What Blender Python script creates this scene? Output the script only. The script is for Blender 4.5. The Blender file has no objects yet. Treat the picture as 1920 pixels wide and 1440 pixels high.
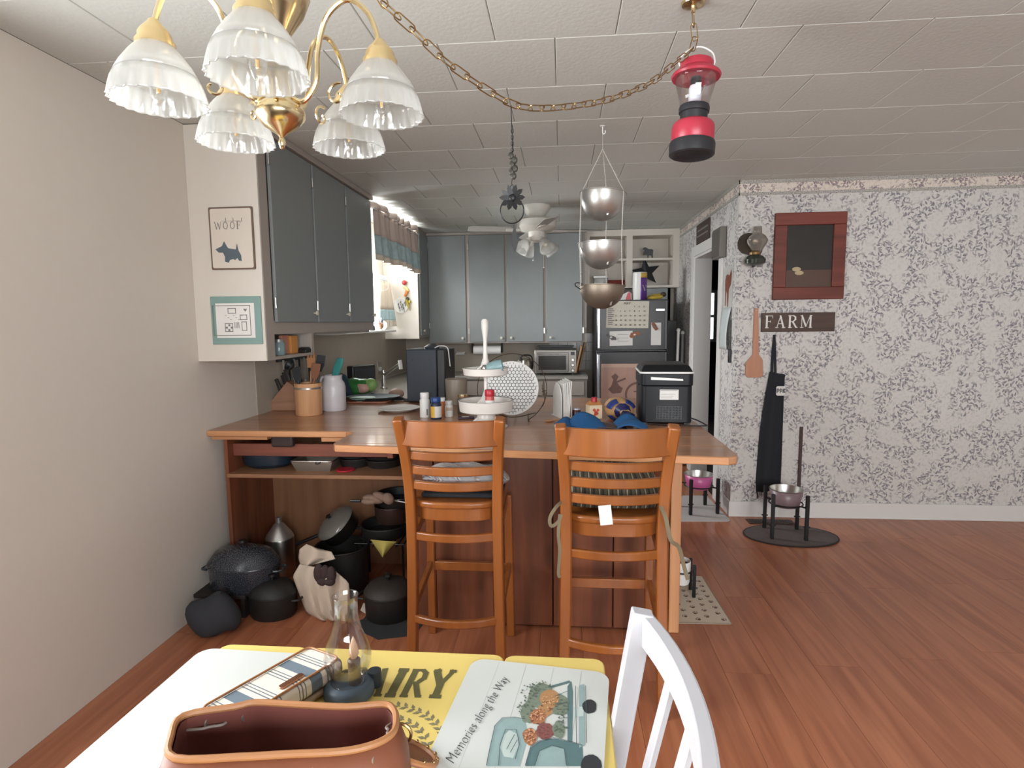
import bpy, bmesh, math, random
from mathutils import Vector, Matrix, Euler
random.seed(7)
SC = bpy.context.scene
COL = SC.collection
# ------------------------------------------------------------------ camera
F = 1085.0; H = 1.45
YAW, PITCH, ROLL = math.radians(5.0), math.radians(6.1), math.radians(0.6)
_f = Vector((-math.sin(YAW)*math.cos(PITCH), math.cos(YAW)*math.cos(PITCH), -math.sin(PITCH)))
_r = Vector((math.cos(YAW), math.sin(YAW), 0)); _u = _r.cross(_f)
_r, _u = _r*math.cos(ROLL)-_u*math.sin(ROLL), _u*math.cos(ROLL)+_r*math.sin(ROLL)
CAM = Vector((0, 0, H))
cd = bpy.data.cameras.new('camera'); cam = bpy.data.objects.new('camera', cd); COL.objects.link(cam)
cd.sensor_fit = 'HORIZONTAL'; cd.sensor_width = 36.0; cd.lens = F/1920*36.0; cd.clip_start = 0.02; cd.clip_end = 60
cam.matrix_world = Matrix(((_r.x, _u.x, -_f.x, 0), (_r.y, _u.y, -_f.y, 0), (_r.z, _u.z, -_f.z, H), (0, 0, 0, 1)))
SC.camera = cam
# ------------------------------------------------------------------ world, daylight, exposure
w = bpy.data.worlds.new('sky'); SC.world = w; w.use_nodes = True
bg = w.node_tree.nodes['Background']; bg.inputs[0].default_value = (0.86, 0.93, 1.0, 1); bg.inputs[1].default_value = 3.0
SC.view_settings.view_transform = 'Standard'; SC.view_settings.look = 'None'
SC.view_settings.exposure = 0.0; SC.view_settings.gamma = 1.0; SC.view_settings.use_curve_mapping = False
def area(name, loc, dirv, sx, sy, power, col=(1, 1, 1)):
    l = bpy.data.lights.new(name, 'AREA'); l.shape = 'RECTANGLE'; l.size = sx; l.size_y = sy; l.energy = power; l.color = col
    o = bpy.data.objects.new(name, l); COL.objects.link(o); o.location = loc
    o.rotation_euler = Vector(dirv).to_track_quat('-Z', 'Y').to_euler(); return o
area('daylight_dining_left', (-1.99, 0.85, 1.5), (1, 0, -0.1), 1.5, 1.3, 105, (0.96, 0.98, 1.0))
area('daylight_dining_rear', (0.9, -2.19, 1.5), (0, 1, -0.1), 2.6, 1.4, 170, (0.98, 0.99, 1.0))
area('daylight_kitchen', (-2.02, 5.1, 1.85), (1, 0, -0.25), 1.0, 0.75, 100, (0.97, 0.99, 1.0))
area('daylight_far_room', (1.9, 9.2, 1.6), (0, -1, -0.1), 0.7, 0.8, 6, (0.97, 0.99, 1.0))

# ------------------------------------------------------------------ pixels to points (1920x1440 frame)
def ray(px, py): return _f + _r*((px-960)/F) - _u*((py-720)/F)
def P(px, py, x=None, y=None, z=None):
    d = ray(px, py)
    t = x/d.x if x is not None else y/d.y if y is not None else (z-H)/d.z
    return CAM + d*t
def PV(px, py, a, b):      # point on the vertical plane through a and b
    n = Vector((b[1]-a[1], a[0]-b[0], 0)); d = ray(px, py)
    return CAM + d*((n.dot(Vector((a[0], a[1], 0)))-n.dot(CAM))/n.dot(d))

# ------------------------------------------------------------------ materials
def lin(c):
    return tuple(((v/255)/12.92 if v/255 <= .04045 else ((v/255+.055)/1.055)**2.4) for v in c)+(1,)
MATS = {}
def nt(name):
    m = bpy.data.materials.new(name); m.use_nodes = True; t = m.node_tree
    return m, t, t.nodes['Principled BSDF']
def N(t, typ, **k):
    n = t.nodes.new(typ)
    for a, b in k.items():
        if a.startswith('i_'):
            n.inputs[a[2:].replace('_', ' ')].default_value = b
        else: setattr(n, a, b)
    return n
def M(name, c, rough=.5, metal=0, var=.06, scale=18, bump=0, spec=.5, sheen=0, coat=0):
    if name in MATS: return MATS[name]
    m, t, b = nt(name); b.inputs['Roughness'].default_value = rough; b.inputs['Metallic'].default_value = metal
    b.inputs['Specular IOR Level'].default_value = spec
    if sheen: b.inputs['Sheen Weight'].default_value = sheen
    if coat: b.inputs['Coat Weight'].default_value = coat
    tc = N(t, 'ShaderNodeTexCoord'); no = N(t, 'ShaderNodeTexNoise'); no.inputs['Scale'].default_value = scale; no.inputs['Detail'].default_value = 4
    t.links.new(tc.outputs['Object'], no.inputs['Vector'])
    mx = N(t, 'ShaderNodeMix', data_type='RGBA'); L = lin(c)
    mx.inputs[6].default_value = tuple(x*(1-var) for x in L[:3])+(1,); mx.inputs[7].default_value = tuple(min(1, x*(1+var)) for x in L[:3])+(1,)
    t.links.new(no.outputs['Fac'], mx.inputs[0]); t.links.new(mx.outputs[2], b.inputs['Base Color'])
    if bump:
        bp = N(t, 'ShaderNodeBump'); bp.inputs['Strength'].default_value = bump; bp.inputs['Distance'].default_value = .004
        t.links.new(no.outputs['Fac'], bp.inputs['Height']); t.links.new(bp.outputs[0], b.inputs['Normal'])
    MATS[name] = m; return m
def wood(name, c1, c2, axis='Y', rough=.4, scale=1.0, knots=False, rnd=.25, coat=0):
    if name in MATS: return MATS[name]
    m, t, b = nt(name); b.inputs['Roughness'].default_value = rough
    if coat: b.inputs['Coat Weight'].default_value = coat; b.inputs['Coat Roughness'].default_value = .12
    tc = N(t, 'ShaderNodeTexCoord'); oi = N(t, 'ShaderNodeObjectInfo')
    ad = N(t, 'ShaderNodeVectorMath', operation='ADD'); mu = N(t, 'ShaderNodeMath', operation='MULTIPLY'); mu.inputs[1].default_value = 37.0
    t.links.new(oi.outputs['Random'], mu.inputs[0]); t.links.new(tc.outputs['Object'], ad.inputs[0]); t.links.new(mu.outputs[0], ad.inputs[1])
    mp = N(t, 'ShaderNodeMapping'); s = [26*scale]*3; s['XYZ'.index(axis)] = 1.6*scale; mp.inputs['Scale'].default_value = s
    t.links.new(ad.outputs[0], mp.inputs[0])
    no = N(t, 'ShaderNodeTexNoise'); no.inputs['Scale'].default_value = 1.0; no.inputs['Detail'].default_value = 5; no.inputs['Distortion'].default_value = .6
    t.links.new(mp.outputs[0], no.inputs['Vector'])
    rp = N(t, 'ShaderNodeValToRGB'); e = rp.color_ramp.elements; e[0].position = .3; e[0].color = lin(c1); e[1].position = .72; e[1].color = lin(c2)
    t.links.new(no.outputs['Fac'], rp.inputs[0]); out = rp.outputs[0]
    if knots:
        vo = N(t, 'ShaderNodeTexVoronoi'); m2 = N(t, 'ShaderNodeMapping'); s2 = [5.5]*3; s2['XYZ'.index(axis)] = 2.6; m2.inputs['Scale'].default_value = s2
        t.links.new(ad.outputs[0], m2.inputs[0]); t.links.new(m2.outputs[0], vo.inputs['Vector']); vo.inputs['Scale'].default_value = 1.0
        mr = N(t, 'ShaderNodeMapRange'); mr.inputs[1].default_value = .04; mr.inputs[2].default_value = .22; mr.inputs[3].default_value = .75; mr.inputs[4].default_value = 0
        t.links.new(vo.outputs['Distance'], mr.inputs[0])
        mk = N(t, 'ShaderNodeMix', data_type='RGBA'); mk.inputs[7].default_value = lin([v*.42 for v in c1]); t.links.new(mr.outputs[0], mk.inputs[0]); t.links.new(out, mk.inputs[6]); out = mk.outputs[2]
    hs = N(t, 'ShaderNodeHueSaturation'); m3 = N(t, 'ShaderNodeMapRange'); m3.inputs[3].default_value = 1-rnd*.5; m3.inputs[4].default_value = 1+rnd*.5
    t.links.new(oi.outputs['Random'], m3.inputs[0]); t.links.new(m3.outputs[0], hs.inputs['Value']); t.links.new(out, hs.inputs['Color'])
    t.links.new(hs.outputs[0], b.inputs['Base Color'])
    bp = N(t, 'ShaderNodeBump'); bp.inputs['Strength'].default_value = .06; bp.inputs['Distance'].default_value = .002
    t.links.new(no.outputs['Fac'], bp.inputs['Height']); t.links.new(bp.outputs[0], b.inputs['Normal'])
    MATS[name] = m; return m
def glass(name, tint=(255, 255, 255), gl=.12, rough=.03, diff=0.0):
    if name in MATS: return MATS[name]
    m = bpy.data.materials.new(name); m.use_nodes = True; t = m.node_tree; t.nodes.clear()
    o = N(t, 'ShaderNodeOutputMaterial'); tr = N(t, 'ShaderNodeBsdfTransparent'); tr.inputs[0].default_value = lin(tint)
    g = N(t, 'ShaderNodeBsdfGlossy'); g.inputs['Roughness'].default_value = rough; lw = N(t, 'ShaderNodeLayerWeight'); lw.inputs[0].default_value = .35
    ma = N(t, 'ShaderNodeMapRange'); ma.inputs[3].default_value = gl*.5; ma.inputs[4].default_value = min(1, gl*5)
    t.links.new(lw.outputs['Fresnel'], ma.inputs[0])
    mx = N(t, 'ShaderNodeMixShader'); t.links.new(ma.outputs[0], mx.inputs[0]); t.links.new(tr.outputs[0], mx.inputs[1]); t.links.new(g.outputs[0], mx.inputs[2])
    last = mx
    if diff:
        d = N(t, 'ShaderNodeBsdfDiffuse'); d.inputs[0].default_value = lin((236, 236, 232)); tl = N(t, 'ShaderNodeBsdfTranslucent'); tl.inputs[0].default_value = lin((236, 236, 232))
        m1 = N(t, 'ShaderNodeMixShader'); m1.inputs[0].default_value = .5; t.links.new(d.outputs[0], m1.inputs[1]); t.links.new(tl.outputs[0], m1.inputs[2])
        m2 = N(t, 'ShaderNodeMixShader'); m2.inputs[0].default_value = diff; t.links.new(mx.outputs[0], m2.inputs[1]); t.links.new(m1.outputs[0], m2.inputs[2]); last = m2
    t.links.new(last.outputs[0], o.inputs[0]); MATS[name] = m; return m
def spots(name, base, cols, scale=40, asp=2.6, size=.34, rough=.8, dens=.5, sheen=0):
    """flat print of small scattered leaf shapes on vertical or horizontal faces"""
    if name in MATS: return MATS[name]
    m, t, b = nt(name); b.inputs['Roughness'].default_value = rough
    ge = N(t, 'ShaderNodeNewGeometry'); sp = N(t, 'ShaderNodeSeparateXYZ'); t.links.new(ge.outputs['Position'], sp.inputs[0])
    ad = N(t, 'ShaderNodeMath', operation='ADD'); t.links.new(sp.outputs[0], ad.inputs[0]); t.links.new(sp.outputs[1], ad.inputs[1])
    cb = N(t, 'ShaderNodeCombineXYZ'); t.links.new(ad.outputs[0], cb.inputs[0]); t.links.new(sp.outputs[2], cb.inputs[1])
    cur = lin(base)
    prev = None
    for i, c in enumerate(cols):
        mp = N(t, 'ShaderNodeMapping'); k = scale*(1+.23*i); mp.inputs['Scale'].default_value = (k, k, k); mp.inputs['Location'].default_value = (3.1*i, 7.7*i, 0)
        t.links.new(cb.outputs[0], mp.inputs[0])
        vo = N(t, 'ShaderNodeTexVoronoi', voronoi_dimensions='2D'); vo.inputs['Scale'].default_value = 1; t.links.new(mp.outputs[0], vo.inputs['Vector'])
        su = N(t, 'ShaderNodeVectorMath', operation='SUBTRACT'); t.links.new(mp.outputs[0], su.inputs[0]); t.links.new(vo.outputs['Position'], su.inputs[1])
        sc = N(t, 'ShaderNodeSeparateColor'); t.links.new(vo.outputs['Color'], sc.inputs[0])
        an = N(t, 'ShaderNodeMath', operation='MULTIPLY'); an.inputs[1].default_value = 6.28; t.links.new(sc.outputs[0], an.inputs[0])
        vr = N(t, 'ShaderNodeVectorRotate', rotation_type='Z_AXIS'); t.links.new(su.outputs[0], vr.inputs['Vector']); t.links.new(an.outputs[0], vr.inputs['Angle'])
        vs = N(t, 'ShaderNodeVectorMath', operation='MULTIPLY'); vs.inputs[1].default_value = (1, asp, 0); t.links.new(vr.outputs[0], vs.inputs[0])
        le = N(t, 'ShaderNodeVectorMath', operation='LENGTH'); t.links.new(vs.outputs[0], le.inputs[0])
        lt = N(t, 'ShaderNodeMath', operation='LESS_THAN'); lt.inputs[1].default_value = size; t.links.new(le.outputs['Value'], lt.inputs[0])
        no = N(t, 'ShaderNodeTexNoise', noise_dimensions='2D'); no.inputs['Scale'].default_value = scale*.3; t.links.new(cb.outputs[0], no.inputs['Vector'])
        gt = N(t, 'ShaderNodeMapRange'); gt.inputs[1].default_value = dens-.08; gt.inputs[2].default_value = dens+.05; gt.inputs[3].default_value = .1; gt.inputs[4].default_value = .95; t.links.new(no.outputs['Fac'], gt.inputs[0])
        mm = N(t, 'ShaderNodeMath', operation='MULTIPLY'); t.links.new(lt.outputs[0], mm.inputs[0]); t.links.new(gt.outputs[0], mm.inputs[1])
        mx = N(t, 'ShaderNodeMix', data_type='RGBA'); mx.inputs[7].default_value = lin(c); t.links.new(mm.outputs[0], mx.inputs[0])
        if prev: t.links.new(prev, mx.inputs[6])
        else: mx.inputs[6].default_value = cur
        prev = mx.outputs[2]
    t.links.new(prev, b.inputs['Base Color']); MATS[name] = m; return m
def stripes(name, bands, axis=0, scale=1.0, rough=.8, bump=0, coord='Object'):
    """woven stripes: bands = [(pos, rgb), ...] over one repeat"""
    if name in MATS: return MATS[name]
    m, t, b = nt(name); b.inputs['Roughness'].default_value = rough
    tc = N(t, 'ShaderNodeTexCoord'); sp = N(t, 'ShaderNodeSeparateXYZ'); t.links.new(tc.outputs[coord], sp.inputs[0])
    mu = N(t, 'ShaderNodeMath', operation='MULTIPLY'); mu.inputs[1].default_value = scale; t.links.new(sp.outputs[axis], mu.inputs[0])
    fr = N(t, 'ShaderNodeMath', operation='FRACT'); t.links.new(mu.outputs[0], fr.inputs[0])
    rp = N(t, 'ShaderNodeValToRGB'); cr = rp.color_ramp; cr.interpolation = 'CONSTANT'
    cr.elements[0].position = bands[0][0]; cr.elements[0].color = lin(bands[0][1]); cr.elements[1].position = bands[1][0]; cr.elements[1].color = lin(bands[1][1])
    for p, c in bands[2:]:
        e = cr.elements.new(p); e.color = lin(c)
    t.links.new(fr.outputs[0], rp.inputs[0]); t.links.new(rp.outputs[0], b.inputs['Base Color']); MATS[name] = m; return m
def emit(name, c, s):
    m, t, b = nt(name); b.inputs['Base Color'].default_value = lin(c); b.inputs['Emission Color'].default_value = lin(c); b.inputs['Emission Strength'].default_value = s; MATS[name] = m; return m

# ------------------------------------------------------------------ mesh builder
class MB:
    def __init__(s): s.v = []; s.f = []
    def add(s, vs, fs):
        o = len(s.v); s.v += [Vector(p) for p in vs]; s.f += [tuple(i+o for i in q) for q in fs]; return s
    def box(s, x0, x1, y0, y1, z0, z1, R=None):
        vs = [(x, y, z) for z in (z0, z1) for y in (y0, y1) for x in (x0, x1)]
        if R is not None:
            c = Vector(((x0+x1)/2, (y0+y1)/2, (z0+z1)/2)); vs = [R @ (Vector(p)-c)+c for p in vs]
        return s.add(vs, [(0, 2, 3, 1), (4, 5, 7, 6), (0, 1, 5, 4), (2, 6, 7, 3), (0, 4, 6, 2), (1, 3, 7, 5)])
    def bar(s, a, b, w, h, up=(0, 0, 1)):
        a, b = Vector(a), Vector(b); d = (b-a).normalized(); x = d.cross(Vector(up)).normalized(); y = x.cross(d)
        vs = [p+x*(i*w/2)+y*(j*h/2) for p in (a, b) for i, j in ((-1, -1), (1, -1), (1, 1), (-1, 1))]
        return s.add(vs, [(3, 2, 1, 0), (4, 5, 6, 7), (0, 1, 5, 4), (1, 2, 6, 5), (2, 3, 7, 6), (3, 0, 4, 7)])
    def sweep(s, pts, sec, up=(0, 0, 1), closed=False, cap=True):
        """sweep a section [(a,b)] along pts; a along side, b along up; sec may be a list of sections"""
        pts = [Vector(p) for p in pts]; n = len(pts); multi = isinstance(sec[0][0], (tuple, list)); m = len(sec[0]) if multi else len(sec); vs = []
        pn = None
        for i, p in enumerate(pts):
            if closed: d = pts[(i+1) % n]-pts[i-1]
            else: d = pts[min(i+1, n-1)]-pts[max(i-1, 0)]
            d.normalize()
            if up is None:
                if pn is None:
                    pn = Vector((0, 0, 1)) if abs(d.z) < .9 else Vector((1, 0, 0))
                y = (pn-d*pn.dot(d)).normalized(); pn = y; x = d.cross(y)
            else:
                x = d.cross(Vector(up)).normalized(); y = x.cross(d)
            for a, b in (sec[i] if multi else sec): vs.append(p+x*a+y*b)
        fs = []
        for i in range(n if closed else n-1):
            j = (i+1) % n
            for k in range(m):
                l = (k+1) % m; fs.append((i*m+k, i*m+l, j*m+l, j*m+k))
        if not closed and cap: fs += [tuple(range(m))[::-1], tuple((n-1)*m+k for k in range(m))]
        return s.add(vs, fs)
    def tube(s, pts, r, n=8, closed=False, cap=True):
        if isinstance(r, (list, tuple)): sec = [[(q*math.cos(6.28318*k/n), q*math.sin(6.28318*k/n)) for k in range(n)] for q in r]
        else: sec = [(r*math.cos(6.28318*k/n), r*math.sin(6.28318*k/n)) for k in range(n)]
        return s.sweep(pts, sec, up=None, closed=closed, cap=cap)
    def cyl(s, a, b, r0, r1=None, n=16): return s.tube([a, b], [r0, r0 if r1 is None else r1], n)
    def lathe(s, prof, n=24, o=(0, 0, 0), sx=1, sy=1, flute=None, Mx=None):
        vs = []; m = len(prof)
        for k in range(n):
            a = 6.2831853*k/n
            for i, (r, z) in enumerate(prof):
                q = r*(flute(a, i) if flute else 1)
                p = Vector((q*math.cos(a)*sx, q*math.sin(a)*sy, z))
                if Mx is not None: p = Mx @ p
                vs.append(p+Vector(o))
        fs = []
        for k in range(n):
            l = (k+1) % n
            for i in range(m-1): fs.append((k*m+i, l*m+i, l*m+i+1, k*m+i+1))
        if prof[0][0] > 1e-6 and prof[0] != prof[-1]: fs.append(tuple(k*m for k in range(n))[::-1]) if getattr(s, 'cap', True) else None
        if prof[-1][0] > 1e-6 and prof[0] != prof[-1]: fs.append(tuple(k*m+m-1 for k in range(n))) if getattr(s, 'cap', True) else None
        return s.add(vs, fs)
    def shell(s, prof, n=24, o=(0, 0, 0), **k):
        c = getattr(s, 'cap', True); s.cap = False; s.lathe(prof, n, o, **k); s.cap = c; return s
    def prism(s, poly, t, Mx=None, o=(0, 0, 0)):
        n = len(poly); vs = [Vector((a, b, 0)) for a, b in poly]+[Vector((a, b, t)) for a, b in poly]
        if Mx is not None: vs = [Mx @ p for p in vs]
        vs = [p+Vector(o) for p in vs]
        return s.add(vs, [tuple(range(n))[::-1], tuple(range(n, 2*n))]+[(i, (i+1) % n, n+(i+1) % n, n+i) for i in range(n)])
    def grid(s, fn, nu, nv):
        vs = [fn(i/nu, j/nv) for j in range(nv+1) for i in range(nu+1)]; w_ = nu+1
        return s.add(vs, [(j*w_+i, j*w_+i+1, (j+1)*w_+i+1, (j+1)*w_+i) for j in range(nv) for i in range(nu)])
    def sph(s, c, r, n=14, m=9, Mx=None):
        r = (r, r, r) if not isinstance(r, (tuple, list)) else r
        prof = [(math.sin(math.pi*i/m), -math.cos(math.pi*i/m)) for i in range(m+1)]; prof[0] = (0, -1); prof[-1] = (0, 1)
        S = Matrix.Diagonal(r) if Mx is None else Mx.to_3x3() @ Matrix.Diagonal(r)
        return s.lathe(prof, n, c, Mx=S)
    def xf(s, Mx, start=0):
        for i in range(start, len(s.v)): s.v[i] = Mx @ s.v[i]
        return s
    def build(s, name, mat, parent=None, w=True, smooth=True, bevel=0, seg=2, solid=0, sub=0, label=None, kind=None, ang=38):
        me = bpy.data.meshes.new(name); vs = s.v
        if parent is not None and w:
            inv = WM(parent).inverted(); vs = [inv @ p for p in vs]
        me.from_pydata([tuple(p) for p in vs], [], s.f)
        b = bmesh.new(); b.from_mesh(me); bmesh.ops.remove_doubles(b, verts=b.verts, dist=1e-6); bmesh.ops.recalc_face_normals(b, faces=b.faces); b.to_mesh(me); b.free()
        if smooth:
            me.polygons.foreach_set('use_smooth', [True]*len(me.polygons)); me.set_sharp_from_angle(angle=math.radians(ang))
        me.materials.append(mat)
        o = bpy.data.objects.new(name, me); COL.objects.link(o)
        if parent is not None: o.parent = parent
        if solid: q = o.modifiers.new('solid', 'SOLIDIFY'); q.thickness = solid; q.offset = 0
        if sub: q = o.modifiers.new('sub', 'SUBSURF'); q.levels = sub; q.render_levels = sub
        if bevel: q = o.modifiers.new('bevel', 'BEVEL'); q.width = bevel; q.segments = seg; q.limit_method = 'ANGLE'; q.angle_limit = math.radians(40)
        if label: o['label'] = label
        if kind: o['kind'] = kind
        return o
def WM(o):
    m = Matrix.LocRotScale(o.location, o.rotation_euler, o.scale)
    return WM(o.parent) @ m if o.parent else m
def T(name, label, cat, loc=(0, 0, 0), rz=0, group=None, rot=None):
    o = bpy.data.objects.new(name, None); o.empty_display_size = .05; COL.objects.link(o); o.location = loc
    o.rotation_euler = rot if rot else (0, 0, rz); o['label'] = label; o['category'] = cat
    if group: o['group'] = group
    return o
def tag(o, label, cat, group=None):
    o['label'] = label; o['category'] = cat
    if group: o['group'] = group
    return o
def rehome(o, c):
    """put a single mesh thing's origin at c"""
    c = Vector(c)
    for v in o.data.vertices: v.co -= c
    o.location = c; return o
def struct(o): o['kind'] = 'structure'; return o
def copy_tree(o, parent=None):
    c = o.copy(); COL.objects.link(c); c.parent = parent
    for ch in list(o.children): copy_tree(ch, c)
    return c
def RZ(a): return Matrix.Rotation(a, 4, 'Z')
def RX(a): return Matrix.Rotation(a, 4, 'X')
def RY(a): return Matrix.Rotation(a, 4, 'Y')
def TR(v): return Matrix.Translation(Vector(v))
def frame(o, x, y):          # matrix: local x along x, local y along y
    x = Vector(x).normalized(); y = Vector(y); y = (y-x*y.dot(x)).normalized(); z = x.cross(y)
    return Matrix(((x.x, y.x, z.x, o[0]), (x.y, y.y, z.y, o[1]), (x.z, y.z, z.z, o[2]), (0, 0, 0, 1)))
def rrect(w, h, r, n=4):
    out = []
    for cx, cy, a0 in ((w/2-r, h/2-r, 0), (-w/2+r, h/2-r, 90), (-w/2+r, -h/2+r, 180), (w/2-r, -h/2+r, 270)):
        for k in range(n+1):
            a = math.radians(a0+90*k/n); out.append((cx+r*math.cos(a), cy+r*math.sin(a)))
    return out
def disc(r, n=20, sx=1, sy=1, c=(0, 0)): return [(c[0]+r*sx*math.cos(6.28318*k/n), c[1]+r*sy*math.sin(6.28318*k/n)) for k in range(n)]
def text(name, s, size, Mx, mat, parent, shear=0, off=0, space=1.0, line=1.0, align='LEFT', ext=.0003):
    c = bpy.data.curves.new('txt', 'FONT'); c.body = s; c.size = size; c.shear = shear; c.offset = off; c.space_character = space; c.space_line = line; c.align_x = align; c.resolution_u = 3; c.extrude = ext
    o = bpy.data.objects.new('txt', c); COL.objects.link(o); bpy.context.view_layer.update()
    me = bpy.data.meshes.new_from_object(o.evaluated_get(bpy.context.evaluated_depsgraph_get())); bpy.data.objects.remove(o); bpy.data.curves.remove(c)
    me.name = name; me.materials.clear(); me.materials.append(mat)
    for v in me.vertices: v.co = Mx @ v.co
    if parent is not None:
        inv = WM(parent).inverted()
        for v in me.vertices: v.co = inv @ v.co
    ob = bpy.data.objects.new(name, me); COL.objects.link(ob); ob.parent = parent; return ob
SERIF = {  # strokes (x0,y0,x1,y1,width) on a unit-high letter
 'F': (.62, [(.14, 0, .14, 1, .15), (.02, .02, .3, .02, .05), (.02, .98, .6, .98, .05), (.14, .52, .45, .52, .05), (.6, .98, .6, .78, .04), (.45, .62, .45, .42, .04)]),
 'A': (.80, [(.12, 0, .4, 1, .05), (.66, 0, .38, 1, .14), (.22, .34, .56, .34, .05), (.0, .02, .24, .02, .05), (.52, .02, .8, .02, .05)]),
 'R': (.74, [(.14, 0, .14, 1, .15), (.02, .02, .3, .02, .05), (.02, .98, .42, .98, .06), (.42, .98, .56, .88, .1), (.56, .9, .58, .65, .13), (.56, .66, .42, .52, .1), (.42, .5, .14, .5, .05), (.36, .5, .64, .03, .13), (.58, .02, .76, .02, .05)]),
 'M': (.98, [(.14, 0, .14, 1, .05), (.14, 1, .47, .1, .13), (.47, .1, .8, 1, .05), (.82, 0, .82, 1, .14), (.02, .02, .27, .02, .05), (.7, .02, .95, .02, .05), (.02, .98, .2, .98, .05), (.78, .98, .95, .98, .05)]),
 'D': (.74, [(.14, 0, .14, 1, .17), (.0, .02, .4, .02, .07), (.0, .98, .4, .98, .07), (.4, .98, .58, .84, .13), (.57, .86, .62, .5, .17), (.62, .5, .57, .14, .17), (.58, .16, .4, .02, .13)]),
 'I': (.42, [(.2, 0, .2, 1, .2), (.02, .03, .38, .03, .09), (.02, .97, .38, .97, .09)]),
 'Y': (.80, [(.08, 1, .42, .45, .17), (.72, 1, .42, .45, .1), (.42, .5, .42, 0, .17), (.22, .03, .62, .03, .08), (.0, .97, .26, .97, .07), (.58, .97, .82, .97, .07)]),
 'W': (1.0, [(.05, 1, .28, 0, .1), (.28, 0, .5, .9, .04), (.5, .9, .72, 0, .1), (.72, 0, .95, 1, .04)]),
 'O': (.82, [(.1+.3+.3*math.cos(a/8*6.2832), .5+.48*math.sin(a/8*6.2832), .1+.3+.3*math.cos((a+1)/8*6.2832), .5+.48*math.sin((a+1)/8*6.2832), .09) for a in range(8)])}
def serif(mb, s, h, Mx, gap=.12, bold=1.0, t=.0005, shear=0):
    x = 0
    for ch in s:
        wd, st = SERIF[ch]
        for k, (x0, y0, x1, y1, wdt) in enumerate(st):
            a, b = Vector((x+x0+shear*y0, y0, 0)), Vector((x+x1+shear*y1, y1, 0)); d = (b-a); n = Vector((-d.y, d.x, 0)).normalized()*wdt*bold/2; e = d.normalized()*wdt*.12
            poly = [(q*h) for q in (a-e-n, b+e-n, b+e+n, a-e+n)]
            mb.prism([(q.x, q.y) for q in poly], t+k*2e-5, Mx)
        x += wd+gap
    return mb
def rnd(a, b): return random.uniform(a, b)
# ------------------------------------------------------------------ palette
XL, XR, YB, YP, CE, CT, X2, Y0 = -1.83, 1.24, 6.67, 4.30, 2.42, .91, 3.6, -2.0
m_ceil = M('ceiling_tile', (204, 206, 200), .85, var=.03, scale=60, bump=.25)
m_cback = M('ceiling_backing', (120, 116, 110), .9)
m_cream = M('cream_paint', (214, 207, 197), .6, var=.02)
m_taupe = M('taupe_paint', (164, 156, 148), .5, var=.03)
m_door = M('grey_green_paint', (130, 136, 136), .38, var=.03)
m_white = M('white_paint', (226, 225, 222), .45, var=.02)
m_splash = M('backsplash_paint', (178, 168, 154), .55, var=.05)
m_wallpaper = spots('sprig_wallpaper', (214, 211, 207), [(156, 153, 158), (122, 121, 128), (172, 168, 166)], scale=25, asp=2.6, size=.40, dens=.49)
m_border = spots('border_wallpaper', (226, 216, 204), [(150, 134, 138), (128, 122, 132), (170, 150, 148)], scale=34, asp=2.2, size=.42, dens=.52)
m_bstrip = spots('border_strip', (170, 166, 160), [(120, 116, 112), (205, 200, 192)], scale=110, asp=1.6, size=.4, dens=.4)
m_floor = wood('laminate_floor', (150, 88, 60), (186, 120, 86), 'Y', .36, .9, rnd=.10, coat=.12)
m_gap = M('floor_gap', (60, 34, 24), .8)
m_pine = wood('stained_pine', (92, 52, 34), (130, 76, 50), 'Z', .45, .6, knots=True, rnd=.3)
m_pinel = wood('light_pine', (176, 122, 82), (206, 152, 108), 'Z', .45, .8)
m_top = wood('counter_wood', (156, 108, 76), (186, 136, 100), 'X', .3, .5, rnd=.14, coat=.35)
m_edge = wood('counter_edge_wood', (180, 124, 82), (208, 152, 106), 'X', .35, .8, coat=.4)
m_stool = wood('honey_stool_wood', (126, 70, 28), (150, 88, 39), 'Z', .32, .6, rnd=.08, coat=.35)
m_steel = M('brushed_steel', (196, 194, 190), .3, 1, var=.05)
m_dsteel = M('dull_steel', (200, 198, 194), .36, .85, var=.08, scale=40, bump=.1)
m_brass = M('polished_brass', (238, 216, 172), .2, 1, var=.03)
m_abrass = M('antique_brass', (166, 138, 98), .35, 1, var=.1)
m_black = M('black_plastic', (28, 29, 32), .38)
m_dgrey = M('dark_grey_plastic', (62, 66, 72), .35)
m_iron = M('cast_iron', (30, 29, 28), .55, var=.15, scale=60, bump=.12)
m_enam = spots('speckled_enamel', (34, 38, 46), [(110, 116, 124), (80, 84, 90)], scale=190, asp=1, size=.2, rough=.25, dens=.3)
m_blkm = M('black_metal', (26, 26, 28), .42, .3)
m_bronze = M('bronze_wire', (92, 76, 60), .4, .8)
m_wplast = M('white_plastic', (228, 227, 224), .35, var=.02)
m_paper = M('white_paper', (226, 224, 220), .85, var=.02)
m_red = M('red_plastic', (178, 36, 52), .35)
m_clear = glass('clear_glass', gl=.07)
m_pane = glass('window_glass', gl=.08)
m_frost = glass('frosted_glass', gl=.12, rough=.15, diff=.44)
m_print = M('dark_print', (52, 52, 54), .8)
m_gprint = M('grey_print', (128, 126, 124), .8)
m_knob = M('ivory_knob', (214, 208, 190), .35)
m_dark = M('dim_room_shade', (40, 44, 46), .8)  # dimness of the far room put into its wall colour

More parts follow.
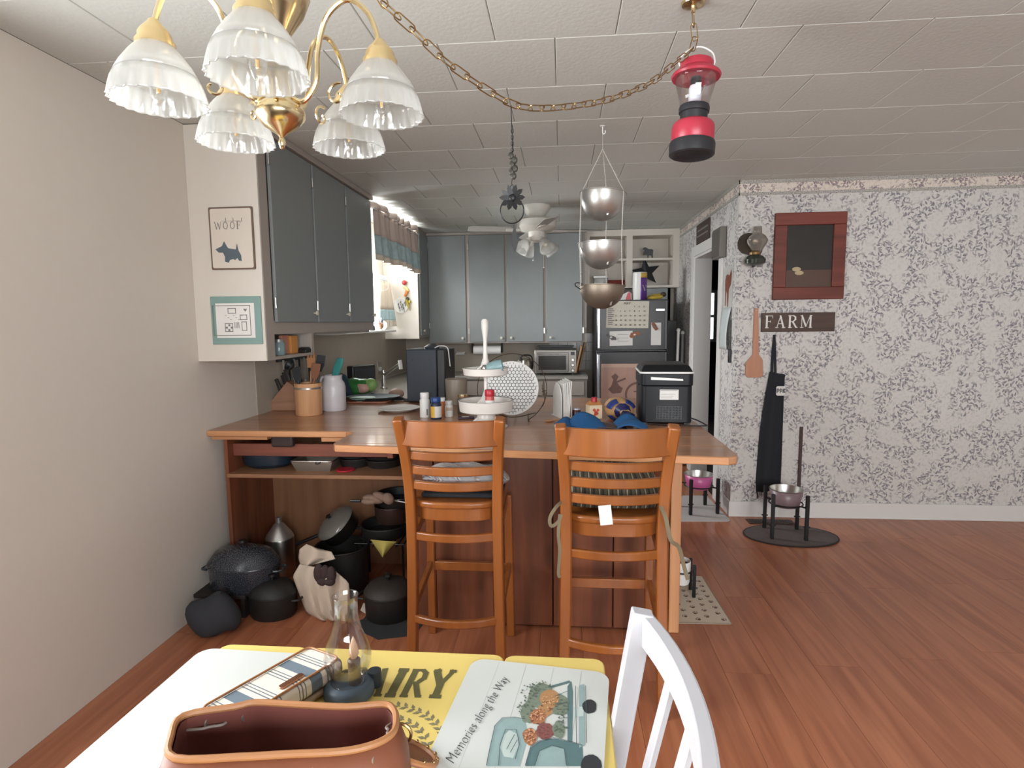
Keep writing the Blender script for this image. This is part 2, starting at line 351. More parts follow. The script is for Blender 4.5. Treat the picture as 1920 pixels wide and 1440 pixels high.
# ------------------------------------------------------------------ the room
fl = struct(MB().box(XL-.2, X2+.1, Y0-.1, 9.3, -.06, -.009).build('floor', m_gap, smooth=False))
PW, PL = .192, 1.28
pm = {}
nx = int((X2-XL)/PW)+1
for i in range(nx):
    x0, x1 = XL+i*PW, min(XL+(i+1)*PW, X2); y = -.1-((i*.47) % 1)*PL
    while y < YB:
        y0, y1 = max(y, -.1), min(y+PL, YB if x0 < XR else YP); y += PL
        if y1-y0 < .03 or x1-x0 < .02: continue
        key = (round(x1-x0, 3), round(y1-y0, 3))
        if key not in pm:
            a, b = key[0]-.0012, key[1]-.0012
            o = MB().box(-a/2, a/2, -b/2, b/2, -.009, 0).build('plank', m_floor, fl, smooth=False); pm[key] = o
        else:
            o = pm[key].copy(); COL.objects.link(o)
        o.location = ((x0+x1)/2, (y0+y1)/2, 0)
cl = struct(MB().box(XL-.2, X2+.1, Y0-.1, 9.3, CE+.016, CE+.08).build('ceiling', m_cback, smooth=False))
TS = .4118; cm = {}
def tile(x0, x1, y0, y1):
    if x1-x0 < .02 or y1-y0 < .02: return
    key = (round(x1-x0, 3), round(y1-y0, 3))
    if key not in cm:
        a, b = key[0]/2-.0009, key[1]/2-.0009; q = .003; mb = MB()
        mb.add([(-a, -b, .016), (a, -b, .016), (a, b, .016), (-a, b, .016), (-a, -b, q), (a, -b, q), (a, b, q), (-a, b, q), (-a+q, -b+q, 0), (a-q, -b+q, 0), (a-q, b-q, 0), (-a+q, b-q, 0)],
               [(0, 1, 2, 3)]+[(i+k, (i+1) % 4+k, (i+1) % 4+k+4, i+k+4) for k in (0, 4) for i in range(4)]+[(8, 11, 10, 9)])
        o = mb.build('ceiling_tile', m_ceil, cl, smooth=False); cm[key] = o
    else: o = cm[key].copy(); COL.objects.link(o)
    o.location = ((x0+x1)/2, (y0+y1)/2, CE)
j = -5
while 2.112+j*TS < YB:
    a, b = 2.112+j*TS, min(2.112+(j+1)*TS, YB); xo = -.024+(TS/2 if j % 2 else 0); k = -6
    while xo+k*TS < X2:
        x0, x1 = max(xo+k*TS, XL), min(xo+(k+1)*TS, X2); k += 1
        if b <= YP: tile(x0, x1, a, b)
        elif a >= YP: tile(x0, min(x1, XR), a, b)
        else:
            if x1 <= XR: tile(x0, x1, a, b)
            elif x0 >= XR: tile(x0, x1, a, YP)
            else: tile(x0, XR, a, b); tile(XR, x1, a, YP)
    j += 1
def wall(name, mat, boxes):
    mb = MB()
    for q in boxes: mb.box(*q)
    return struct(mb.build(name, mat, smooth=False))
t = .14
# left wall with the dining window (y .15..1.55) and the kitchen window (y 4.56..5.62)
wl = wall('wall_left', m_cream, [(XL-t, XL, Y0-t, .15, 0, CE), (XL-t, XL, .15, 1.55, 0, .88), (XL-t, XL, .15, 1.55, 2.12, CE), (XL-t, XL, 1.55, 4.56, 0, CE),
     (XL-t, XL, 4.56, 5.62, 0, 1.40), (XL-t, XL, 4.56, 5.62, 2.28, CE), (XL-t, XL, 5.62, YB, 0, CE)])
sl = MB().box(XL, XL+.004, 3.3, YB, .9, 1.40).build('backsplash', m_splash, wl, smooth=False)
wb = wall('wall_back', m_splash, [(XL-t, XR+t, YB, YB+t, 0, CE)])
wr = wall('wall_right', m_wallpaper, [(XR, XR+t, YP, 4.74, 0, CE), (XR, XR+t, 4.74, 5.63, 2.04, CE), (XR, XR+t, 5.63, YB, 0, CE)])
wp = wall('wall_partition', m_wallpaper, [(XR+t, X2, YP, YP+t, 0, CE)])
wall('wall_dining_right', m_wallpaper, [(X2, X2+t, Y0, YP+t, 0, CE)])
wall('wall_rear', m_cream, [(XL, -.5, Y0-t, Y0, 0, CE), (-.5, 2.3, Y0-t, Y0, 0, .8), (-.5, 2.3, Y0-t, Y0, 2.2, CE), (2.3, X2, Y0-t, Y0, 0, CE)])
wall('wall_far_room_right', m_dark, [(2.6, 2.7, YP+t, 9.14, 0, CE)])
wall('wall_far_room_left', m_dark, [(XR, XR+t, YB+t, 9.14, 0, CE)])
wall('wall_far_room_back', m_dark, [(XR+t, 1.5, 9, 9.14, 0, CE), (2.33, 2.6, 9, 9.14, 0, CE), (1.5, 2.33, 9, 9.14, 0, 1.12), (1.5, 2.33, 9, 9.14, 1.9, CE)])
# wallpaper border with its two moulded strips, one run per wall
for nm, mk in (('border', lambda z0, z1, e: [(XR-e, XR, YP-e, YB, z0, z1)]), ('border_front', lambda z0, z1, e: [(XR-e, X2, YP-e, YP, z0, z1)])):
    par = wr if nm == 'border' else wp
    MB().box(*mk(2.33, 2.40, .0015)[0]).build('wallpaper_border', m_border, par, smooth=False)
    MB().box(*mk(2.395, 2.42, .006)[0]).build('border_strip', m_bstrip, par, smooth=False)
    MB().box(*mk(2.315, 2.335, .005)[0]).build('border_strip', m_bstrip, par, smooth=False)
bb = struct(MB().box(XR-.012, X2, YP-.014, YP, 0, .115).box(XR-.012, X2, YP-.018, YP, 0, .012).build('baseboard_partition', m_white, bevel=.003))
bb = struct(MB().box(XR-.012, XR, YP-.012, 4.64, 0, .115).build('baseboard_right', m_white, bevel=.003))
struct(MB().box(XL, -1.5, 2.70, 2.712, 0, .0).build('baseboard_left', m_white)) if False else None
# doorway: casing boards and jamb
dr = struct(MB().box(XR-.018, XR, 5.63, 5.72, 0, 2.13).build('door_1', m_white, bevel=.003)); dr['label'] = 'white painted doorway casing in the wallpapered wall'
MB().box(XR-.018, XR, 4.65, 4.74, 0, 2.13).build('casing_board', m_white, dr, bevel=.003)
MB().box(XR-.018, XR, 4.74, 5.63, 2.04, 2.13).build('casing_head', m_white, dr, bevel=.003)
MB().box(XR-.005, XR+t+.01, 5.612, 5.632, 0, 2.04).build('jamb', m_white, dr, smooth=False)
MB().box(XR-.005, XR+t+.01, 4.738, 4.758, 0, 2.04).build('jamb', m_white, dr, smooth=False)
MB().box(XR-.005, XR+t+.01, 4.758, 5.612, 2.02, 2.042).build('jamb_head', m_white, dr, smooth=False)
def window(name, axis, p0, a0, a1, z0, z1, fr=.045, label=None, rail=True):
    """frame and two panes set in an opening; axis 'x' = wall of constant x"""
    def bx(a, b, c, d, e0, e1): return (p0-e1, p0-e0, a, b, c, d) if axis == 'x' else (a, b, p0-e1, p0-e0, c, d)
    mb = MB()
    for q in ((a0, a0+fr, z0, z1), (a1-fr, a1, z0, z1), (a0+fr, a1-fr, z0, z0+fr), (a0+fr, a1-fr, z1-fr, z1)): mb.box(*bx(*q, .05, .11))
    o = struct(mb.build(name, m_white, bevel=.003)); zm = (z0+z1)/2
    if rail: MB().box(*bx(a0+fr, a1-fr, zm-.02, zm+.02, .055, .10)).build('sash_rail', m_white, o)
    for c, d in ((z0+fr, zm), (zm, z1-fr)): MB().box(*bx(a0+fr, a1-fr, c, d, .078, .082)).build('pane', m_pane, o, smooth=False)
    if label: o['label'] = label
    return o
window('window_1', 'x', XL, 4.56, 5.62, 1.40, 2.28, label='bright kitchen window over the sink')
window('window_2', 'x', XL, .15, 1.55, .88, 2.12)
window('window_3', 'y', Y0, -.5, 2.3, .8, 2.2)
w4 = window('window_4', 'y', 9.16, 1.5, 2.33, 1.12, 1.9)
# ------------------------------------------------------------------ wall cabinets
def xdoor(par, X, y0, y1, z0, z1, knob=None, hinge=None):
    d = MB().box(X, X+.018, y0, y1, z0, z1).build('door', m_door, par, bevel=.004)
    if knob: MB().lathe([(.004, 0), (.004, .012), (.013, .016), (.014, .024), (0, .029)], 12, Mx=RY(math.pi/2)).xf(TR((X+.018, knob[0], knob[1]))).build('knob', m_knob, d)
    for hy, hz in hinge or (): MB().box(X+.016, X+.022, hy-.007, hy+.007, hz-.03, hz+.03).cyl((X+.02, hy-.006, hz-.026), (X+.02, hy-.006, hz+.026), .004, n=8).build('hinge', m_steel, d)
    return d
def ydoor(par, Y, x0, x1, z0, z1, knob=None, hinge=None, mat=None):
    d = MB().box(x0, x1, Y-.018, Y, z0, z1).build('door', mat or m_door, par, bevel=.004)
    if knob: MB().lathe([(.004, 0), (.004, .012), (.013, .016), (.014, .024), (0, .029)], 12, Mx=RX(math.pi/2)).xf(TR((knob[0], Y-.018, knob[1]))).build('knob', m_knob, d)
    for hx, hz in hinge or (): MB().box(hx-.006, hx+.006, Y-.022, Y-.016, hz-.03, hz+.03).build('hinge', m_steel, d)
    return d
XC = -1.47; YC0 = 2.77
wc = T('wall_cabinet', 'long grey-green wall cabinet with three plain doors left of the kitchen window', 'cabinet', (XL, YC0, 1.27))
MB().box(XL+.001, XC-.02, YC0+.012, 4.44, 1.405, CE-.004).build('carcass', m_taupe, wc, smooth=False)
MB().box(XL+.001, XC, YC0, YC0+.012, 1.27, CE-.004).build('end_panel', m_cream, wc, smooth=False)
ff = MB()
for q in ((YC0+.012, 2.86, 1.27, CE-.004), (4.40, 4.44, 1.40, CE-.004), (2.86, 4.40, 2.37, CE-.004), (2.86, 4.40, 1.40, 1.47), (3.345, 3.395, 1.47, 2.37), (3.87, 3.92, 1.47, 2.37)): ff.box(XC-.02, XC, *q)
ff.build('face_frame', m_taupe, wc, smooth=False)
MB().box(XC-.005, XC+.03, YC0+.012, 4.44, CE-.035, CE-.003).build('crown_strip', m_taupe, wc, bevel=.004)
for (a, b, ky, hy) in ((2.867, 3.352, 3.31, 2.86), (3.378, 3.876, 3.83, 3.37), (3.904, 4.415, 4.37, 3.895)):
    xdoor(wc, XC, a, b, 1.462, 2.375, (ky, 1.515), ((hy, 1.56), (hy, 2.27)))
cb = MB()
for q in ((2.86, 3.32, 1.27, 1.286), (3.30, 3.33, 1.286, 1.40)): cb.box(XL+.001, XC, *q)
cb.box(XL+.001, XL+.012, 2.78, 3.30, 1.286, 1.405)
cb.build('cubby_shelf', m_taupe, wc, smooth=False)
MB().box(-1.70, -1.50, 3.36, 4.42, 1.385, 1.404).build('bottom_rail', m_taupe, wc, smooth=False)
cc = T('wall_cabinet', 'narrow grey corner wall cabinet with cream end panel beside the curtained window', 'cabinet', (XL, 5.88, 1.29))
MB().box(XL+.001, XC-.02, 5.892, 6.66, 1.30, CE-.004).box(XC-.02, XC, 5.892, 5.93, 1.30, CE-.004).box(XC-.02, XC, 6.27, 6.318, 1.30, CE-.004).box(XC-.02, XC, 5.93, 6.27, 1.3, CE-.004).build('carcass', m_taupe, cc, smooth=False)
MB().box(XL+.001, XC, 5.88, 5.892, 1.29, CE-.004).build('end_panel', m_cream, cc, smooth=False)
xdoor(cc, XC, 5.925, 6.27, 1.32, 2.38, (5.98, 1.37), ((6.285, 1.42), (6.285, 2.28)))
YF = 6.32
zb, zt = P(950, 641, y=YF).z, 2.385
bc = T('wall_cabinet', 'wide grey wall cabinet with four doors on the back wall', 'cabinet', (XC, YB, zb-.01))
xr_ = P(1100, 540, y=YF).x
MB().box(XC+.001, xr_, YF+.02, YB-.001, zb-.01, CE-.004).build('carcass', m_taupe, bc, smooth=False)
ed = [P(x, 540, y=YF).x for x in (804, 873.5, 880, 946.5, 951, 1019, 1025, 1092)]
ff = MB().box(XC+.001, xr_, YF, YF+.02, zt-.02, CE-.004).box(XC+.001, xr_, YF, YF+.02, zb-.012, zb+.02)
for a, b in ((XC+.001, ed[0]+.01), (ed[1]-.01, ed[2]+.01), (ed[3]-.01, ed[4]+.01), (ed[5]-.01, ed[6]+.01), (ed[7]-.01, xr_)): ff.box(a, b, YF, YF+.02, zb+.02, zt-.02)
ff.build('face_frame', m_taupe, bc, smooth=False)
MB().box(XC+.001, xr_, YF-.02, YF, CE-.03, CE-.003).build('crown_strip', m_taupe, bc, bevel=.003)
for k, (kx, hx) in enumerate(((1, 0), (1, 0), (0, 1), (0, 1))):
    a, b = ed[2*k], ed[2*k+1]
    ydoor(bc, YF, a, b, zb, zt, ((b-.04 if kx else a+.04), zb+.045), ((a-.008 if not hx else b+.008, zb+.12), (a-.008 if not hx else b+.008, zt-.12)))
# ------------------------------------------------------------------ white pigeonhole shelves over the fridge
su = T('wall_shelf', 'white open shelf unit with cubbies above the black fridge', 'shelf', (.27, YB, 1.82))
sx0, sx1 = xr_+.002, XR-.002; ys = 6.36
zs0 = P(1220, 601, y=ys).z; zs1 = P(1220, 485.5, y=ys).z; zs0 = P(1220, 535, y=ys).z
xm0, xm1 = P(1175, 480, y=ys).x, P(1186, 480, y=ys).x; xq = P(1262, 480, y=ys).x
MB().box(sx0, sx1, YB-.014, YB-.001, zs0-.02, CE-.004).build('back_panel', m_cream, su, smooth=False)
for a, b in ((sx0, sx0+.03), (xm0, xm1), (xq, sx1)): MB().box(a, b, ys, YB-.014, zs0, CE-.004).build('upright_board', m_cream, su, smooth=False)
MB().box(sx0, sx1, ys-.004, YB-.014, zs0-.024, zs0).build('bottom_board', m_cream, su, smooth=False)
MB().box(sx0+.03, xm0, ys, YB-.014, zs1-.012, zs1+.01).build('shelf_board', m_cream, su, smooth=False)
MB().box(xm1, xq, ys, YB-.014, zs1-.012, zs1+.01).build('shelf_board', m_cream, su, smooth=False)
MB().box(sx0+.03, xq, ys+.002, YB-.014, CE-.07, CE-.005).build('top_board', m_cream, su, smooth=False)
MB().box(.86, xq, ys+.11, ys+.13, 1.42, zs0-.026).box(xq-.03, xq, ys+.11, ys+.14, 1.42, zs0-.026).build('side_panel', m_door, su, smooth=False)
# ------------------------------------------------------------------ base units and worktops
CB = .885
lc = T('base_cabinet', 'grey base cabinet run under the kitchen window worktop', 'cabinet', (-1.45, 5.2, 0))
MB().box(XL+.012, -1.17, 4.11, 6.66, .1, CB-.036).build('carcass', m_taupe, lc, smooth=False)
MB().box(XL+.012, -1.24, 4.11, 6.66, 0, .1).build('plinth', m_dgrey, lc, smooth=False)
for k in range(3): xdoor(lc, -1.17, 4.14+k*.62, 4.72+k*.62, .13, .70, (4.19+k*.62, .64))
bcx = P(1103, 706, y=6.02).x
bcab = T('base_cabinet', 'taupe base cabinet with drawers under the toaster oven', 'cabinet', (-.4, 6.3, 0))
MB().box(-1.14, bcx-.01, 6.05, 6.66, .1, CB-.036).build('carcass', m_taupe, bcab, smooth=False)
MB().box(-1.14, bcx-.01, 6.12, 6.66, 0, .1).build('plinth', m_dgrey, bcab, smooth=False)
for k in range(3):
    a = bcx-.02-(k+1)*.43
    MB().box(a, a+.41, 6.032, 6.05, .68, .83).build('drawer', m_taupe, bcab, bevel=.004)
    ydoor(bcab, 6.05, a, a+.41, .12, .66, (a+.05, .6), mat=m_taupe)
wt = rehome(MB().box(XL+.006, -1.14, 4.105, YB-.001, CB-.036, CB).build('worktop', M('grey_laminate', (150, 146, 138), .3, var=.05), bevel=.006), (-1.45, 5.3, CB-.036))
tag(wt, 'grey laminate worktop below the kitchen window', 'worktop')
wt = rehome(MB().box(-1.139, bcx, 6.02, YB-.001, CB-.036, CB).build('worktop', MATS['grey_laminate'], bevel=.006), (-.4, 6.3, CB-.036))
tag(wt, 'grey laminate worktop along the back wall carrying the toaster oven', 'worktop')
tiles = [(-.15+.105*i, .90+.105*j) for i in range(5) for j in range(4)]
for (a, b) in tiles: MB().box(a, a+.102, YB-.006, YB, b, b+.102).build('wall_tile', M('white_tile', (190, 188, 184), .2), wb, bevel=.002, seg=1)
# ------------------------------------------------------------------ peninsula
FL, FR = P(640, 834, z=CT), P(1368, 857, z=CT)
pen = T('peninsula', 'knotty pine breakfast bar with planked wooden top and vertical board front', 'counter', (-.1, 3.2, 0))
yl = P(500, 807.5, z=CT).y; xl = P(655, 808, z=CT).x
def fy(x): return FL.y+(FR.y-FL.y)*(x-FL.x)/(FR.x-FL.x)
XE = P(1300, 790, z=CT).x+.005; YBK = 4.10
# top made of planks running across; front plank follows the slanted edge
NP = 9
ybase = 2.52
edges = [ybase+(YBK-ybase)*k/(NP-1) for k in range(NP)]
MB().prism([(FL.x-.05, fy(FL.x)+.03), (FL.x-.035, fy(FL.x)+.008), (FL.x-.01, fy(FL.x)), (XE-.05, fy(XE)), (XE-.015, fy(XE)+.018), (XE, fy(XE)+.055), (XE, ybase-.0006), (FL.x-.05, ybase-.0006)], .034, o=(0, 0, CT-.034)).build('top_plank', m_top, pen, bevel=.008, seg=3)
for k in range(NP-1):
    a, b = edges[k]+.0006, edges[k+1]-.0006
    if b < yl: x0 = FL.x-.05
    elif a < yl:
        MB().prism([(FL.x-.05, a), (XE, a), (XE, b), (XL+.002, b), (XL+.002, yl), (xl-.03, yl), (xl, yl-.012), (FL.x-.05, yl-.03)] if a < yl-.03 else [(xl, a), (XE, a), (XE, b), (XL+.002, b), (XL+.002, yl), (xl, yl)], .034, o=(0, 0, CT-.034)).build('top_plank', m_top, pen, bevel=.003)
        continue
    else: x0 = XL+.002
    MB().box(x0, XE, a, b, CT-.034, CT).build('top_plank', m_top, pen, bevel=.0015, seg=1)
MB().box(XL+.002, xl-.01, yl-.012, yl-.0005, CT-.03, CT-.001).build('edge_strip', m_edge, pen, bevel=.003)
MB().bar((FL.x-.03, fy(FL.x-.03)-.003, CT-.017), (XE-.05, fy(XE-.05)-.003, CT-.017), .007, .03).build('edge_strip', m_edge, pen, bevel=.002)
YPN = 2.64
for a, b in ((-.735, -.605), (-.605, -.325), (-.325, -.045), (-.045, .235), (.235, .492)):
    MB().box(a+.0025, b-.0025, YPN-.02, YPN, .012, CT-.036).build('front_board', m_pine, pen, bevel=.003)
MB().box(-.735, .49, YPN, YPN+.02, .01, CT-.036).build('backing', M('dark_pine', (60, 36, 24), .7), pen, smooth=False)
MB().box(.492, .54, YPN-.026, YPN+.02, 0, CT-.036).build('end_post', m_pinel, pen, bevel=.004)
for k in range(5): MB().box(.50, .53, YPN+.022+k*.28, YPN+.298+k*.28, 0, CT-.036).build('end_board', m_pinel, pen, bevel=.003)
MB().box(-.735, .53, 4.02, 4.04, .01, CT-.036).build('kitchen_side', m_taupe, pen, smooth=False)
MB().box(-.755, -.737, 2.66, 4.04, 0, CT-.036).build('divider', m_pine, pen, smooth=False)
for x, l in ((-.42, .2), (.02, .2), (.44, .2)):   # corbel brackets under the overhang
    MB().prism([(0, 0), (.2, 0), (.2, -.03), (.06, -.07), (.02, -.14), (0, -.14)], .03, Mx=frame((0, 0, 0), (0, -1, 0), (0, 0, 1)), o=(x, YPN-.02, CT-.037)).build('bracket', m_pine, pen, bevel=.003)
MB().box(.30, XE-.05, 2.44, 2.50, CT-.06, CT-.035).build('under_rail', m_pine, pen, smooth=False)
# open pot storage at the left of the peninsula
YO = 3.30
MB().box(XL+.075, -.757, YO, YO+.02, 0, CT-.036).build('back_panel', wood('back_panel_wood', (120, 82, 56), (146, 104, 74), 'Z', .5, .6), pen, smooth=False)
MB().box(XL+.055, XL+.075, 2.85, YO, 0, CT-.036).build('side_panel', m_pine, pen, smooth=False)
zsf = P(600, 890, y=2.84).z
MB().box(XL+.075, -.757, 2.83, YO, zsf-.02, zsf).build('shelf', wood('shelf_wood', (140, 100, 72), (170, 124, 90), 'X', .5, .8), pen, bevel=.002)
zr = P(600, 852, y=2.9).z
MB().box(XL+.075, -.90, 2.90, 2.92, zr-.012, zr+.055).build('apron_rail', wood('red_pine', (116, 66, 52), (146, 86, 66), 'X', .5, .8), pen, bevel=.002)
MB().box(-.90, -.87, 2.86, 2.93, zsf+.085, CT-.036).build('hanger_block', MATS['red_pine'], pen, bevel=.002)
MB().box(P(658, 812, y=2.8).x-.16, -1.02, 2.81, 2.86, CT-.056, CT-.035).build('under_rail', m_edge, pen, smooth=False)
MB().box(P(505, 812, y=2.84).x-.3, P(505, 812, y=2.84).x, 2.815, 2.86, CT-.05, CT-.035).build('under_rail', m_edge, pen, smooth=False)
MB().box(P(507, 828, y=2.86).x, P(548, 828, y=2.86).x, 2.862, 2.898, CT-.10, CT-.037).build('dark_block', M('dark_leather', (58, 44, 42), .6), pen, bevel=.01)
# ------------------------------------------------------------------ bar stools
RECT = lambda a, b: [(-a/2, -b/2), (a/2, -b/2), (a/2, b/2), (-a/2, b/2)]
def smoothpts(pts, n):
    """Catmull-Rom through pts"""
    pts = [Vector(p) for p in pts]; q = [pts[0]*2-pts[1]]+pts+[pts[-1]*2-pts[-2]]; out = []
    for i in range(1, len(q)-2):
        for k in range(n):
            t = k/n; a, b, c, d = q[i-1:i+3]
            out.append(.5*((2*b)+(c-a)*t+(2*a-5*b+4*c-d)*t*t+(3*b-a-3*c+d)*t**3))
    out.append(pts[-1]); return out
def make_stool(label, loc):
    s = T('bar_stool', label, 'stool', loc, group='honey wood bar stools at the breakfast bar')
    for k in (-1, 1):
        pts = smoothpts([(k*.182, -.005, 0), (k*.174, .02, .40), (k*.172, .022, .70), (k*.178, .0, .90), (k*.193, -.055, 1.095)], 5)
        MB().sweep(pts, RECT(.040, .044), up=(0, -1, 0)).build('back_leg', m_stool, s, w=False, bevel=.006)
        pts = [(k*.185, .385, 0), (k*.178, .365, .68)]
        MB().sweep(pts, RECT(.036, .036), up=(0, -1, 0)).build('front_leg', m_stool, s, w=False, bevel=.005)
        MB().bar((k*.178, .03, .30), (k*.182, .37, .345), .02, .034).build('side_stretcher', m_stool, s, w=False, bevel=.003)
        MB().sweep(smoothpts([(k*.168, .045, .61), (k*.17, .2, .635), (k*.17, .35, .66)], 4), RECT(.02, .04)).build('seat_rail', m_stool, s, w=False, bevel=.003)
    def rail(nm, z, h, th, bow, yb, hw):
        pts = [(hw*(-1+2*i/12), yb-bow*(1-((-1+2*i/12))**2), z) for i in range(13)]
        return MB().sweep(pts, RECT(th, h)).build(nm, m_stool, s, w=False, bevel=.005)
    rail('crest_rail', 1.036, .10, .022, .045, -.035, .182)
    for z, y, hw in ((.945, -.006, .172), (.884, .006, .170), (.822, .014, .168)): rail('back_slat', z, .035, .02, .042, y, hw)
    rail('lower_rail', .612, .034, .02, .035, .022, .165)
    rail('foot_rail', .275, .032, .022, .045, .005, .168)
    MB().bar((-.165, .372, .335), (.165, .372, .335), .022, .042).build('front_stretcher', m_stool, s, w=False, bevel=.003)
    def outl(e): return [((.19+e)*math.copysign(abs(math.cos(a))**.6, math.cos(a)), .195+(.2+e)*math.copysign(abs(math.sin(a))**.6, math.sin(a))) for a in [6.28318*i/36 for i in range(36)]]
    MB().prism(outl(0), .028, o=(0, 0, .725)).build('seat', m_stool, s, w=False, bevel=.009, seg=3)
    MB().prism(outl(-.012), .05, o=(0, 0, .675)).build('apron', m_stool, s, w=False, bevel=.003)
    return s
st1 = make_stool('honey wood ladder-back bar stool with the grey floral cushion, left of the pair', (P(840, 790, y=2.10).x, 2.165, 0))
st2 = copy_tree(st1); st2.location = (P(1157, 793, y=1.97).x, 2.03, 0); st2['label'] = 'honey wood ladder-back bar stool with the striped tie-on pad, right of the pair'
m_floralc = spots('grey_floral_cloth', (176, 176, 180), [(108, 114, 126), (214, 210, 204), (150, 130, 130)], scale=38, asp=1.8, size=.42, dens=.45)
def pillow(name, w, d, h, mat, parent, ps=.6):
    def fn(u, v, sgn):
        x, y = 2*u-1, 2*v-1; k = max(0, (1-abs(x)**2.6)*(1-abs(y)**2.6))**ps
        return Vector((x*w/2*(1-.06*abs(y)**2), y*d/2*(1-.06*abs(x)**2), sgn*h/2*k+.006*math.sin(9*x+4*y)*k))
    mb = MB(); mb.grid(lambda u, v: fn(u, v, 1), 14, 14); mb.grid(lambda u, v: fn(u, v, -1), 14, 14)
    return mb.build(name, mat, parent, w=False)
L1 = st1.location
cu = T('seat_cushion', 'grey floral throw pillow lying on the left bar stool', 'cushion', (L1.x+.02, L1.y+.20, .755))
p_ = pillow('pillow', .36, .36, .10, m_floralc, cu); p_.location = (0, 0, .055); p_.rotation_euler = (math.radians(-8), math.radians(3), .15)
MB().box(-.16, .16, -.15, .15, 0, .02).build('base_pad', M('black_cloth', (34, 34, 38), .9), cu, w=False, bevel=.008)
m_oliv = stripes('olive_stripe_cloth', [(0, (86, 78, 62)), (.3, (58, 54, 46)), (.42, (150, 140, 120)), (.56, (70, 64, 52)), (.8, (40, 38, 34))], 0, 30)
L2 = st2.location
cu = T('seat_cushion', 'brown striped tie-on chair pad on the right bar stool', 'cushion', (L2.x, L2.y+.20, .755))
mb = MB()
def padfn(u, v, s):
    x, y = 2*u-1, 2*v-1; k = max(0, (1-x**4)*(1-y**4))**.35
    return Vector((x*.185, y*.17, .045+s*.042*k*(1 if s < 0 else 1+.12*math.sin(7*x)*math.sin(6*y))+(.05*v**2 if 1 else 0)))
mb.grid(lambda u, v: padfn(u, v, 1), 14, 12); mb.grid(lambda u, v: padfn(u, v, -1), 14, 12); mb.build('pad', m_oliv, cu, w=False)
m_tie = M('olive_ribbon', (112, 100, 78), .8)
def ribbon(name, pts, w, mat, par, up=(0, 0, 1)): return MB().sweep(smoothpts(pts, 5), RECT(w, .0022), up=up).build(name, mat, par, w=True)
q = L2
ribbon('tie', [(q.x+.16, q.y-.0, .80), (q.x+.17, q.y-.055, .77), (q.x+.185, q.y-.07, .70), (q.x+.215, q.y-.06, .67), (q.x+.235, q.y-.05, .60), (q.x+.25, q.y-.05, .55)], .014, m_tie, cu, (0, 1, 0))
ribbon('tie', [(q.x-.17, q.y+.03, .81), (q.x-.205, q.y-.03, .80), (q.x-.23, q.y-.04, .76), (q.x-.225, q.y-.04, .73), (q.x-.20, q.y-.035, .745), (q.x-.19, q.y-.03, .77)], .012, m_tie, cu, (0, 1, 0))
ribbon('tie', [(q.x-.195, q.y-.03, .77), (q.x-.2, q.y-.04, .70), (q.x-.195, q.y-.04, .64), (q.x-.2, q.y-.04, .56), (q.x-.195, q.y-.04, .54)], .012, m_tie, cu, (0, 1, 0))
c0 = P(1133, 966, y=q.y-.035)
mt_ = MB().box(-.022, .022, -.0006, .0006, -.075, .0, R=None).xf(TR(c0+Vector((0, -.004, .037))) @ RX(.12) @ RY(-.12)).build('care_tag', m_paper, cu)
text('tag_print', 'WARNING\nmmmmm mm\nmmm mmmm\nmmmmmmm\nmmm mm', .0065, TR(c0+Vector((-.016, -.0105, .02))) @ RY(-.12) @ RX(math.pi/2), m_gprint, mt_) if False else None
# ------------------------------------------------------------------ dining table
TZ = .75
m_yel = M('yellow_paint', (226, 202, 118), .35, var=.02)
far = P(760, 1220, z=TZ).y; seamL = P(580, 1216, z=TZ).x; seamR = P(946, 1232, z=TZ).x; xrt = P(1122, 1238, z=TZ).x+.012; xlt = P(420, 1215, z=TZ).x-.01
tb = T('dining_table', 'yellow painted dining table with rounded leaves and lettered top', 'table', ((xlt+xrt)/2, .65, 0))
def leaf(x0, x1, y0=.16):
    w_, d_ = x1-x0-.0015, far-y0; mb = MB().prism(rrect(w_, d_, .022), .024, o=((x0+x1)/2, (y0+far)/2, TZ-.024)); return mb.build('table_leaf', m_yel, tb, bevel=.003)
leaf(xlt, seamL); leaf(seamL, seamR); leaf(seamR, xrt)
m_tw = M('table_white', (222, 220, 214), .45)
MB().box(xlt+.10, xrt-.10, .3, far-.12, TZ-.1, TZ-.025).build('apron', m_tw, tb, bevel=.003)
for x in (xlt+.12, xrt-.12):
    for y in (.33, far-.15): MB().lathe([(.02, 0), (.024, .05), (.03, .3), (.034, .5), (.034, TZ-.026)], 16, (x, y, 0)).build('leg', m_tw, tb)
m_dairy = M('olive_lettering', (92, 88, 52), .7, var=.25, scale=120)
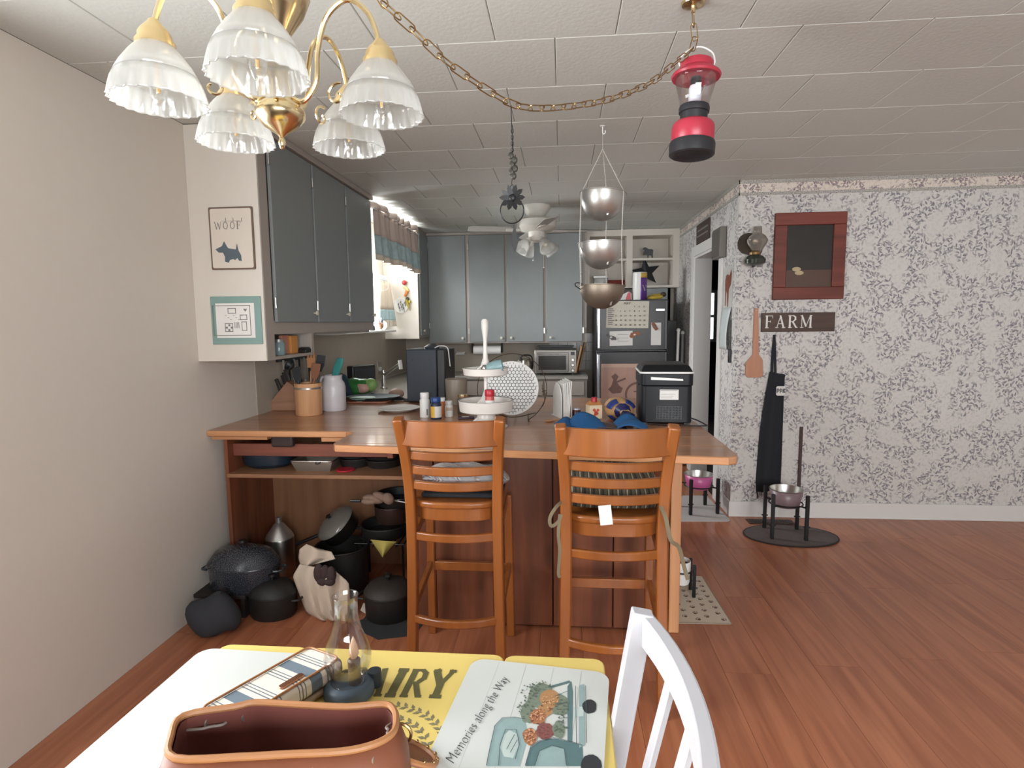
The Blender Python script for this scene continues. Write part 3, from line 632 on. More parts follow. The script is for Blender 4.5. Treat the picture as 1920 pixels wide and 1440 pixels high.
# DAIRY lettering printed on the top: baseline from the pixels of its two ends
a0, a1 = P(632, 1303, z=TZ), P(845, 1309, z=TZ)
top0 = P(770, 1256, z=TZ)
bl = (a1-a0); hh = abs(top0.y-(a0.y+a1.y)/2); Mx = frame((a0.x-.004, a0.y, TZ+.0004), bl, (0, 1, 0))
wtot = sum(SERIF[c][0]+.10 for c in 'DAIRY')*hh
S = Matrix.Diagonal((bl.length/wtot, 1, 1, 1))
serif(MB(), 'DAIRY', hh, Mx @ S, gap=.10, bold=1.5, shear=.12).build('lettering', m_dairy, tb)
m_sprig = M('sprig_print', (126, 120, 92), .75, var=.2, scale=150)
mb = MB()
cx, cy = P(700, 1395, z=TZ).x, P(745, 1420, z=TZ).y
for rr, n in ((.125, 26), (.095, 18)):
    for k in range(n):
        a = math.radians(-95+185*k/n); p = Vector((cx+rr*math.cos(a), cy+rr*math.sin(a), TZ+.0003))
        mb.prism(disc(.0035, 6, 1, .35), .0002+.00003*(k % 5), TR(p) @ RZ(a+math.pi/2))
        for s in (-1, 1): mb.prism([(0, 0), (.006, .0036), (.0145, 0), (.006, -.0036)], .0002+.00003*((k+s) % 5), TR(p+Vector((0, 0, .0001*(s+1)))) @ RZ(a+math.pi/2+s*rnd(.5, 1.1)))
mb.build('wreath_print', m_sprig, tb)
# ------------------------------------------------------------------ placemats
m_mat = M('pale_placemat', (206, 210, 206), .4, var=.02)
def placemat(label, o, xd, yd, w_, h_):
    t_ = T('placemat', label, 'placemat', o)
    MB().prism(rrect(w_, h_, .03, 5), .003, frame(o, xd, yd)).build('mat', m_mat, t_)
    return t_
pz = TZ+.0008
cTL, cTR, cBL = P(888, 1236, z=pz), P(1143, 1264, z=pz), P(822, 1440, z=pz)
xd = (cTR-cTL); xd.z = 0; W_ = xd.length; xd.normalize(); yd = Vector((-xd.y, xd.x, 0)); HH_ = .43
ctr = cTL+xd*W_/2-yd*HH_/2; ctr.z = pz
pmat = placemat('pale placemat printed with a blue truck full of flowers, right of the lettering', ctr, xd, yd, W_, HH_)
PMX = frame(ctr, xd, yd)
def pm2(px, py):   # pixel on the mat to mat coordinates
    v = PMX.inverted() @ P(px, py, z=pz); return (v.x, v.y)
zc = [0]
def printpoly(pts, mat, nm, px=True):
    zc[0] += 1; q = [pm2(*p) for p in pts] if px else pts
    return MB().prism(q, .0001, PMX @ TR((0, 0, .0030+.00005*zc[0]))).build(nm, mat, pmat, smooth=False)
m_tr1 = M('truck_blue_print', (142, 166, 166), .7, var=.12, scale=60); m_tr2 = M('truck_dark_print', (88, 116, 118), .7, var=.12, scale=60); m_tr3 = M('truck_light_print', (186, 200, 196), .7)
def blob(cx, cy, rx, ry, n=18, j=.12): return [(cx+rx*math.cos(6.2832*k/n)*rnd(1-j, 1+j), cy+ry*math.sin(6.2832*k/n)*rnd(1-j, 1+j)) for k in range(n)]
m_lin = M('plank_line_print', (186, 190, 186), .7)
for k in range(1, 5):
    x = -W_/2+W_*k/5; printpoly([(x, -HH_/2+.005), (x+.0008, -HH_/2+.005), (x+.0008, HH_/2-.005), (x, HH_/2-.005)], m_lin, 'board_line', False)
printpoly([(912, 1440), (918, 1410), (928, 1365), (942, 1350), (965, 1349), (985, 1352), (990, 1385), (975, 1440)], m_tr1, 'truck_cab')
printpoly([(938, 1405), (945, 1382), (955, 1372), (970, 1380), (972, 1402), (962, 1425), (945, 1422)], m_tr3, 'truck_window')
printpoly([(985, 1440), (995, 1405), (1012, 1393), (1040, 1388), (1075, 1396), (1092, 1402), (1094, 1440)], m_tr2, 'truck_bed_side')
printpoly([(1003, 1440), (1012, 1412), (1035, 1402), (1058, 1408), (1062, 1440)], m_tr1, 'wheel_arch')
printpoly([(1064, 1290), (1071, 1280), (1074, 1300), (1073, 1395), (1064, 1395)], m_tr2, 'rack_post')
printpoly([(1086, 1288), (1095, 1286), (1097, 1400), (1086, 1406)], m_tr1, 'tailgate')
printpoly([(1030, 1290), (1068, 1279), (1069, 1283), (1031, 1294)], m_tr2, 'rack_bar')
printpoly([(1075, 1330), (1094, 1328), (1094, 1346), (1075, 1348)], m_tr3, 'number_plate')
m_tyre = M('tyre_print', (48, 50, 54), .7)
printpoly(blob(1105, 1328, 14, 13, 14, .08), m_tyre, 'wheel'); printpoly(blob(1108, 1440, 20, 22, 14, .04), m_tyre, 'wheel')
fl_cols = [M('rust_flower_print', (160, 106, 74), .8, var=.3, scale=260), M('mauve_flower_print', (128, 78, 74), .8, var=.3, scale=260), M('ochre_flower_print', (170, 128, 86), .8, var=.3, scale=260), M('leaf_print', (116, 128, 112), .8, var=.3, scale=200)]
for (x, y, rx, ry, c) in ((1015, 1310, 26, 24, 3), (1045, 1325, 22, 20, 3), (990, 1340, 14, 20, 3), (1030, 1315, 18, 18, 2), (1022, 1336, 14, 12, 2), (1008, 1348, 16, 14, 0), (1022, 1376, 17, 16, 1), (994, 1385, 14, 16, 0), (1048, 1372, 12, 16, 3)):
    printpoly(blob(x, y, rx, ry), fl_cols[c], 'flower')
random.seed(11)
def scatter(nm, mat, spots_, n, r0, r1):
    mb = MB(); zc[0] += 1
    for (x, y, rx, ry) in spots_:
        for k in range(n):
            a_ = rnd(0, 6.28); d_ = math.sqrt(rnd(0, 1)); q = pm2(x+rx*d_*math.cos(a_), y+ry*d_*math.sin(a_)); r = rnd(r0, r1)
            mb.prism(disc(r, 6, 1, rnd(.4, .9)), .00012+.00001*k, PMX @ TR((q[0], q[1], .0032+.00005*zc[0])) @ RZ(rnd(0, 3)))
    return mb.build(nm, mat, pmat, smooth=False, kind='stuff')
scatter('flower_petals', M('petal_light', (202, 156, 118), .8), [(1030, 1315, 16, 16), (1008, 1348, 14, 12), (994, 1385, 12, 14)], 26, .0012, .0026)
scatter('flower_petals_dark', M('petal_dark', (112, 66, 56), .8), [(1022, 1376, 15, 14), (1008, 1350, 14, 12), (994, 1386, 12, 13), (1026, 1330, 14, 12)], 16, .001, .0022)  # darker printed petals scattered over the flowers
scatter('leaf_sprigs', M('leaf_dark', (92, 104, 92), .8), [(995, 1300, 18, 14), (1015, 1290, 22, 10), (985, 1330, 14, 20), (1052, 1330, 14, 22), (1050, 1365, 12, 16)], 24, .0014, .003)
m_line = M('ink_line', (70, 88, 92), .8)
def stroke(pts, w_=.0011):
    zc[0] += 1; q = [Vector((*pm2(*p), .0032+.00005*zc[0])) for p in pts]
    return MB().sweep([PMX @ p for p in q], [(-w_/2, 0), (w_/2, 0), (w_/2, .0001), (-w_/2, .0001)]).build('ink_line', m_line, pmat, smooth=False)
for pts_ in ([(912, 1440), (918, 1410), (928, 1365), (942, 1350), (965, 1349), (985, 1352)], [(935, 1440), (938, 1400), (948, 1372), (968, 1372), (974, 1400), (966, 1428)], [(985, 1440), (995, 1405), (1012, 1393), (1040, 1388), (1075, 1396), (1092, 1402)],
             [(1003, 1440), (1012, 1412), (1035, 1402), (1058, 1408), (1062, 1440)], [(1079, 1290), (1081, 1400)], [(1064, 1300), (1040, 1310)], [(1064, 1320), (1045, 1326)], [(1064, 1350), (1050, 1352)], [(1098, 1290), (1100, 1398)], [(950, 1410), (965, 1382)], [(957, 1416), (970, 1392)]): stroke(pts_)
p0, p1 = P(850, 1438, z=pz), P(960, 1268, z=pz)
d_ = p1-p0; d_.z = 0
text('lettering', 'Memories along the Way', .024, frame((p0.x, p0.y, pz+.0042), d_, Vector((-d_.y, d_.x, 0))) @ Matrix.Diagonal((d_.length/.262, 1.15, 1, 1)), m_print, pmat, shear=.35, off=-.0006)
o2 = P(470, 1300, z=pz); o2.x -= .02; o2.y = far-.03-.145
placemat('pale placemat under the striped pouch at the left of the table', Vector((o2.x-.02, o2.y-.05, pz)), (1, -.03, 0), (.03, 1, 0), .30, .39)
# ------------------------------------------------------------------ striped pouch
m_tick = stripes('blue_stripe_canvas', [(0, (222, 214, 202)), (.1, (110, 120, 128)), (.12, (222, 214, 202)), (.16, (110, 120, 128)), (.18, (222, 214, 202)), (.22, (110, 120, 128)), (.24, (222, 214, 202)), (.34, (104, 118, 130)), (.56, (222, 214, 202)), (.66, (110, 120, 128)), (.68, (222, 214, 202)), (.72, (110, 120, 128)), (.74, (222, 214, 202)), (.78, (110, 120, 128)), (.8, (222, 214, 202))], 0, 9.0)
m_tan = M('tan_leather', (168, 116, 74), .5, var=.08, bump=.1)
zb_ = TZ+.006
A_, B_ = P(445, 1345, z=zb_+.03), P(600, 1250, z=zb_+.03)
dx = B_-A_; dx.z = 0; ang_ = math.atan2(dx.y, dx.x)
po = T('zip_pouch', 'cream and blue striped canvas zip pouch with tan trim', 'pouch', ((A_.x+B_.x)/2-.01, (A_.y+B_.y)/2+.0, zb_), ang_)
body = MB().prism(rrect(.235, .105, .016, 5), .032); body.xf(TR((0, 0, .012)) @ RX(math.radians(-4))).build('body', m_tick, po, w=False, bevel=.009, seg=3)
MB().prism(rrect(.215, .10, .012, 4), .012).build('lower_flap', M('taupe_canvas', (168, 150, 128), .8), po, w=False, bevel=.004)
MB().tube([Vector((x, y, .046)) for x, y in rrect(.222, .094, .014, 5)], .0022, 6, closed=True).xf(RX(math.radians(-4))).build('piping', m_tan, po, w=False)
tgm = MB().prism(rrect(.05, .014, .006, 4), .003).xf(TR((.015, -.025, .0465))).build('badge', M('rose_gold', (206, 150, 120), .25, 1), po, w=False, bevel=.001)
text('badge_lettering', 'Club', .009, TR((.003, -.028, .05)), M('rose_dark', (120, 76, 60), .4, .5), None) if False else None
# ------------------------------------------------------------------ oil lamp candle
ol = T('oil_lamp', 'small glass chimney lamp with candle on a blue-grey metal base on the table', 'lamp', (P(655, 1302, z=TZ).x, P(655, 1302, z=TZ).y, TZ+.0005))
m_bgm = M('blue_grey_enamel', (74, 90, 104), .4)
MB().lathe([(0, 0), (.042, 0), (.047, .004), (.046, .02), (.04, .027), (.033, .029), (.032, .024), (0, .024)], 32).build('base', m_bgm, ol, w=False)
MB().sweep([(-.044-.02*math.sin(a), -.006, .016+.015*math.cos(a)) for a in [math.pi*k/10 for k in range(11)]], RECT(.014, .0025), up=(0, 1, 0)).build('finger_loop', m_bgm, ol, w=False)
MB().lathe([(.0, 0), (.013, 0), (.014, .006), (.013, .03), (.0, .032)], 20, (.040, .030, .001)).build('base_dark_side', M('dark_side_blue', (44, 52, 60), .45), ol, w=False)  # added cylinder; its dark colour stands in for the base's dark right side
MB().shell([(.027, .026), (.03, .036), (.042, .062), (.0435, .078), (.038, .10), (.028, .126), (.0225, .15), (.0215, .175), (.0225, .195), (.0238, .197)], 40).build('chimney', m_clear, ol, w=False, solid=.0015)
MB().lathe([(.012, .024), (.0115, .05), (.012, .07), (.009, .073)], 16, (.012, 0, 0)).build('candle', M('brown_wax', (92, 74, 60), .5), ol, w=False)
MB().lathe([(.004, .072), (.0095, .082), (.008, .094), (.004, .108), (0, .118)], 14, (.012, 0, 0)).build('flame_tip', M('amber_bulb', (190, 150, 116), .4), ol, w=False)
# ------------------------------------------------------------------ leather bag
rimpx = [(405, 1345), (440, 1325), (480, 1317), (560, 1321), (650, 1325), (718, 1320), (738, 1330), (743, 1352), (735, 1376), (700, 1396), (640, 1409), (540, 1414), (450, 1419), (395, 1425), (385, 1385)]
rz_ = .885
rim = [P(x, y, z=rz_) for x, y in rimpx]
for i in (0, 13, 14): rim[i].x -= .05
rim = [sum(((rim[(i+k) % 15]) for k in (0,)), Vector((0, 0, 0))) for i in range(15)]
def closed_cr(pts, n):
    out = []; m = len(pts)
    for i in range(m):
        a, b, c, d = pts[i-1], pts[i], pts[(i+1) % m], pts[(i+2) % m]
        for k in range(n):
            t = k/n; out.append(.5*((2*b)+(c-a)*t+(2*a-5*b+4*c-d)*t*t+(3*b-a-3*c+d)*t**3))
    return out
R_ = closed_cr(rim, 4); cen = sum(R_, Vector())/len(R_)
bgt = T('handbag', 'open tan leather bucket bag standing on the table', 'bag', (cen.x, cen.y, TZ))
m_leath = M('brown_leather', (128, 74, 50), .5, var=.1, bump=.15); m_lining = M('maroon_lining', (118, 66, 58), .85, var=.1)
def ring(sc, z, sh=0): return [Vector((cen.x+(p.x-cen.x)*sc, cen.y+(p.y-cen.y)*(sc+sh), z)) for p in R_]
def loft(rings, close_bottom=True):
    mb = MB(); n = len(rings[0]); mb.v = [p for r in rings for p in r]
    mb.f = [(i*n+k, i*n+(k+1) % n, (i+1)*n+(k+1) % n, (i+1)*n+k) for i in range(len(rings)-1) for k in range(n)]
    if close_bottom: mb.f.append(tuple(range(n)))
    return mb
loft([ring(1.06, TZ+.002, .25), ring(1.12, TZ+.03, .35), ring(1.1, TZ+.08, .22), ring(1.0, rz_)]).build('body', m_leath, bgt, solid=.0025)
loft([ring(.92, TZ+.012, .1), ring(1.0, TZ+.05, .12), ring(.965, rz_-.004)]).build('lining', m_lining, bgt)
MB().tube(R_, .0048, 8, closed=True).build('rim_trim', m_tan, bgt)
for i in (2, 6, 22, 28, 36, 42, 48):
    p = ring(1.0, rz_-.02)[i % len(R_)]; n = Vector((p.x-cen.x, p.y-cen.y, 0)).normalized()
    MB().lathe([(.003, 0), (.0075, 0), (.0075, .0025), (.003, .0025), (.003, 0)], 14, Mx=frame((0, 0, 0), n.cross(Vector((0, 0, 1))), (0, 0, 1)).to_3x3()).xf(TR(p+n*.003)).build('eyelet', m_dsteel, bgt)
i0 = ring(1.0, rz_-.022)
def cord(i, j):
    a, b = i0[i], i0[j]; n = ((a+b)/2-cen); n.z = 0; n.normalize(); m_ = (a+b)/2
    MB().tube(smoothpts([a-n*.004, a.lerp(m_, .5)-n*.012, m_-n*.010, b.lerp(m_, .5)-n*.012, b-n*.004], 5), .0022, 6).build('drawcord', M('grey_cord', (150, 138, 130), .4), bgt)
cord(0, 3); cord(24, 28)
tb0 = P(768, 1415, z=TZ+.03)
MB().prism(disc(.046, 26, 1.0, 1.15), .004, TR(tb0) @ RX(-.5) @ RY(.35)).build('strap_tab', m_leath, bgt, bevel=.001)
MB().tube([(TR(tb0) @ RX(-.5) @ RY(.35)) @ Vector((x, y, .005)) for x, y in disc(.043, 26, 1, 1.15)], .0045, 6, closed=True).build('tab_trim', m_tan, bgt)
for k in range(6):
    a = math.radians(95-28*k); p = (TR(tb0) @ RX(-.5) @ RY(.35)) @ Vector((.043*math.cos(a), .049*math.sin(a), .0095)); MB().sph(p, .003, 8, 5).build('rivet', m_abrass, bgt)
MB().tube([P(752, 1375, z=TZ+.07)+Vector((.016*math.cos(a), 0, .016*math.sin(a))) for a in [6.2832*k/18 for k in range(18)]], .0025, 6, closed=True).build('ring', m_abrass, bgt)
# ------------------------------------------------------------------ white chair at the right of the table
m_wc = M('white_chair_paint', (204, 204, 210), .35, var=.01)
zt_ = .955
T0 = P(1205, 1146, z=zt_)
ch = T('dining_chair', 'white painted slat-back dining chair at the right of the yellow table', 'chair', (T0.x-.2, T0.y-.21, 0))
rec = .16; WCH = .43; yb0, yf0 = T0.y-WCH, T0.y
def backx(z): return T0.x-(zt_-z)*rec
for yy in (yf0, yb0):
    MB().sweep([(backx(.45)-.01+.06, yy, 0), (backx(.45), yy, .45), (T0.x, yy, zt_)], RECT(.028, .036), up=(1, 0, 0)).build('back_post', m_wc, ch, bevel=.003)
def bow(v): return .034*(1-(2*v-1)**2)
pts = [(T0.x+bow(i/14)+.006, yf0-WCH*i/14, zt_-.032) for i in range(15)]
MB().sweep(pts, RECT(.024, .056)).build('crest_rail', m_wc, ch, bevel=.004)
pts = [(backx(.52)+bow(i/14)*.6, yf0-WCH*i/14, .52) for i in range(15)]
MB().sweep(pts, RECT(.022, .04)).build('lower_rail', m_wc, ch, bevel=.003)
for k in range(3):
    v = (k+1)/4; yy = yf0-WCH*v
    MB().sweep([(backx(.53)+bow(v)*.6, yy, .53), (T0.x+bow(v)+.004, yy, zt_-.055)], RECT(.032, .010), up=(1, 0, 0)).build('back_slat', m_wc, ch, bevel=.002)
MB().prism([(T0.x-.07, yf0+.012), (T0.x-.07, yb0-.012), (T0.x-.46, yb0-.025), (T0.x-.46, yf0+.025)], .03, o=(-.03, 0, .44)).build('seat', m_wc, ch, bevel=.008)
for yy in (yf0, yb0): MB().bar((T0.x-.46, yy, 0), (T0.x-.45, yy, .44), .034, .034, up=(0, 1, 0)).build('front_leg', m_wc, ch, bevel=.003)
for yy in (yf0, yb0): MB().bar((T0.x-.46, yy, .2), (T0.x-.06, yy, .2), .02, .03).build('stretcher', m_wc, ch, bevel=.003)
# ------------------------------------------------------------------ chandelier over the table
CX, CY = -.525, 1.09
chd = T('chandelier', 'polished brass chandelier with ribbed frosted glass bell shades', 'chandelier', (CX, CY, 1.775))
MB().lathe([(0, 1.777), (.004, 1.78), (.007, 1.79), (.004, 1.80), (.010, 1.806), (.03, 1.818), (.044, 1.835), (.045, 1.846), (.04, 1.855), (.028, 1.864), (.022, 1.876), (.018, 1.90), (.018, 1.96), (.026, 1.985), (.05, 2.02), (.062, 2.05), (.058, 2.065), (.03, 2.085), (.012, 2.10), (.012, 2.14), (.004, 2.15)], 28, (CX, CY, 0)).build('body', m_brass, chd)
MB().cyl((CX, CY, 2.15), (CX, CY, 2.40), .005, n=8).build('stem', m_brass, chd)
MB().lathe([(.06, 2.418), (.06, 2.41), (.045, 2.398), (.02, 2.388), (.006, 2.38)], 24, (CX, CY, 0)).build('ceiling_canopy', m_brass, chd)
RA = .195; m_rib = glass('ribbed_glass', gl=.16, rough=.08, diff=.34)
def shade_profile(r): return r
for k in range(5):
    a = math.radians(-73+72*k); c, s = math.cos(a), math.sin(a)
    def q(r, z): return Vector((CX+r*c, CY+r*s, z))
    arm = MB().tube(smoothpts([q(.016, 1.875), q(.045, 1.862), q(.072, 1.895), q(.078, 1.95), q(.098, 2.008), q(.138, 2.034), q(.176, 2.008), q(RA, 1.955), q(RA, 1.945)], 6), .0048, 8).build('arm', m_brass, chd)
    MB().tube([q(.112+(.022-.0022*t_)*math.cos(.75*t_+1.2), 1.87+(.022-.0022*t_)*math.sin(.75*t_+1.2)) for t_ in [i*.4 for i in range(22)]], .0026, 6).build('scroll', m_brass, arm)
    o = q(RA, 0)
    MB().lathe([(.008, 1.962), (.012, 1.956), (.022, 1.945), (.026, 1.938), (.026, 1.933), (.031, 1.926), (.031, 1.918), (.027, 1.916)][::-1], 24, o).build('shade_holder', M('cream_brass', (226, 200, 150), .3, .8), arm)
    fl_ = lambda an, i: 1+(.018 if i > 5 else .006)*math.cos(24*an)
    MB().shell([(.026, 1.925), (.031, 1.917), (.042, 1.904), (.054, 1.887), (.0625, 1.871)], 96, o, flute=fl_).build('glass_shade', m_frost, chd, solid=.0018)
    MB().shell([(.0625, 1.871), (.068, 1.858), (.0715, 1.844), (.0735, 1.831), (.0745, 1.828)], 96, o, flute=lambda an, i: 1+(.004+.008*i)*math.cos(24*an)).build('ribbed_rim', m_rib, chd, solid=.0018)
    MB().lathe([(.006, 1.918), (.010, 1.91), (.013, 1.885), (.016, 1.86), (.013, 1.838), (.006, 1.826), (0, 1.822)], 14, o).build('bulb', m_clear, chd)
    MB().cyl(o+Vector((0, 0, 1.845)), o+Vector((0, 0, 1.915)), .003, n=8).build('filament', M('amber_filament', (222, 176, 96), .4), chd)
# ------------------------------------------------------------------ swag chain
HK = P(1300, 4, z=CE); HK.z = CE
hk = T('ceiling_hook', 'small round brass ceiling canopy holding the swag chain above the lantern', 'hook', HK)
MB().lathe([(.0, -.012), (.02, -.012), (.034, -.008), (.037, 0)], 24).build('canopy', m_brass, hk, w=False)
MB().lathe([(.006, -.03), (.007, -.012)], 12).build('socket', m_brass, hk, w=False)
hangp = HK+Vector((0, 0, -.03))
A, B = (HK.x, HK.y), (CX, CY)
cpx = [(1262, 122), (1220, 155), (1150, 184), (1080, 198), (1010, 203), (960, 195), (900, 160), (840, 118), (790, 72), (750, 32), (716, 0)]
LNP = PV(1301, 88, A, (A[0]+.3, A[1]))
pts = [hangp, (hangp+LNP)/2, LNP]+[PV(x, y, A, B) for x, y in cpx]
pts.append(Vector((CX+.015, CY+.012, 2.385)))
pts = smoothpts(pts, 12)
# resample to even pitch
acc = [0]
for i in range(1, len(pts)): acc.append(acc[-1]+(pts[i]-pts[i-1]).length)
pitch = .038; nl = int(acc[-1]/pitch)
def along(s):
    for i in range(1, len(pts)):
        if acc[i] >= s: return pts[i-1].lerp(pts[i], (s-acc[i-1])/max(1e-9, acc[i]-acc[i-1]))
    return pts[-1]
sw = T('swag_chain', 'long brass swag chain looping below the ceiling', 'chain', hangp)
lm = None
for k in range(nl):
    a, b = along(k*pitch), along((k+1)*pitch); d = (b-a).normalized()
    if lm is None:
        path = [(x*1.0, y) for x, y in rrect(.049, .018, .0085, 4)]
        lm = MB().tube([(x, y, 0) for x, y in path], .0016, 6, closed=True).build('link', m_abrass, sw, w=False); o = lm
    else: o = lm.copy(); COL.objects.link(o)
    up = Vector((0, 0, 1)) if abs(d.z) < .95 else Vector((0, 1, 0)); side = d.cross(up).normalized(); up = side.cross(d)
    roll = (math.pi/2 if k % 2 else 0)+.5; y = up*math.cos(roll)+side*math.sin(roll)
    m = frame((a+b)/2-hangp, d, y); o.location = m.to_translation(); o.rotation_euler = m.to_euler()
# ------------------------------------------------------------------ red lantern
LT = P(1299, 172, y=LNP.y)
lz = lambda py: P(1299, py, y=LNP.y).z
zb_ = lz(293); zt_l = lz(112)
ln = T('lantern', 'red and black battery camping lantern hanging from the chain', 'lantern', (LT.x, LNP.y, zb_), rot=(math.radians(-2), math.radians(2.5), 0))
h = zt_l-zb_
Mx = None
m_lred = M('lantern_red', (176, 50, 68), .35, var=.03); m_lblk = M('lantern_black', (38, 38, 42), .45)
MB().lathe([(0, .012), (.05, .010), (.062, 0), (.068, .004), (.069, .035), (.066, .045), (.055, .046)], 36).build('base_ring', m_lblk, ln, w=False)
MB().lathe([(.062, .044), (.064, .047), (.064, .09), (.061, .10), (.054, .107), (.045, .109)], 36).build('body', m_lred, ln, w=False)
MB().lathe([(.040, .108), (.041, .135), (.045, .137), (.046, .150), (.044, .158), (.030, .158)], 36).build('collar', m_lblk, ln, w=False)
MB().shell([(.042, .157), (.047, .18), (.053, .205), (.060, .238), (.060, .25)], 36).build('globe', m_clear, ln, w=False, solid=.0015)
MB().lathe([(.018, .155), (.019, .16), (.019, .215), (.016, .222), (0, .222)], 20).build('lamp_tube', M('lamp_tube_white', (224, 226, 236), .3), ln, w=False)
MB().lathe([(.016, .222), (.016, .26)], 16).build('tube_cap', m_lblk, ln, w=False)
MB().lathe([(.058, .248), (.071, .246), (.074, .252), (.071, .258), (.056, .27), (.05, .275), (.050, .292), (.046, .298), (0, .30)], 36).build('cap', m_lred, ln, w=False)
MB().tube(smoothpts([(.05, 0, .283), (.053, 0, .30), (.045, 0, .325), (.018, 0, .342), (-.012, 0, .342), (-.04, 0, .322), (-.052, 0, .30), (-.05, 0, .283)], 5), .0028, 8).build('bail_handle', m_wplast, ln, w=False)
ln.scale = (h/.30*1.06, h/.30*1.06, h/.30)
# ------------------------------------------------------------------ suncatcher hanging from the chain
sA = PV(958, 200, A, B); ys_ = sA.y
S_ = lambda x, y: P(x, y, y=ys_)
sc_ = T('suncatcher', 'black flower suncatcher with round glass hanging from the brass chain', 'suncatcher', S_(965, 470))
MB().tube([S_(958, 198), S_(959, 225), S_(960, 250), S_(962, 285)], .0012, 6).build('hanger_wire', m_blkm, sc_)
mb = MB()
for k in range(9):
    a, b = S_(960, 236+k*6), S_(961, 243+k*6)
    mb.tube([(a+b)/2+Vector((.003*math.cos(t_)*(k % 2), .003*math.cos(t_)*(1-k % 2), .006*math.sin(t_))) for t_ in [6.2832*i/8 for i in range(8)]], .0008, 5, closed=True)
mb.build('chain', m_blkm, sc_)
mb = MB()
for i, (x, y) in enumerate([(958, 292), (965, 300), (960, 308), (966, 316), (959, 322), (963, 330)]): mb.sph(S_(x, y), (.007, .004, .009), 8, 6)
mb.tube([S_(960, 285), S_(962, 310), S_(959, 345)], .0016, 6).tube([S_(966, 290), S_(968, 305), S_(958, 320)], .001, 5).build('charm', M('pewter', (58, 55, 48), .5, .2), sc_)
c0 = S_(960, 395); rx, rz2 = abs(S_(982, 395).x-c0.x), abs(S_(960, 419).z-c0.z)
ringp = [c0+Vector((rx*math.cos(t_), 0, rz2*math.sin(t_)+(.009*max(0, math.sin(t_))**8))) for t_ in [6.2832*k/36 for k in range(36)]]
MB().tube(ringp, .0017, 6, closed=True).tube([S_(960, 345), c0+Vector((rx*.7, 0, rz2*.72))], .0012, 5).tube([S_(960, 345), c0+Vector((-rx*.7, 0, rz2*.72))], .0012, 5).build('frame', m_blkm, sc_)
MB().prism(disc(1, 30, rx*.98, rz2*.98), .002, frame(c0+Vector((0, .001, 0)), (1, 0, 0), (0, 0, 1))).build('glass_disc', glass('grey_glass', (250, 250, 248), .012), sc_)
fc = S_(961, 372)
for k in range(10):
    a = 6.2832*k/10; MB().prism([(0, 0), (.011, .006), (.025, .0055), (.033, 0), (.025, -.0055), (.011, -.006)], .002, frame(fc+Vector((0, -.003-.0015*(k % 2), 0)), (math.cos(a), -.25, math.sin(a)), (-math.sin(a), 0, math.cos(a)))).build('petal', m_blkm, sc_)
MB().sph(fc+Vector((0, -.006, 0)), (.010, .006, .010), 12, 7).build('flower_centre', m_blkm, sc_)
MB().tube([S_(963, 421), S_(963, 432)], .0012, 5).build('ring', m_blkm, sc_)
MB().prism([(-.003, .028), (.003, .029), (.006, .01), (.0085, -.005), (.003, -.026), (-.001, -.03), (-.006, -.012), (-.007, .01)], .003, frame(S_(965, 451), (1, 0, 0), (0, 0, 1))).build('pendant', m_blkm, sc_)
# ------------------------------------------------------------------ hanging colander tiers
CH = P(1130, 236, z=CE); yc = CH.y
hh_ = T('ceiling_hook', 'white screw hook in the ceiling holding the hanging colanders', 'hook', CH)
MB().lathe([(.003, -.004), (.014, -.003), (.014, 0)], 14).build('plate', m_wplast, hh_, w=False)
MB().tube(smoothpts([(0, 0, -.003), (0, 0, -.03), (.006, 0, -.04), (.013, 0, -.032), (.012, 0, -.022)], 4), .0028, 6).build('hook', m_wplast, hh_, w=False)
C_ = lambda x, y: P(x, y, y=yc)
cx_ = C_(1130, 400).x
col_ = T('hanging_colanders', 'three steel colander bowls hung in tiers on twisted white cord', 'hanging basket', (cx_, yc, C_(1130, 577).z))
bowls = [(1130.5, 364, 412, 41, .06), (1127, 456, 503, 41, -.02), (1129, 537, 577, 41, .03)]
rims = []
for i, (bx, ry, by, rw, tilt) in enumerate(bowls):
    o = C_(bx, ry); dep = o.z-C_(bx, by).z+.006; r = rw*yc/F
    prof = [(r*math.sin(a), -dep*math.cos(a)) for a in [math.pi/2*k/10 for k in range(11)]]; prof[0] = (0, -dep); prof += [(r+.004, .001), (r+.004, .004), (r-.001, .003)]
    mat = m_dsteel if i < 2 else M('worn_aluminium', (150, 138, 124), .5, .9, var=.12, scale=30)
    bo = MB().shell(prof, 40).xf(TR(o) @ RY(tilt) @ RX(-tilt*.6)).build('colander_bowl', mat, col_, solid=.0012)
    rims.append((o, r))
    MB().sweep([(o.x+.012*i+.02, yc-r*.62, o.z-dep*.62), (o.x+.01*i+.018, yc-r*.55, o.z-dep*.86)], RECT(.008, .003), up=(0, -1, 0)).build('bracket', m_steel, bo)
o, r = rims[2]
MB().tube(smoothpts([(o.x-r+.004, yc-.03, o.z-.015), (o.x-r-.022, yc-.03, o.z+.004), (o.x-r-.018, yc, o.z+.02), (o.x-r+.012, yc-.02, o.z+.012), (o.x-r+.03, yc-.06, o.z-.03)], 5), .0025, 6).build('handle', m_blkm, col_)
m_cord = stripes('twisted_cord', [(0, (224, 220, 212)), (.5, (150, 146, 140))], 2, 160)
top = C_(1130, 280)
MB().tube([C_(1130, 246), top], .0008, 5).build('thread', m_wplast, col_)
for (ax, an) in ((-1, 200), (1, -35), (.35, 75)):
    ang = math.radians(an); path = [top]
    for (o, r) in rims: path.append(o+Vector((r*1.02*math.cos(ang), r*1.02*math.sin(ang), 0)))
    MB().tube(path, .0026, 6).build('cord', m_cord, col_)
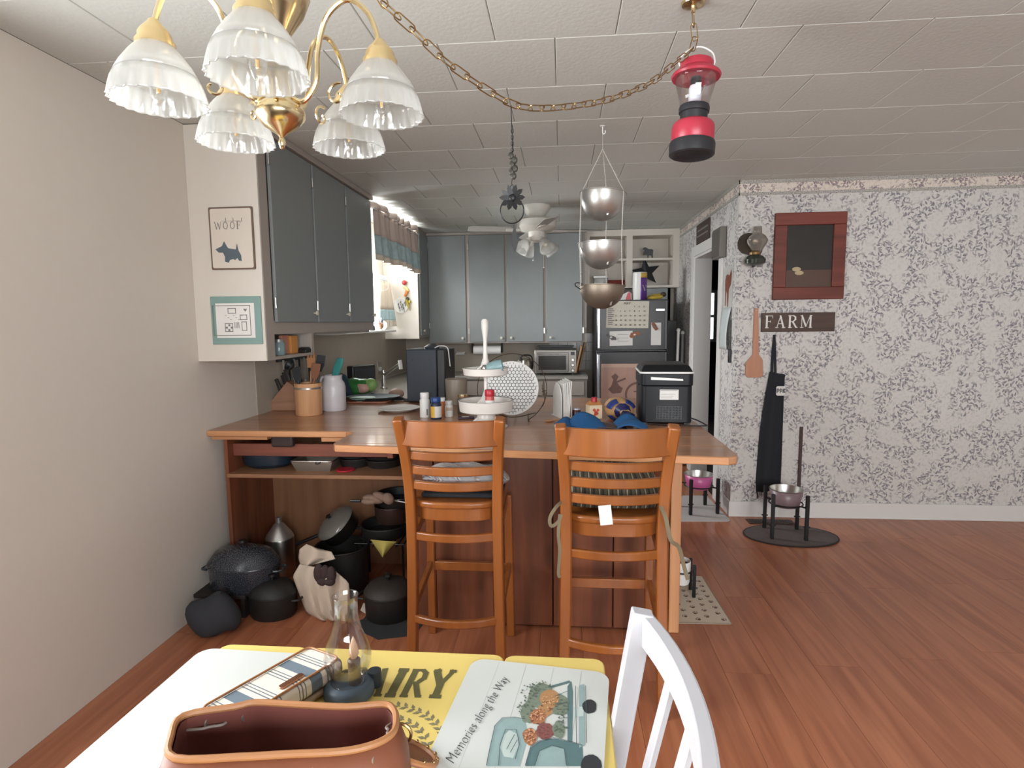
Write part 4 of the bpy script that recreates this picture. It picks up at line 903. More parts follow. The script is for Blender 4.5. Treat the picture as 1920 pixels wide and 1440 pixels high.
# ------------------------------------------------------------------ ceiling fan
FN = P(1006, 386, z=CE); FN.z = CE
fan = T('ceiling_fan', 'white flush-mount ceiling fan with bell shade lights', 'fan', FN)
m_fan = M('fan_white', (212, 208, 200), .4, var=.02)
k_ = FN.y/F
MB().lathe([(.05, -.10), (.075, -.085), (.10, -.05), (.118, -.02), (.118, 0)], 28).build('mount', m_fan, fan, w=False)
MB().lathe([(.07, -.215), (.135, -.205), (.165, -.18), (.165, -.125), (.14, -.108), (.05, -.10)], 32).build('motor_housing', m_fan, fan, w=False)
MB().lathe([(.02, -.30), (.055, -.29), (.07, -.26), (.07, -.215)], 24).build('light_hub', m_fan, fan, w=False)
for k in range(4):
    a = math.radians(14+90*k); R = RZ(a)
    br = MB().prism([(.13, -.018), (.20, -.03), (.26, -.02), (.26, .02), (.20, .03), (.13, .018)], .006, R @ TR((0, 0, -.205)) @ RX(.2)).build('blade_iron', m_fan, fan, w=False)
    MB().prism([(.22, -.05), (.55, -.06), (.58, -.04), (.58, .04), (.55, .06), (.22, .05)], .006, R @ TR((0, 0, -.199)) @ RX(.2)).build('blade', M('fan_blade', (176, 172, 166), .45), fan, w=False, bevel=.002)
for k in range(4):
    a = math.radians(35+90*k); d = Vector((math.cos(a), math.sin(a), -1.0)).normalized(); o = Vector((.06*math.cos(a), .06*math.sin(a), -.265))
    m_ = o.copy(); X = d.cross(Vector((0, 0, 1))).normalized(); fm = frame(o, X, X.cross(d)*-1); fm = Matrix((( X.x, d.cross(X).x, d.x, o.x), (X.y, d.cross(X).y, d.y, o.y), (X.z, d.cross(X).z, d.z, o.z), (0, 0, 0, 1)))
    ar = MB().lathe([(.012, 0), (.014, .02), (.03, .035), (.032, .045)], 16).xf(fm).build('lamp_holder', m_fan, fan, w=False)
    MB().shell([(.028, .04), (.036, .06), (.05, .10), (.06, .135), (.068, .15)], 28).xf(fm).build('glass_shade', m_frost, fan, w=False, solid=.002)
    MB().sph((0, 0, .085), (.024, .024, .034), 12, 8).xf(fm).build('bulb', M('bulb_white', (236, 230, 216), .3), fan, w=False)
for (x, y0, l) in ((-.03, -.05, .16), (.06, -.05, .22)):
    MB().cyl((x, y0, -.29), (x, y0, -.29-l), .0012, n=5).sph((x, y0, -.29-l-.006), .006, 8, 6).build('pull_chain', m_wplast, fan, w=False)
# ------------------------------------------------------------------ pictures on the cabinet's end panel
ye = YC0
E_ = lambda x, y, d=0: P(x, y, y=ye-d)
x1, z1, z0 = E_(474, 388).x, E_(474, 387).z, E_(478, 505).z
wo = T('dog_sign', 'cream metal sign with a grey scottie dog silhouette on the cabinet end', 'sign', ((x1-.09), ye, z0))
MB().prism(rrect(.225, z1-z0, .006, 2), .006, frame((x1-.1125, ye-.001, (z0+z1)/2), (1, 0, 0), (0, 0, 1))).build('frame', M('rusty_brown_edge', (112, 92, 80), .7, var=.2), wo)
MB().prism(rrect(.209, z1-z0-.016, .008, 2), .002, frame((x1-.1125, ye-.0065, (z0+z1)/2), (1, 0, 0), (0, 0, 1))).build('face', M('cream_sign', (216, 206, 194), .6, var=.04), wo)
lw_ = E_(459, 412).x-E_(420, 412).x
Mx = frame((E_(459, 412).x-.152, ye-.009, E_(440, 430).z), (1, 0, 0), (0, 0, 1))
serif(MB(), 'WOOF', .036, Mx @ Matrix.Diagonal((1.0, 1, 1, 1)), gap=.16).build('lettering', m_gprint, wo)
mb = MB()
for px_ in (423, 437, 453): mb.prism([(-.0012, -.009), (.0012, -.009), (.0012, .009), (-.0012, .009)], .001, frame(E_(px_, 412, .009), (1, 0, 0), (0, 0, 1)))
mb.prism([(-.07, -.0005), (.03, -.0005), (.03, .0005), (-.07, .0005)], .001, frame(E_(440, 414, .0088), (1, 0, 0), (0, 0, 1))).build('peg_line', m_gprint, wo)
dog = [(418, 462), (422, 453), (427, 462), (430, 466), (444, 468), (446, 457), (449, 470), (454, 479), (455, 490), (450, 489), (447, 484), (443, 488), (439, 486), (433, 488), (431, 493), (424, 491), (424, 482), (420, 474), (412, 474), (406, 468)]
MB().prism([(E_(x, y).x, E_(x, y).z) for x, y in dog], .001, frame((0, ye-.0085, 0), (1, 0, 0), (0, 0, 1))).build('dog_silhouette', M('slate_print', (88, 100, 108), .7), wo)
x1, z1, z0 = E_(489, 556).x, E_(489, 555).z, E_(494, 645).z
gp = T('framed_print', 'teal matted print with grey motifs under the dog sign', 'picture', (x1-.12, ye, z0))
MB().box(x1-.26, x1, ye-.008, ye-.0005, z0, z1).build('teal_board', M('teal_board', (128, 158, 152), .6), gp, bevel=.002)
ix1, iz1, iz0 = E_(478, 570).x, E_(478, 568).z, E_(480, 633).z
MB().box(ix1-.20, ix1, ye-.011, ye-.0085, iz0, iz1).build('print_sheet', m_paper, gp)
mb = MB()
def rr_(x0, y0, x1_, y1, t_=.0035):
    a, b = E_(x0, y0), E_(x1_, y1)
    for q in ((a.x, b.x, a.z-t_, a.z), (a.x, b.x, b.z, b.z+t_), (a.x, a.x+t_, b.z, a.z), (b.x-t_, b.x, b.z, a.z)): mb.box(q[0], q[1], ye-.0118, ye-.0112, q[2], q[3])
for q in ((400, 573, 474, 629), (429, 578, 445, 588), (452, 590, 466, 600), (424, 606, 440, 622), (455, 603, 466, 620)): rr_(*q)
mb.build('print_frames', m_gprint, gp)
mb = MB()
for i in range(7): a = E_(424+i*5, 592+(i % 3)*4); mb.box(a.x, a.x+.009, ye-.0118, ye-.0112, a.z, a.z+.002)
for i in range(4): a = E_(442+i*2.5, 604); mb.box(a.x, a.x+.003, ye-.0118, ye-.0112, a.z-.03, a.z)
for i in range(3):
    for j_ in range(3):
        if (i+j_) % 2: a = E_(426+i*4.5, 608+j_*4.5); mb.box(a.x, a.x+.01, ye-.0117, ye-.0111, a.z-.01, a.z)
a = E_(462, 581); mb.prism([(0, -.009), (.009, .001), (.006, .007), (0, .003), (-.006, .007), (-.009, .001)], .0006, frame((a.x, ye-.0112, a.z), (1, 0, 0), (0, 0, 1)))
mb.build('print_motifs', m_gprint, gp)
# ------------------------------------------------------------------ things in the cubby under the cabinet
CZ = 1.2865
def jar(name, label, cat, loc, r, h, mat, lidm, lid=.018, n=20, neck=.8, group=None, rz=0):
    t_ = T(name, label, cat, loc, rz, group)
    MB().lathe([(0, 0), (r*.92, 0), (r, .006), (r, h*.74), (r*neck, h*.86), (r*neck, h-lid)], n).build('body', mat, t_, w=False)
    MB().lathe([(0, h-lid), (r*neck*1.08, h-lid), (r*neck*1.1, h-lid+.003), (r*neck*1.08, h), (0, h+.001)], n).build('lid', lidm, t_, w=False)
    return t_
jar('glass_jar', 'pale glass jar in the cubby under the grey cabinet', 'jar', (-1.52, 3.0, CZ), .032, .085, M('pale_blue_glass', (120, 140, 144), .2), M('tin_lid', (150, 150, 146), .4, .6))
o = rehome(MB().box(-1.55, -1.53, 3.06, 3.135, CZ, CZ+.105).build('spice_box', M('peach_card', (190, 134, 110), .7), bevel=.002), (-1.54, 3.09, CZ)); tag(o, 'small peach box standing in the cubby', 'box')
o = rehome(MB().box(-1.545, -1.52, 3.145, 3.225, CZ, CZ+.10).build('spice_box', M('orange_card', (206, 140, 72), .7), bevel=.002), (-1.53, 3.185, CZ)); tag(o, 'orange box standing in the cubby', 'box')
o = rehome(MB().prism([(0, 0), (.07, 0), (.07, .02), (.05, .032), (.02, .03), (0, .018)], .05, frame((-1.52, 3.22, CZ), (0, 1, 0), (0, 0, 1))).build('black_case', m_black, bevel=.004), (-1.5, 3.25, CZ)); tag(o, 'low black case at the end of the cubby', 'case')
# ------------------------------------------------------------------ window dressing
WX = XL+.01
m_val = M('valance_cloth', (190, 174, 164), .9, var=.12, scale=20)
m_valb = M('valance_blue_band', (162, 184, 186), .9, var=.25, scale=26); m_valh = M('valance_cream_hem', (204, 192, 176), .9)
va = T('valance', 'gathered window valance with blue printed band above the sink', 'curtain', (WX, 5.1, 1.9))
XV = -1.445
def wavex(y): return .018*math.sin(y*46)+.012*math.sin(y*19+1)
def vz(y): return 1.945-.012*math.sin(y*7)
def band(nm, f0, f1, mat, n=6):
    MB().grid(lambda u, v: (lambda y, f: Vector((XV+wavex(y)*(.35+.65*f)+.03*f, y, 2.335-(2.335-vz(y))*f)))(4.465+1.39*u, f0+(f1-f0)*v), 90, n).build(nm, mat, va, solid=.002)
band('heading', .0, .5, m_val); band('printed_band', .5, .88, m_valb); band('hem', .88, 1.0, m_valh, 3)
MB().grid(lambda u, v: Vector((XV+wavex(4.465+1.39*u)*1.4+.01*math.sin(v*3), 4.465+1.39*u, 2.335+.05*v+.008*math.sin(u*70))), 90, 3).build('ruffle', m_val, va, solid=.002)
MB().tube([(XV, 4.455, 2.335), (XV, 5.868, 2.335)], .007, 8).build('rod', m_white, va)
ro = T('roller_blind', 'rolled white blind with a looped cord below the valance', 'blind', (XL+.09, 5.1, 1.88))
MB().box(XL+.05, XL+.10, 4.6, 5.70, 1.865, 1.915).build('roll', m_white, ro, bevel=.008)
MB().tube(smoothpts([(XL+.115, 5.15, 1.87), (XL+.12, 5.28, 1.80), (XL+.12, 5.45, 1.765), (XL+.12, 5.62, 1.785), (XL+.115, 5.7, 1.85)], 6), .003, 6).build('cord', m_wplast, ro)
sc2 = T('side_curtain', 'sheer cream curtain with blue border at the right of the kitchen window', 'curtain', (XL+.06, 5.66, 1.41))
def scf(u, v): y = 5.50+.33*u-.08*v*(1-u)+.02*v; return Vector((XL+.075+.016*math.sin(u*26)+.05*v*u, y, 1.86-.44*v))
for nm, a, b, mt in (('curtain_top', 0, .62, M('sheer_cream', (222, 206, 188), .9)), ('blue_band', .62, .86, M('pale_blue_cloth', (176, 200, 204), .9, var=.15)), ('hem', .86, 1, m_valh)):
    MB().grid(lambda u, v: scf(u, a+(b-a)*v), 30, 6).build(nm, mt, sc2, solid=.0015)
zsl = 1.385
sl_ = rehome(MB().box(XL+.001, XL+.145, 4.18, 5.80, zsl-.018, zsl).build('window_shelf', m_white, bevel=.004), (XL, 5, zsl-.018)); tag(sl_, 'white sill shelf under the kitchen window', 'shelf')
sX = XL+.10
items = [(4.35, .016, .022, (40, 40, 42), 'black button candle at the near end of the sill shelf'), (4.5, .02, .018, (220, 214, 206), 'low white pot near the end of the sill shelf'), (4.66, .018, .02, (36, 36, 38), 'small black pot on the sill shelf'),
         (4.88, .024, .052, (224, 222, 218), 'rounded white salt shaker on the sill shelf'), (5.03, .022, .046, (206, 196, 186), 'cream pepper shaker beside the salt shaker'), (5.18, .026, .05, (48, 50, 54), 'black tumbler on the sill shelf')]
for y, r, h_, c, lb in items:
    t_ = T('trinket_pot', lb, 'ornament', (sX, y, zsl)); m_ = M('trinket_%d_%d' % (c[0], int(y*100)), c, .35)
    MB().lathe([(0, 0), (r*.85, 0), (r, h_*.2), (r, h_*.65), (r*.8, h_*.92), (0, h_)], 16).build('body', m_, t_, w=False)
    MB().lathe([(r*.3, h_*.97), (r*.3, h_*1.06), (0, h_*1.08)], 10).build('top', m_, t_, w=False)
he = T('hen_figurine', 'brown and white hen figurine with grey tail on the sill shelf', 'figurine', (XL+.11, 5.38, zsl))
MB().sph((0, 0, .045), (.032, .055, .035), 16, 10).build('body', M('hen_brown', (188, 146, 122), .5, var=.25, scale=60), he, w=False)
MB().sph((.0, -.045, .085), (.018, .02, .024), 12, 8).lathe([(.006, 0), (0, .014)], 8, (0, -.068, .08)).build('head', m_wplast, he, w=False)
MB().prism([(0, 0), (.03, .01), (.06, .06), (.03, .05), (.02, .075), (-.005, .04)], .012, frame((-.006, .03, .045), (0, 1, 0), (0, 0, 1))).build('tail', M('hen_grey', (84, 90, 92), .6), he, w=False)
MB().lathe([(.028, 0), (.03, .01), (.02, .014)], 12).build('base', m_wplast, he, w=False)
sp_ = T('sill_plate', 'small white oval dish standing on edge by the curtain', 'dish', (XL+.10, 5.50, zsl))
MB().lathe([(0, 0), (.03, .001), (.045, .008), (.046, .01), (.03, .004), (0, .003)], 24, Mx=(RX(math.radians(80)) @ RZ(0)).to_3x3()).xf(TR((0, 0, .046))).build('dish', m_wplast, sp_, w=False)
MB().box(-.02, .02, -.006, .03, 0, .006).build('stand', m_white, sp_, w=False)
# round plaque and vegetable string on the corner cabinet's end panel
G_ = lambda x, y, d=.004: P(x, y, y=5.88-d)
pl = T('round_plaque', 'round white ceramic plaque with raised figures on the cream cabinet end', 'plaque', G_(752, 590))
r_ = 14.5*5.88/F
MB().lathe([(0, .002), (r_*.8, .002), (r_*.92, .009), (r_, .006), (r_, 0), (0, 0)], 32, Mx=RX(math.pi/2).to_3x3()).xf(TR(G_(752, 573, .001))).build('disc', m_wplast, pl)
mb = MB()
for x, y in ((746, 572), (750, 568), (754, 573), (758, 569), (748, 579), (756, 580), (752, 577)): mb.tube([G_(x, y, .008), G_(x+1.5, y-4, .008), G_(x+2, y+5, .008)], .004, 5)
mb.build('relief', m_gprint, pl)
vs_ = T('vegetable_string', 'hanging string of painted vegetables on the cream cabinet end', 'decoration', G_(764, 585))
MB().tube([G_(764, 500, .01), G_(763, 530, .02)], .002, 5).build('string', M('jute', (150, 130, 100), .9), vs_)
G2 = lambda x, y: G_(x, y, .025)
MB().sph(G2(758, 530), .026, 12, 8).build('tomato', M('tomato_red', (176, 52, 52), .4), vs_)
MB().tube(smoothpts([G2(757, 538), G2(762, 541), G2(766, 546)], 4), [.010, .014, .016, .015, .014, .012, .012, .010, .006], 8).build('squash', M('squash_yellow', (214, 200, 130), .5), vs_)
MB().tube([G2(759, 556), G2(764, 545)], [.012, .018], 8).build('carrot', M('carrot_orange', (206, 124, 60), .5), vs_)
MB().sph(G2(764, 560), (.02, .014, .018), 10, 7).build('leaf_cluster', M('dark_leaf', (74, 70, 50), .7), vs_)
MB().tube([G2(762, 562), G2(765, 572), G2(769, 583)], [.016, .013, .002], 8).sph(G2(768, 566), (.013, .012, .018), 10, 6).build('pepper', M('olive_pepper', (176, 160, 62), .5), vs_)
# ------------------------------------------------------------------ fridge and what is on it
YFD = 5.75
Q = lambda x, y, d=0: P(x, y, y=YFD-d)
fx0, fx1 = Q(1118, 650).x, Q(1252, 650).x; ftop = Q(1190, 562).z; fspl = Q(1190, 658).z
m_fblk = M('fridge_black', (24, 24, 27), .3); m_fdoor = M('fridge_graphite', (32, 28, 30), .28, .0, var=.03, spec=.3)
fr_ = T('fridge', 'black top-freezer refrigerator with graphite doors below the white shelf unit', 'fridge', ((fx0+fx1)/2, 6.1, 0))
MB().box(fx0, fx1, YFD+.07, 6.46, .03, ftop-.005).build('cabinet', m_fblk, fr_, bevel=.006)
for a, b, nm in ((fspl+.006, ftop, 'freezer_door'), (.06, fspl-.006, 'fridge_door')):
    d_ = MB().box(fx0, fx1, YFD, YFD+.065, a, b).build(nm, m_fblk, fr_, bevel=.01, seg=3)
    MB().box(fx0+.045, fx1-.03, YFD-.006, YFD, a+.004, b-.004).build('door_skin', m_fdoor, d_, bevel=.005)
    MB().box(fx0+.006, fx0+.036, YFD-.045, YFD-.022, a+.02, b-.02).box(fx0+.01, fx0+.03, YFD-.025, YFD, a+.03, a+.06).box(fx0+.01, fx0+.03, YFD-.025, YFD, b-.06, b-.03).build('handle', M('handle_gloss', (150, 152, 156), .2, .8), d_, bevel=.006)
MB().box(fx0+.02, fx1-.02, YFD+.03, 6.4, 0, .03).build('toe_grille', m_black, fr_)
YS = YFD-.0075
def sheet(name, label, cat, x0, y0, x1, y1, mat, rot=0, th=.0015, d=0):
    a, b = Q(x0, y0, .0075+d), Q(x1, y1, .0075+d); c = (a+b)/2
    t_ = T(name, label, cat, (c.x, YS-d, min(a.z, b.z)))
    MB().box(a.x-c.x, b.x-c.x, -th, 0, b.z-c.z, a.z-c.z).xf(TR(c) @ RY(rot)).build('sheet', mat, t_)
    return t_, c
ca, cc_ = sheet('calendar', 'cream month calendar headed MAY on the freezer door', 'calendar', 1137, 565, 1216, 614.5, M('calendar_paper', (212, 206, 192), .8, var=.04), .02)
def wf(x, y, d=.0125): return frame((Q(x, y, d).x, YFD-d, Q(x, y, d).z), (1, 0, 0), (0, 0, 1))
text('month_name', 'MAY', .032, wf(1169, 571), m_print, ca, shear=.2)
mb = MB()
nums = [['', '', '', '', '1', '2', '3'], ['4', '5', '6', '7', '8', '9', '10'], ['11', '12', '13', '14', '15', '16', '17'], ['18', '19', '20', '21', '22', '23', '24'], ['25', '26', '27', '28', '29', '30', '31']]
for r, row in enumerate(nums):
    for c, s in enumerate(row):
        if s and not (c == 0 and r < 2): text('date', s, .019, wf(1153+c*8.9, 575+r*8.6+1), m_print, ca, off=.0006)
for k in range(9): a = Q(1140, 580+k*3.6, .0125); mb.box(a.x, a.x+.05+.012*math.sin(k*2.3), YFD-.0128, YFD-.0124, a.z, a.z+.008)
mb.build('note_column', m_gprint, ca)
nt_, c = sheet('note_sheet', 'white note paper under the calendar on the fridge', 'paper', 1143, 621, 1186, 648, m_paper, -.02)
mb = MB()
for k in range(3): a = Q(1158, 628+k*6, .0105); mb.box(a.x, a.x+.10, YFD-.0098, YFD-.0094, a.z, a.z+.003)
mb.build('handwriting', m_gprint, nt_)
nt_, c = sheet('list_pad', 'narrow white shopping list pad on the freezer door', 'paper', 1221, 605, 1239, 647, m_paper)
MB().box(Q(1222, 606, .012).x, Q(1238, 606, .012).x, YFD-.016, YFD-.0095, Q(1222, 609, .012).z, Q(1222, 605, .012).z).build('pad_edge', m_paper, nt_)
def magnet(label, outline, mat, detail=None):
    q = [Q(x, y, .0095) for x, y in outline]; c = sum(q, Vector())/len(q)
    t_ = T('fridge_magnet', label, 'magnet', (c.x, YFD-.0115, c.z), group='magnets on the fridge')
    MB().prism([(p.x, p.z) for p in q], .006, frame((0, YFD-.0105, 0), (1, 0, 0), (0, 0, 1))).build('plate', mat, t_)
    if detail: MB().sph((c.x, YFD-.0175, c.z), (.012, .003, .009), 10, 6).build('motif', detail, t_)
magnet('grey cow shaped fridge magnet', [(1137, 628), (1140, 625), (1143, 629), (1150, 630), (1155, 633), (1155, 638), (1151, 637), (1147, 638), (1142, 633), (1139, 632)], M('cow_grey', (96, 92, 94), .6), m_paper)
magnet('orange and cream cookie shaped fridge magnet', [(1180, 631), (1183, 624), (1190, 623), (1196, 621), (1201, 624), (1199, 628), (1192, 629), (1187, 633), (1183, 634)], M('cookie_brown', (150, 94, 62), .6), m_paper)
magnet('brown squirrel shaped fridge magnet', [(1221, 607), (1225, 604), (1229, 607), (1232, 613), (1235, 617), (1229, 620), (1224, 614)], M('squirrel_brown', (136, 88, 66), .6), M('grey_fur', (110, 104, 104), .7))
magnet('small silver bar magnet near the top right of the freezer door', [(1230, 579), (1246, 579), (1246, 582.5), (1230, 582.5)], m_steel)
po_, c = sheet('poster', 'sepia printed poster of coffee pot and scale on the fridge door', 'poster', 1127, 682, 1232, 800, M('sepia_paper', (176, 138, 122), .45, var=.2, scale=9), th=.002)
m_sep = M('sepia_ink', (110, 78, 68), .5, var=.3, scale=30); m_sepl = M('sepia_light', (192, 160, 142), .5, var=.1)
pq = lambda pts, nm, mat, k: MB().prism([(Q(x, y, .011).x, Q(x, y, .011).z) for x, y in pts], .0004, frame((0, YFD-.0096-.0004*k, 0), (1, 0, 0), (0, 0, 1))).build(nm, mat, po_)
pq([(1128, 682), (1231, 682), (1231, 689), (1128, 689)], 'poster_band', m_sepl, 0)
pq([(1146, 724), (1150, 712), (1146, 706), (1154, 700), (1160, 706), (1156, 714), (1160, 722), (1168, 728), (1164, 737), (1148, 738), (1140, 730)], 'coffee_pot_print', m_sep, 0)
pq([(1155, 715), (1172, 708), (1174, 711), (1157, 718)], 'ladle_print', m_sep, 1)
MB().lathe([(20*YFD/F, 0), (24*YFD/F, 0), (24*YFD/F, .0004), (20*YFD/F, .0004), (20*YFD/F, 0)], 30, Mx=RX(math.pi/2).to_3x3()).xf(TR((Q(1196, 740, .0115).x, YFD-.0098, Q(1196, 740, .0115).z))).build('scale_ring_print', m_sep, po_)
pq([(1188, 733), (1204, 733), (1204, 735), (1188, 735)], 'scale_mark_print', m_sep, 1)
# on top of the fridge
KZ = ftop-.004
def atf(px, y=6.0): return P(px, 555, y=y).x
pt = T('paper_towel', 'wrapped paper towel roll with purple panel standing on the fridge', 'paper towel', (atf(1198), 5.95, ftop+.001))
hpt = P(1198, 511, y=5.95).z-ftop
MB().lathe([(.018, 0), (.068, 0), (.07, .004), (.07, hpt-.004), (.066, hpt), (.018, hpt)], 30).build('roll', m_wplast, pt, w=False)
def arcp(a0, a1, z0, z1, nm, mat, r=.0712):
    MB().grid(lambda u, v: Vector((r*math.cos(a0+(a1-a0)*u), r*math.sin(a0+(a1-a0)*u), z0+(z1-z0)*v)), 10, 2).build(nm, mat, pt, w=False, solid=.0006)
arcp(math.radians(-90), math.radians(5), .0, hpt*.8, 'purple_panel', M('purple_wrap', (104, 64, 146), .35)); arcp(math.radians(-90), math.radians(5), hpt*.8, hpt*.97, 'yellow_panel', M('yellow_wrap', (214, 176, 84), .4))
tm = text('brand_lettering', 'Vi', .085, Matrix.Identity(4), m_paper, None, off=.002)
for v in tm.data.vertices:
    a = math.radians(-90)+(.018+v.co.x)/.0722; zz = v.co.y+hpt*.32; v.co = (.0722*math.cos(a), .0722*math.sin(a), zz)
tm.parent = pt
def lump(name, label, cat, loc, size, mat, seed=1, j=.18):
    random.seed(seed); t_ = T(name, label, cat, loc); mb = MB().sph((0, 0, size[2]), size, 16, 10)
    for v in mb.v:
        k = 1+j*math.sin(v.x*60+seed)*math.cos(v.y*53+v.z*47); v.x *= k; v.y *= k; v.z = max(0.0005, v.z*(1+.5*(k-1)))
    mb.build('body', mat, t_, w=False); return t_
g1 = T('snack_bag', 'pink and white snack bag lying on the fridge under the colander', 'bag', (atf(1172), 5.95, ftop+.001))
MB().prism([(-.06, 0), (.06, 0), (.055, .07), (.03, .09), (-.03, .06), (-.065, .02)], .06, RX(math.pi/2), (0, .03, 0)).build('bag', m_paper, g1, w=False, bevel=.012); MB().prism([(-.005, .005), (.05, .005), (.045, .075), (.02, .08)], .004, RX(math.pi/2), (0, -.03, 0)).build('pink_panel', M('pink_print', (206, 96, 100), .5), g1, w=False)
bn = T('banana_bunch', 'small bunch of bananas on top of the fridge', 'fruit', (atf(1228), 5.95, ftop+.001))
for k in range(3): MB().tube(smoothpts([(-.08, -.02+k*.03, .02), (-.03, -.035+k*.03, .022+.01*k), (.03, -.03+k*.03, .025+.012*k), (.07, -.005+k*.012, .04+.008*k)], 4), [.006]+[.013, .016, .018]*3+[.017, .012, .006], 8).build('banana', M('banana_yellow', (196, 168, 66), .5, var=.15), bn, w=False)
MB().sph((.075, .0, .055), (.03, .025, .025), 10, 7).build('dark_stem_end', M('overripe', (66, 56, 44), .6), bn, w=False)
# things in the shelf unit
shz = zs1+.0105
a = P(1215, 470, y=6.45)
sh = T('sheep_silhouette', 'black sheep silhouette standing on the upper white shelf', 'figurine', (a.x, 6.45, shz))
shp = [(0, 58), (0, 52), (8, 53), (13, 52), (14, 41), (16, 41), (17, 51), (25, 51), (27, 42), (30, 42), (30, 57), (31, 66), (28, 70), (16, 71), (10, 75), (5, 77), (-2, 73), (-2, 70), (4, 68)]
sk = (P(1225, 470, y=6.45).x-P(1205, 470, y=6.45).x)/33
MB().prism([((x-15)*sk, (y-41)*sk) for x, y in shp], .008, frame((0, 0, .001), (1, 0, 0), (0, 0, 1))).build('silhouette', m_black, sh, w=False)
MB().box(-.05, .05, -.01, .018, 0, .003).build('base', m_black, sh, w=False)
sc0 = P(1211, 519, y=6.42); rs = 27*6.42/F
sr = T('star_ornament', 'large black metal star standing on the lower white shelf', 'ornament', (sc0.x, 6.42, zs0+.001))
star = [((rs if k % 2 == 0 else rs*.42)*math.cos(math.radians(98+36*k)), (rs if k % 2 == 0 else rs*.42)*math.sin(math.radians(98+36*k))) for k in range(10)]
lowz = min(q[1] for q in star)
mb = MB(); n = 10
mb.add([(x, 0, z-lowz) for x, z in star]+[(0, -.03, -lowz), (0, .01, -lowz)], [(k, (k+1) % 10, 10) for k in range(10)]+[((k+1) % 10, k, 11) for k in range(10)])
mb.build('star', M('black_tin', (40, 42, 46), .5, .2), sr, w=False, smooth=False)
fcn = T('food_container', 'clear lidded food container on the lower left white shelf', 'container', (P(1126, 525, y=6.42).x, 6.42, zs0+.001))
MB().prism(rrect(.15, .12, .02), .085).build('tub', glass('cloudy_plastic', (226, 226, 226), .1, .2, .35), fcn, w=False, bevel=.004); MB().prism(rrect(.16, .13, .02), .022, o=(0, 0, .085)).build('lid', m_wplast, fcn, w=False, bevel=.004)
bsk = T('red_basket', 'red woven basket behind the clear container', 'basket', (P(1150, 525, y=6.55).x, 6.55, zs0+.001))
mb = MB()
for k in range(5): mb.tube([(.16*math.cos(t_), .05*math.sin(t_), .008+.014*k) for t_ in [6.2832*i/24 for i in range(24)]], .008, 6, closed=True)
mb.build('weave', M('red_wicker', (130, 56, 48), .7, var=.3, scale=60), bsk, w=False); MB().prism(disc(.155, 24, 1, .31), .006).build('bottom', M('red_wicker_dark', (90, 40, 36), .8), bsk, w=False)
# broom, mop and black sheet put in for the dark gap right of the fridge
bx_ = rehome(MB().box(fx1+.02, XR-.03, 6.30, 6.33, 0.0, 1.45).build('dark_gap_sheet', m_black, bevel=.003), (fx1+.08, 6.31, 0)); tag(bx_, 'tall black sheet filling the dark gap right of the fridge', 'board')
for k, (xa, xb, hz, lb) in enumerate(((1272, 1262, 619, 'white mop handle leaning beside the fridge'), (1280, 1275, 624, 'grey broom handle leaning behind the mop'))):
    tp = P(xa, hz, y=5.86+.12*k); bt = Vector((P(xb+2, 720, y=5.85).x+.0*k, 5.80+.09*k, 0.0))
    t_ = T('mop' if k == 0 else 'broom', lb, 'mop' if k == 0 else 'broom', bt)
    MB().cyl(bt+Vector((0, 0, .12)), tp, .014, n=12).build('handle', m_wplast if k == 0 else M('grey_handle', (140, 140, 138), .5), t_)
    MB().sph(tp, .02, 12, 8).build('end_cap', m_wplast, t_)
    MB().prism([(-.05, 0), (.05, 0), (.025, .13), (-.025, .13)], .04, RX(math.pi/2), (bt.x, bt.y+.02, 0)).build('head', M('mop_grey', (130, 126, 120), .9), t_)
# ------------------------------------------------------------------ back worktop
BZ = CB+.001
def loc(px, y, z=BZ): return Vector((P(px, 690, y=y).x, y, z))
to = T('toaster_oven', 'stainless toaster oven on the back worktop', 'toaster oven', loc(1042, 6.3))
w_, h_ = 80*6.15/F, .27
MB().box(-w_/2, w_/2, -.14, .17, .015, h_).build('body', M('toaster_steel', (140, 136, 130), .4, .8), to, w=False, bevel=.01)
do = MB().box(-w_/2+.02, w_/2-.09, -.15, -.14, .03, h_-.03).build('door', M('toaster_door', (110, 108, 104), .3, .8), to, w=False, bevel=.004)
MB().box(-w_/2+.045, w_/2-.115, -.153, -.150, .055, h_-.065).build('door_glass', M('oven_glass', (44, 42, 40), .2, spec=.3), do, w=False)
MB().cyl((-w_/2+.04, -.175, h_-.045), (w_/2-.11, -.175, h_-.045), .008, n=10).build('handle', m_steel, do, w=False)
for k in range(3): MB().lathe([(.017, 0), (.017, .014), (.013, .02), (0, .02)], 16, Mx=RX(math.pi/2).to_3x3()).xf(TR((w_/2-.045, -.14, .05+.055*k))).build('knob', m_steel, to, w=False)
MB().box(w_/2-.065, w_/2-.025, -.142, -.14, h_-.06, h_-.025).build('display', m_black, to, w=False)
MB().prism([(-.2, -.008), (.2, -.008), (.2, .008), (-.2, .008)], .04, o=(0, 0, h_-.16)).build('rack', m_steel, to, w=False) if False else None
for sx in (-1, 1): MB().box(sx*(w_/2-.04)-.015, sx*(w_/2-.04)+.015, -.1, .12, 0, .016).build('foot', m_black, to, w=False)
pn = T('baking_sheet', 'dark baking sheet lying on top of the toaster oven', 'pan', loc(1042, 6.3, BZ+h_+.001))
MB().shell([(0, .002), (.195, .002), (.2, .03), (.215, .03), (.215, .034), (.197, .034), (.19, .006), (0, .006)], 4).xf(RZ(math.pi/4)).xf(Matrix.Diagonal((1.3, .85, 1, 1))).build('tray', M('dark_bakeware', (52, 52, 54), .4, .4), pn, w=False)
MB().box(-.06, .06, -.14, -.125, .03, .038).build('grip', m_black, pn, w=False)
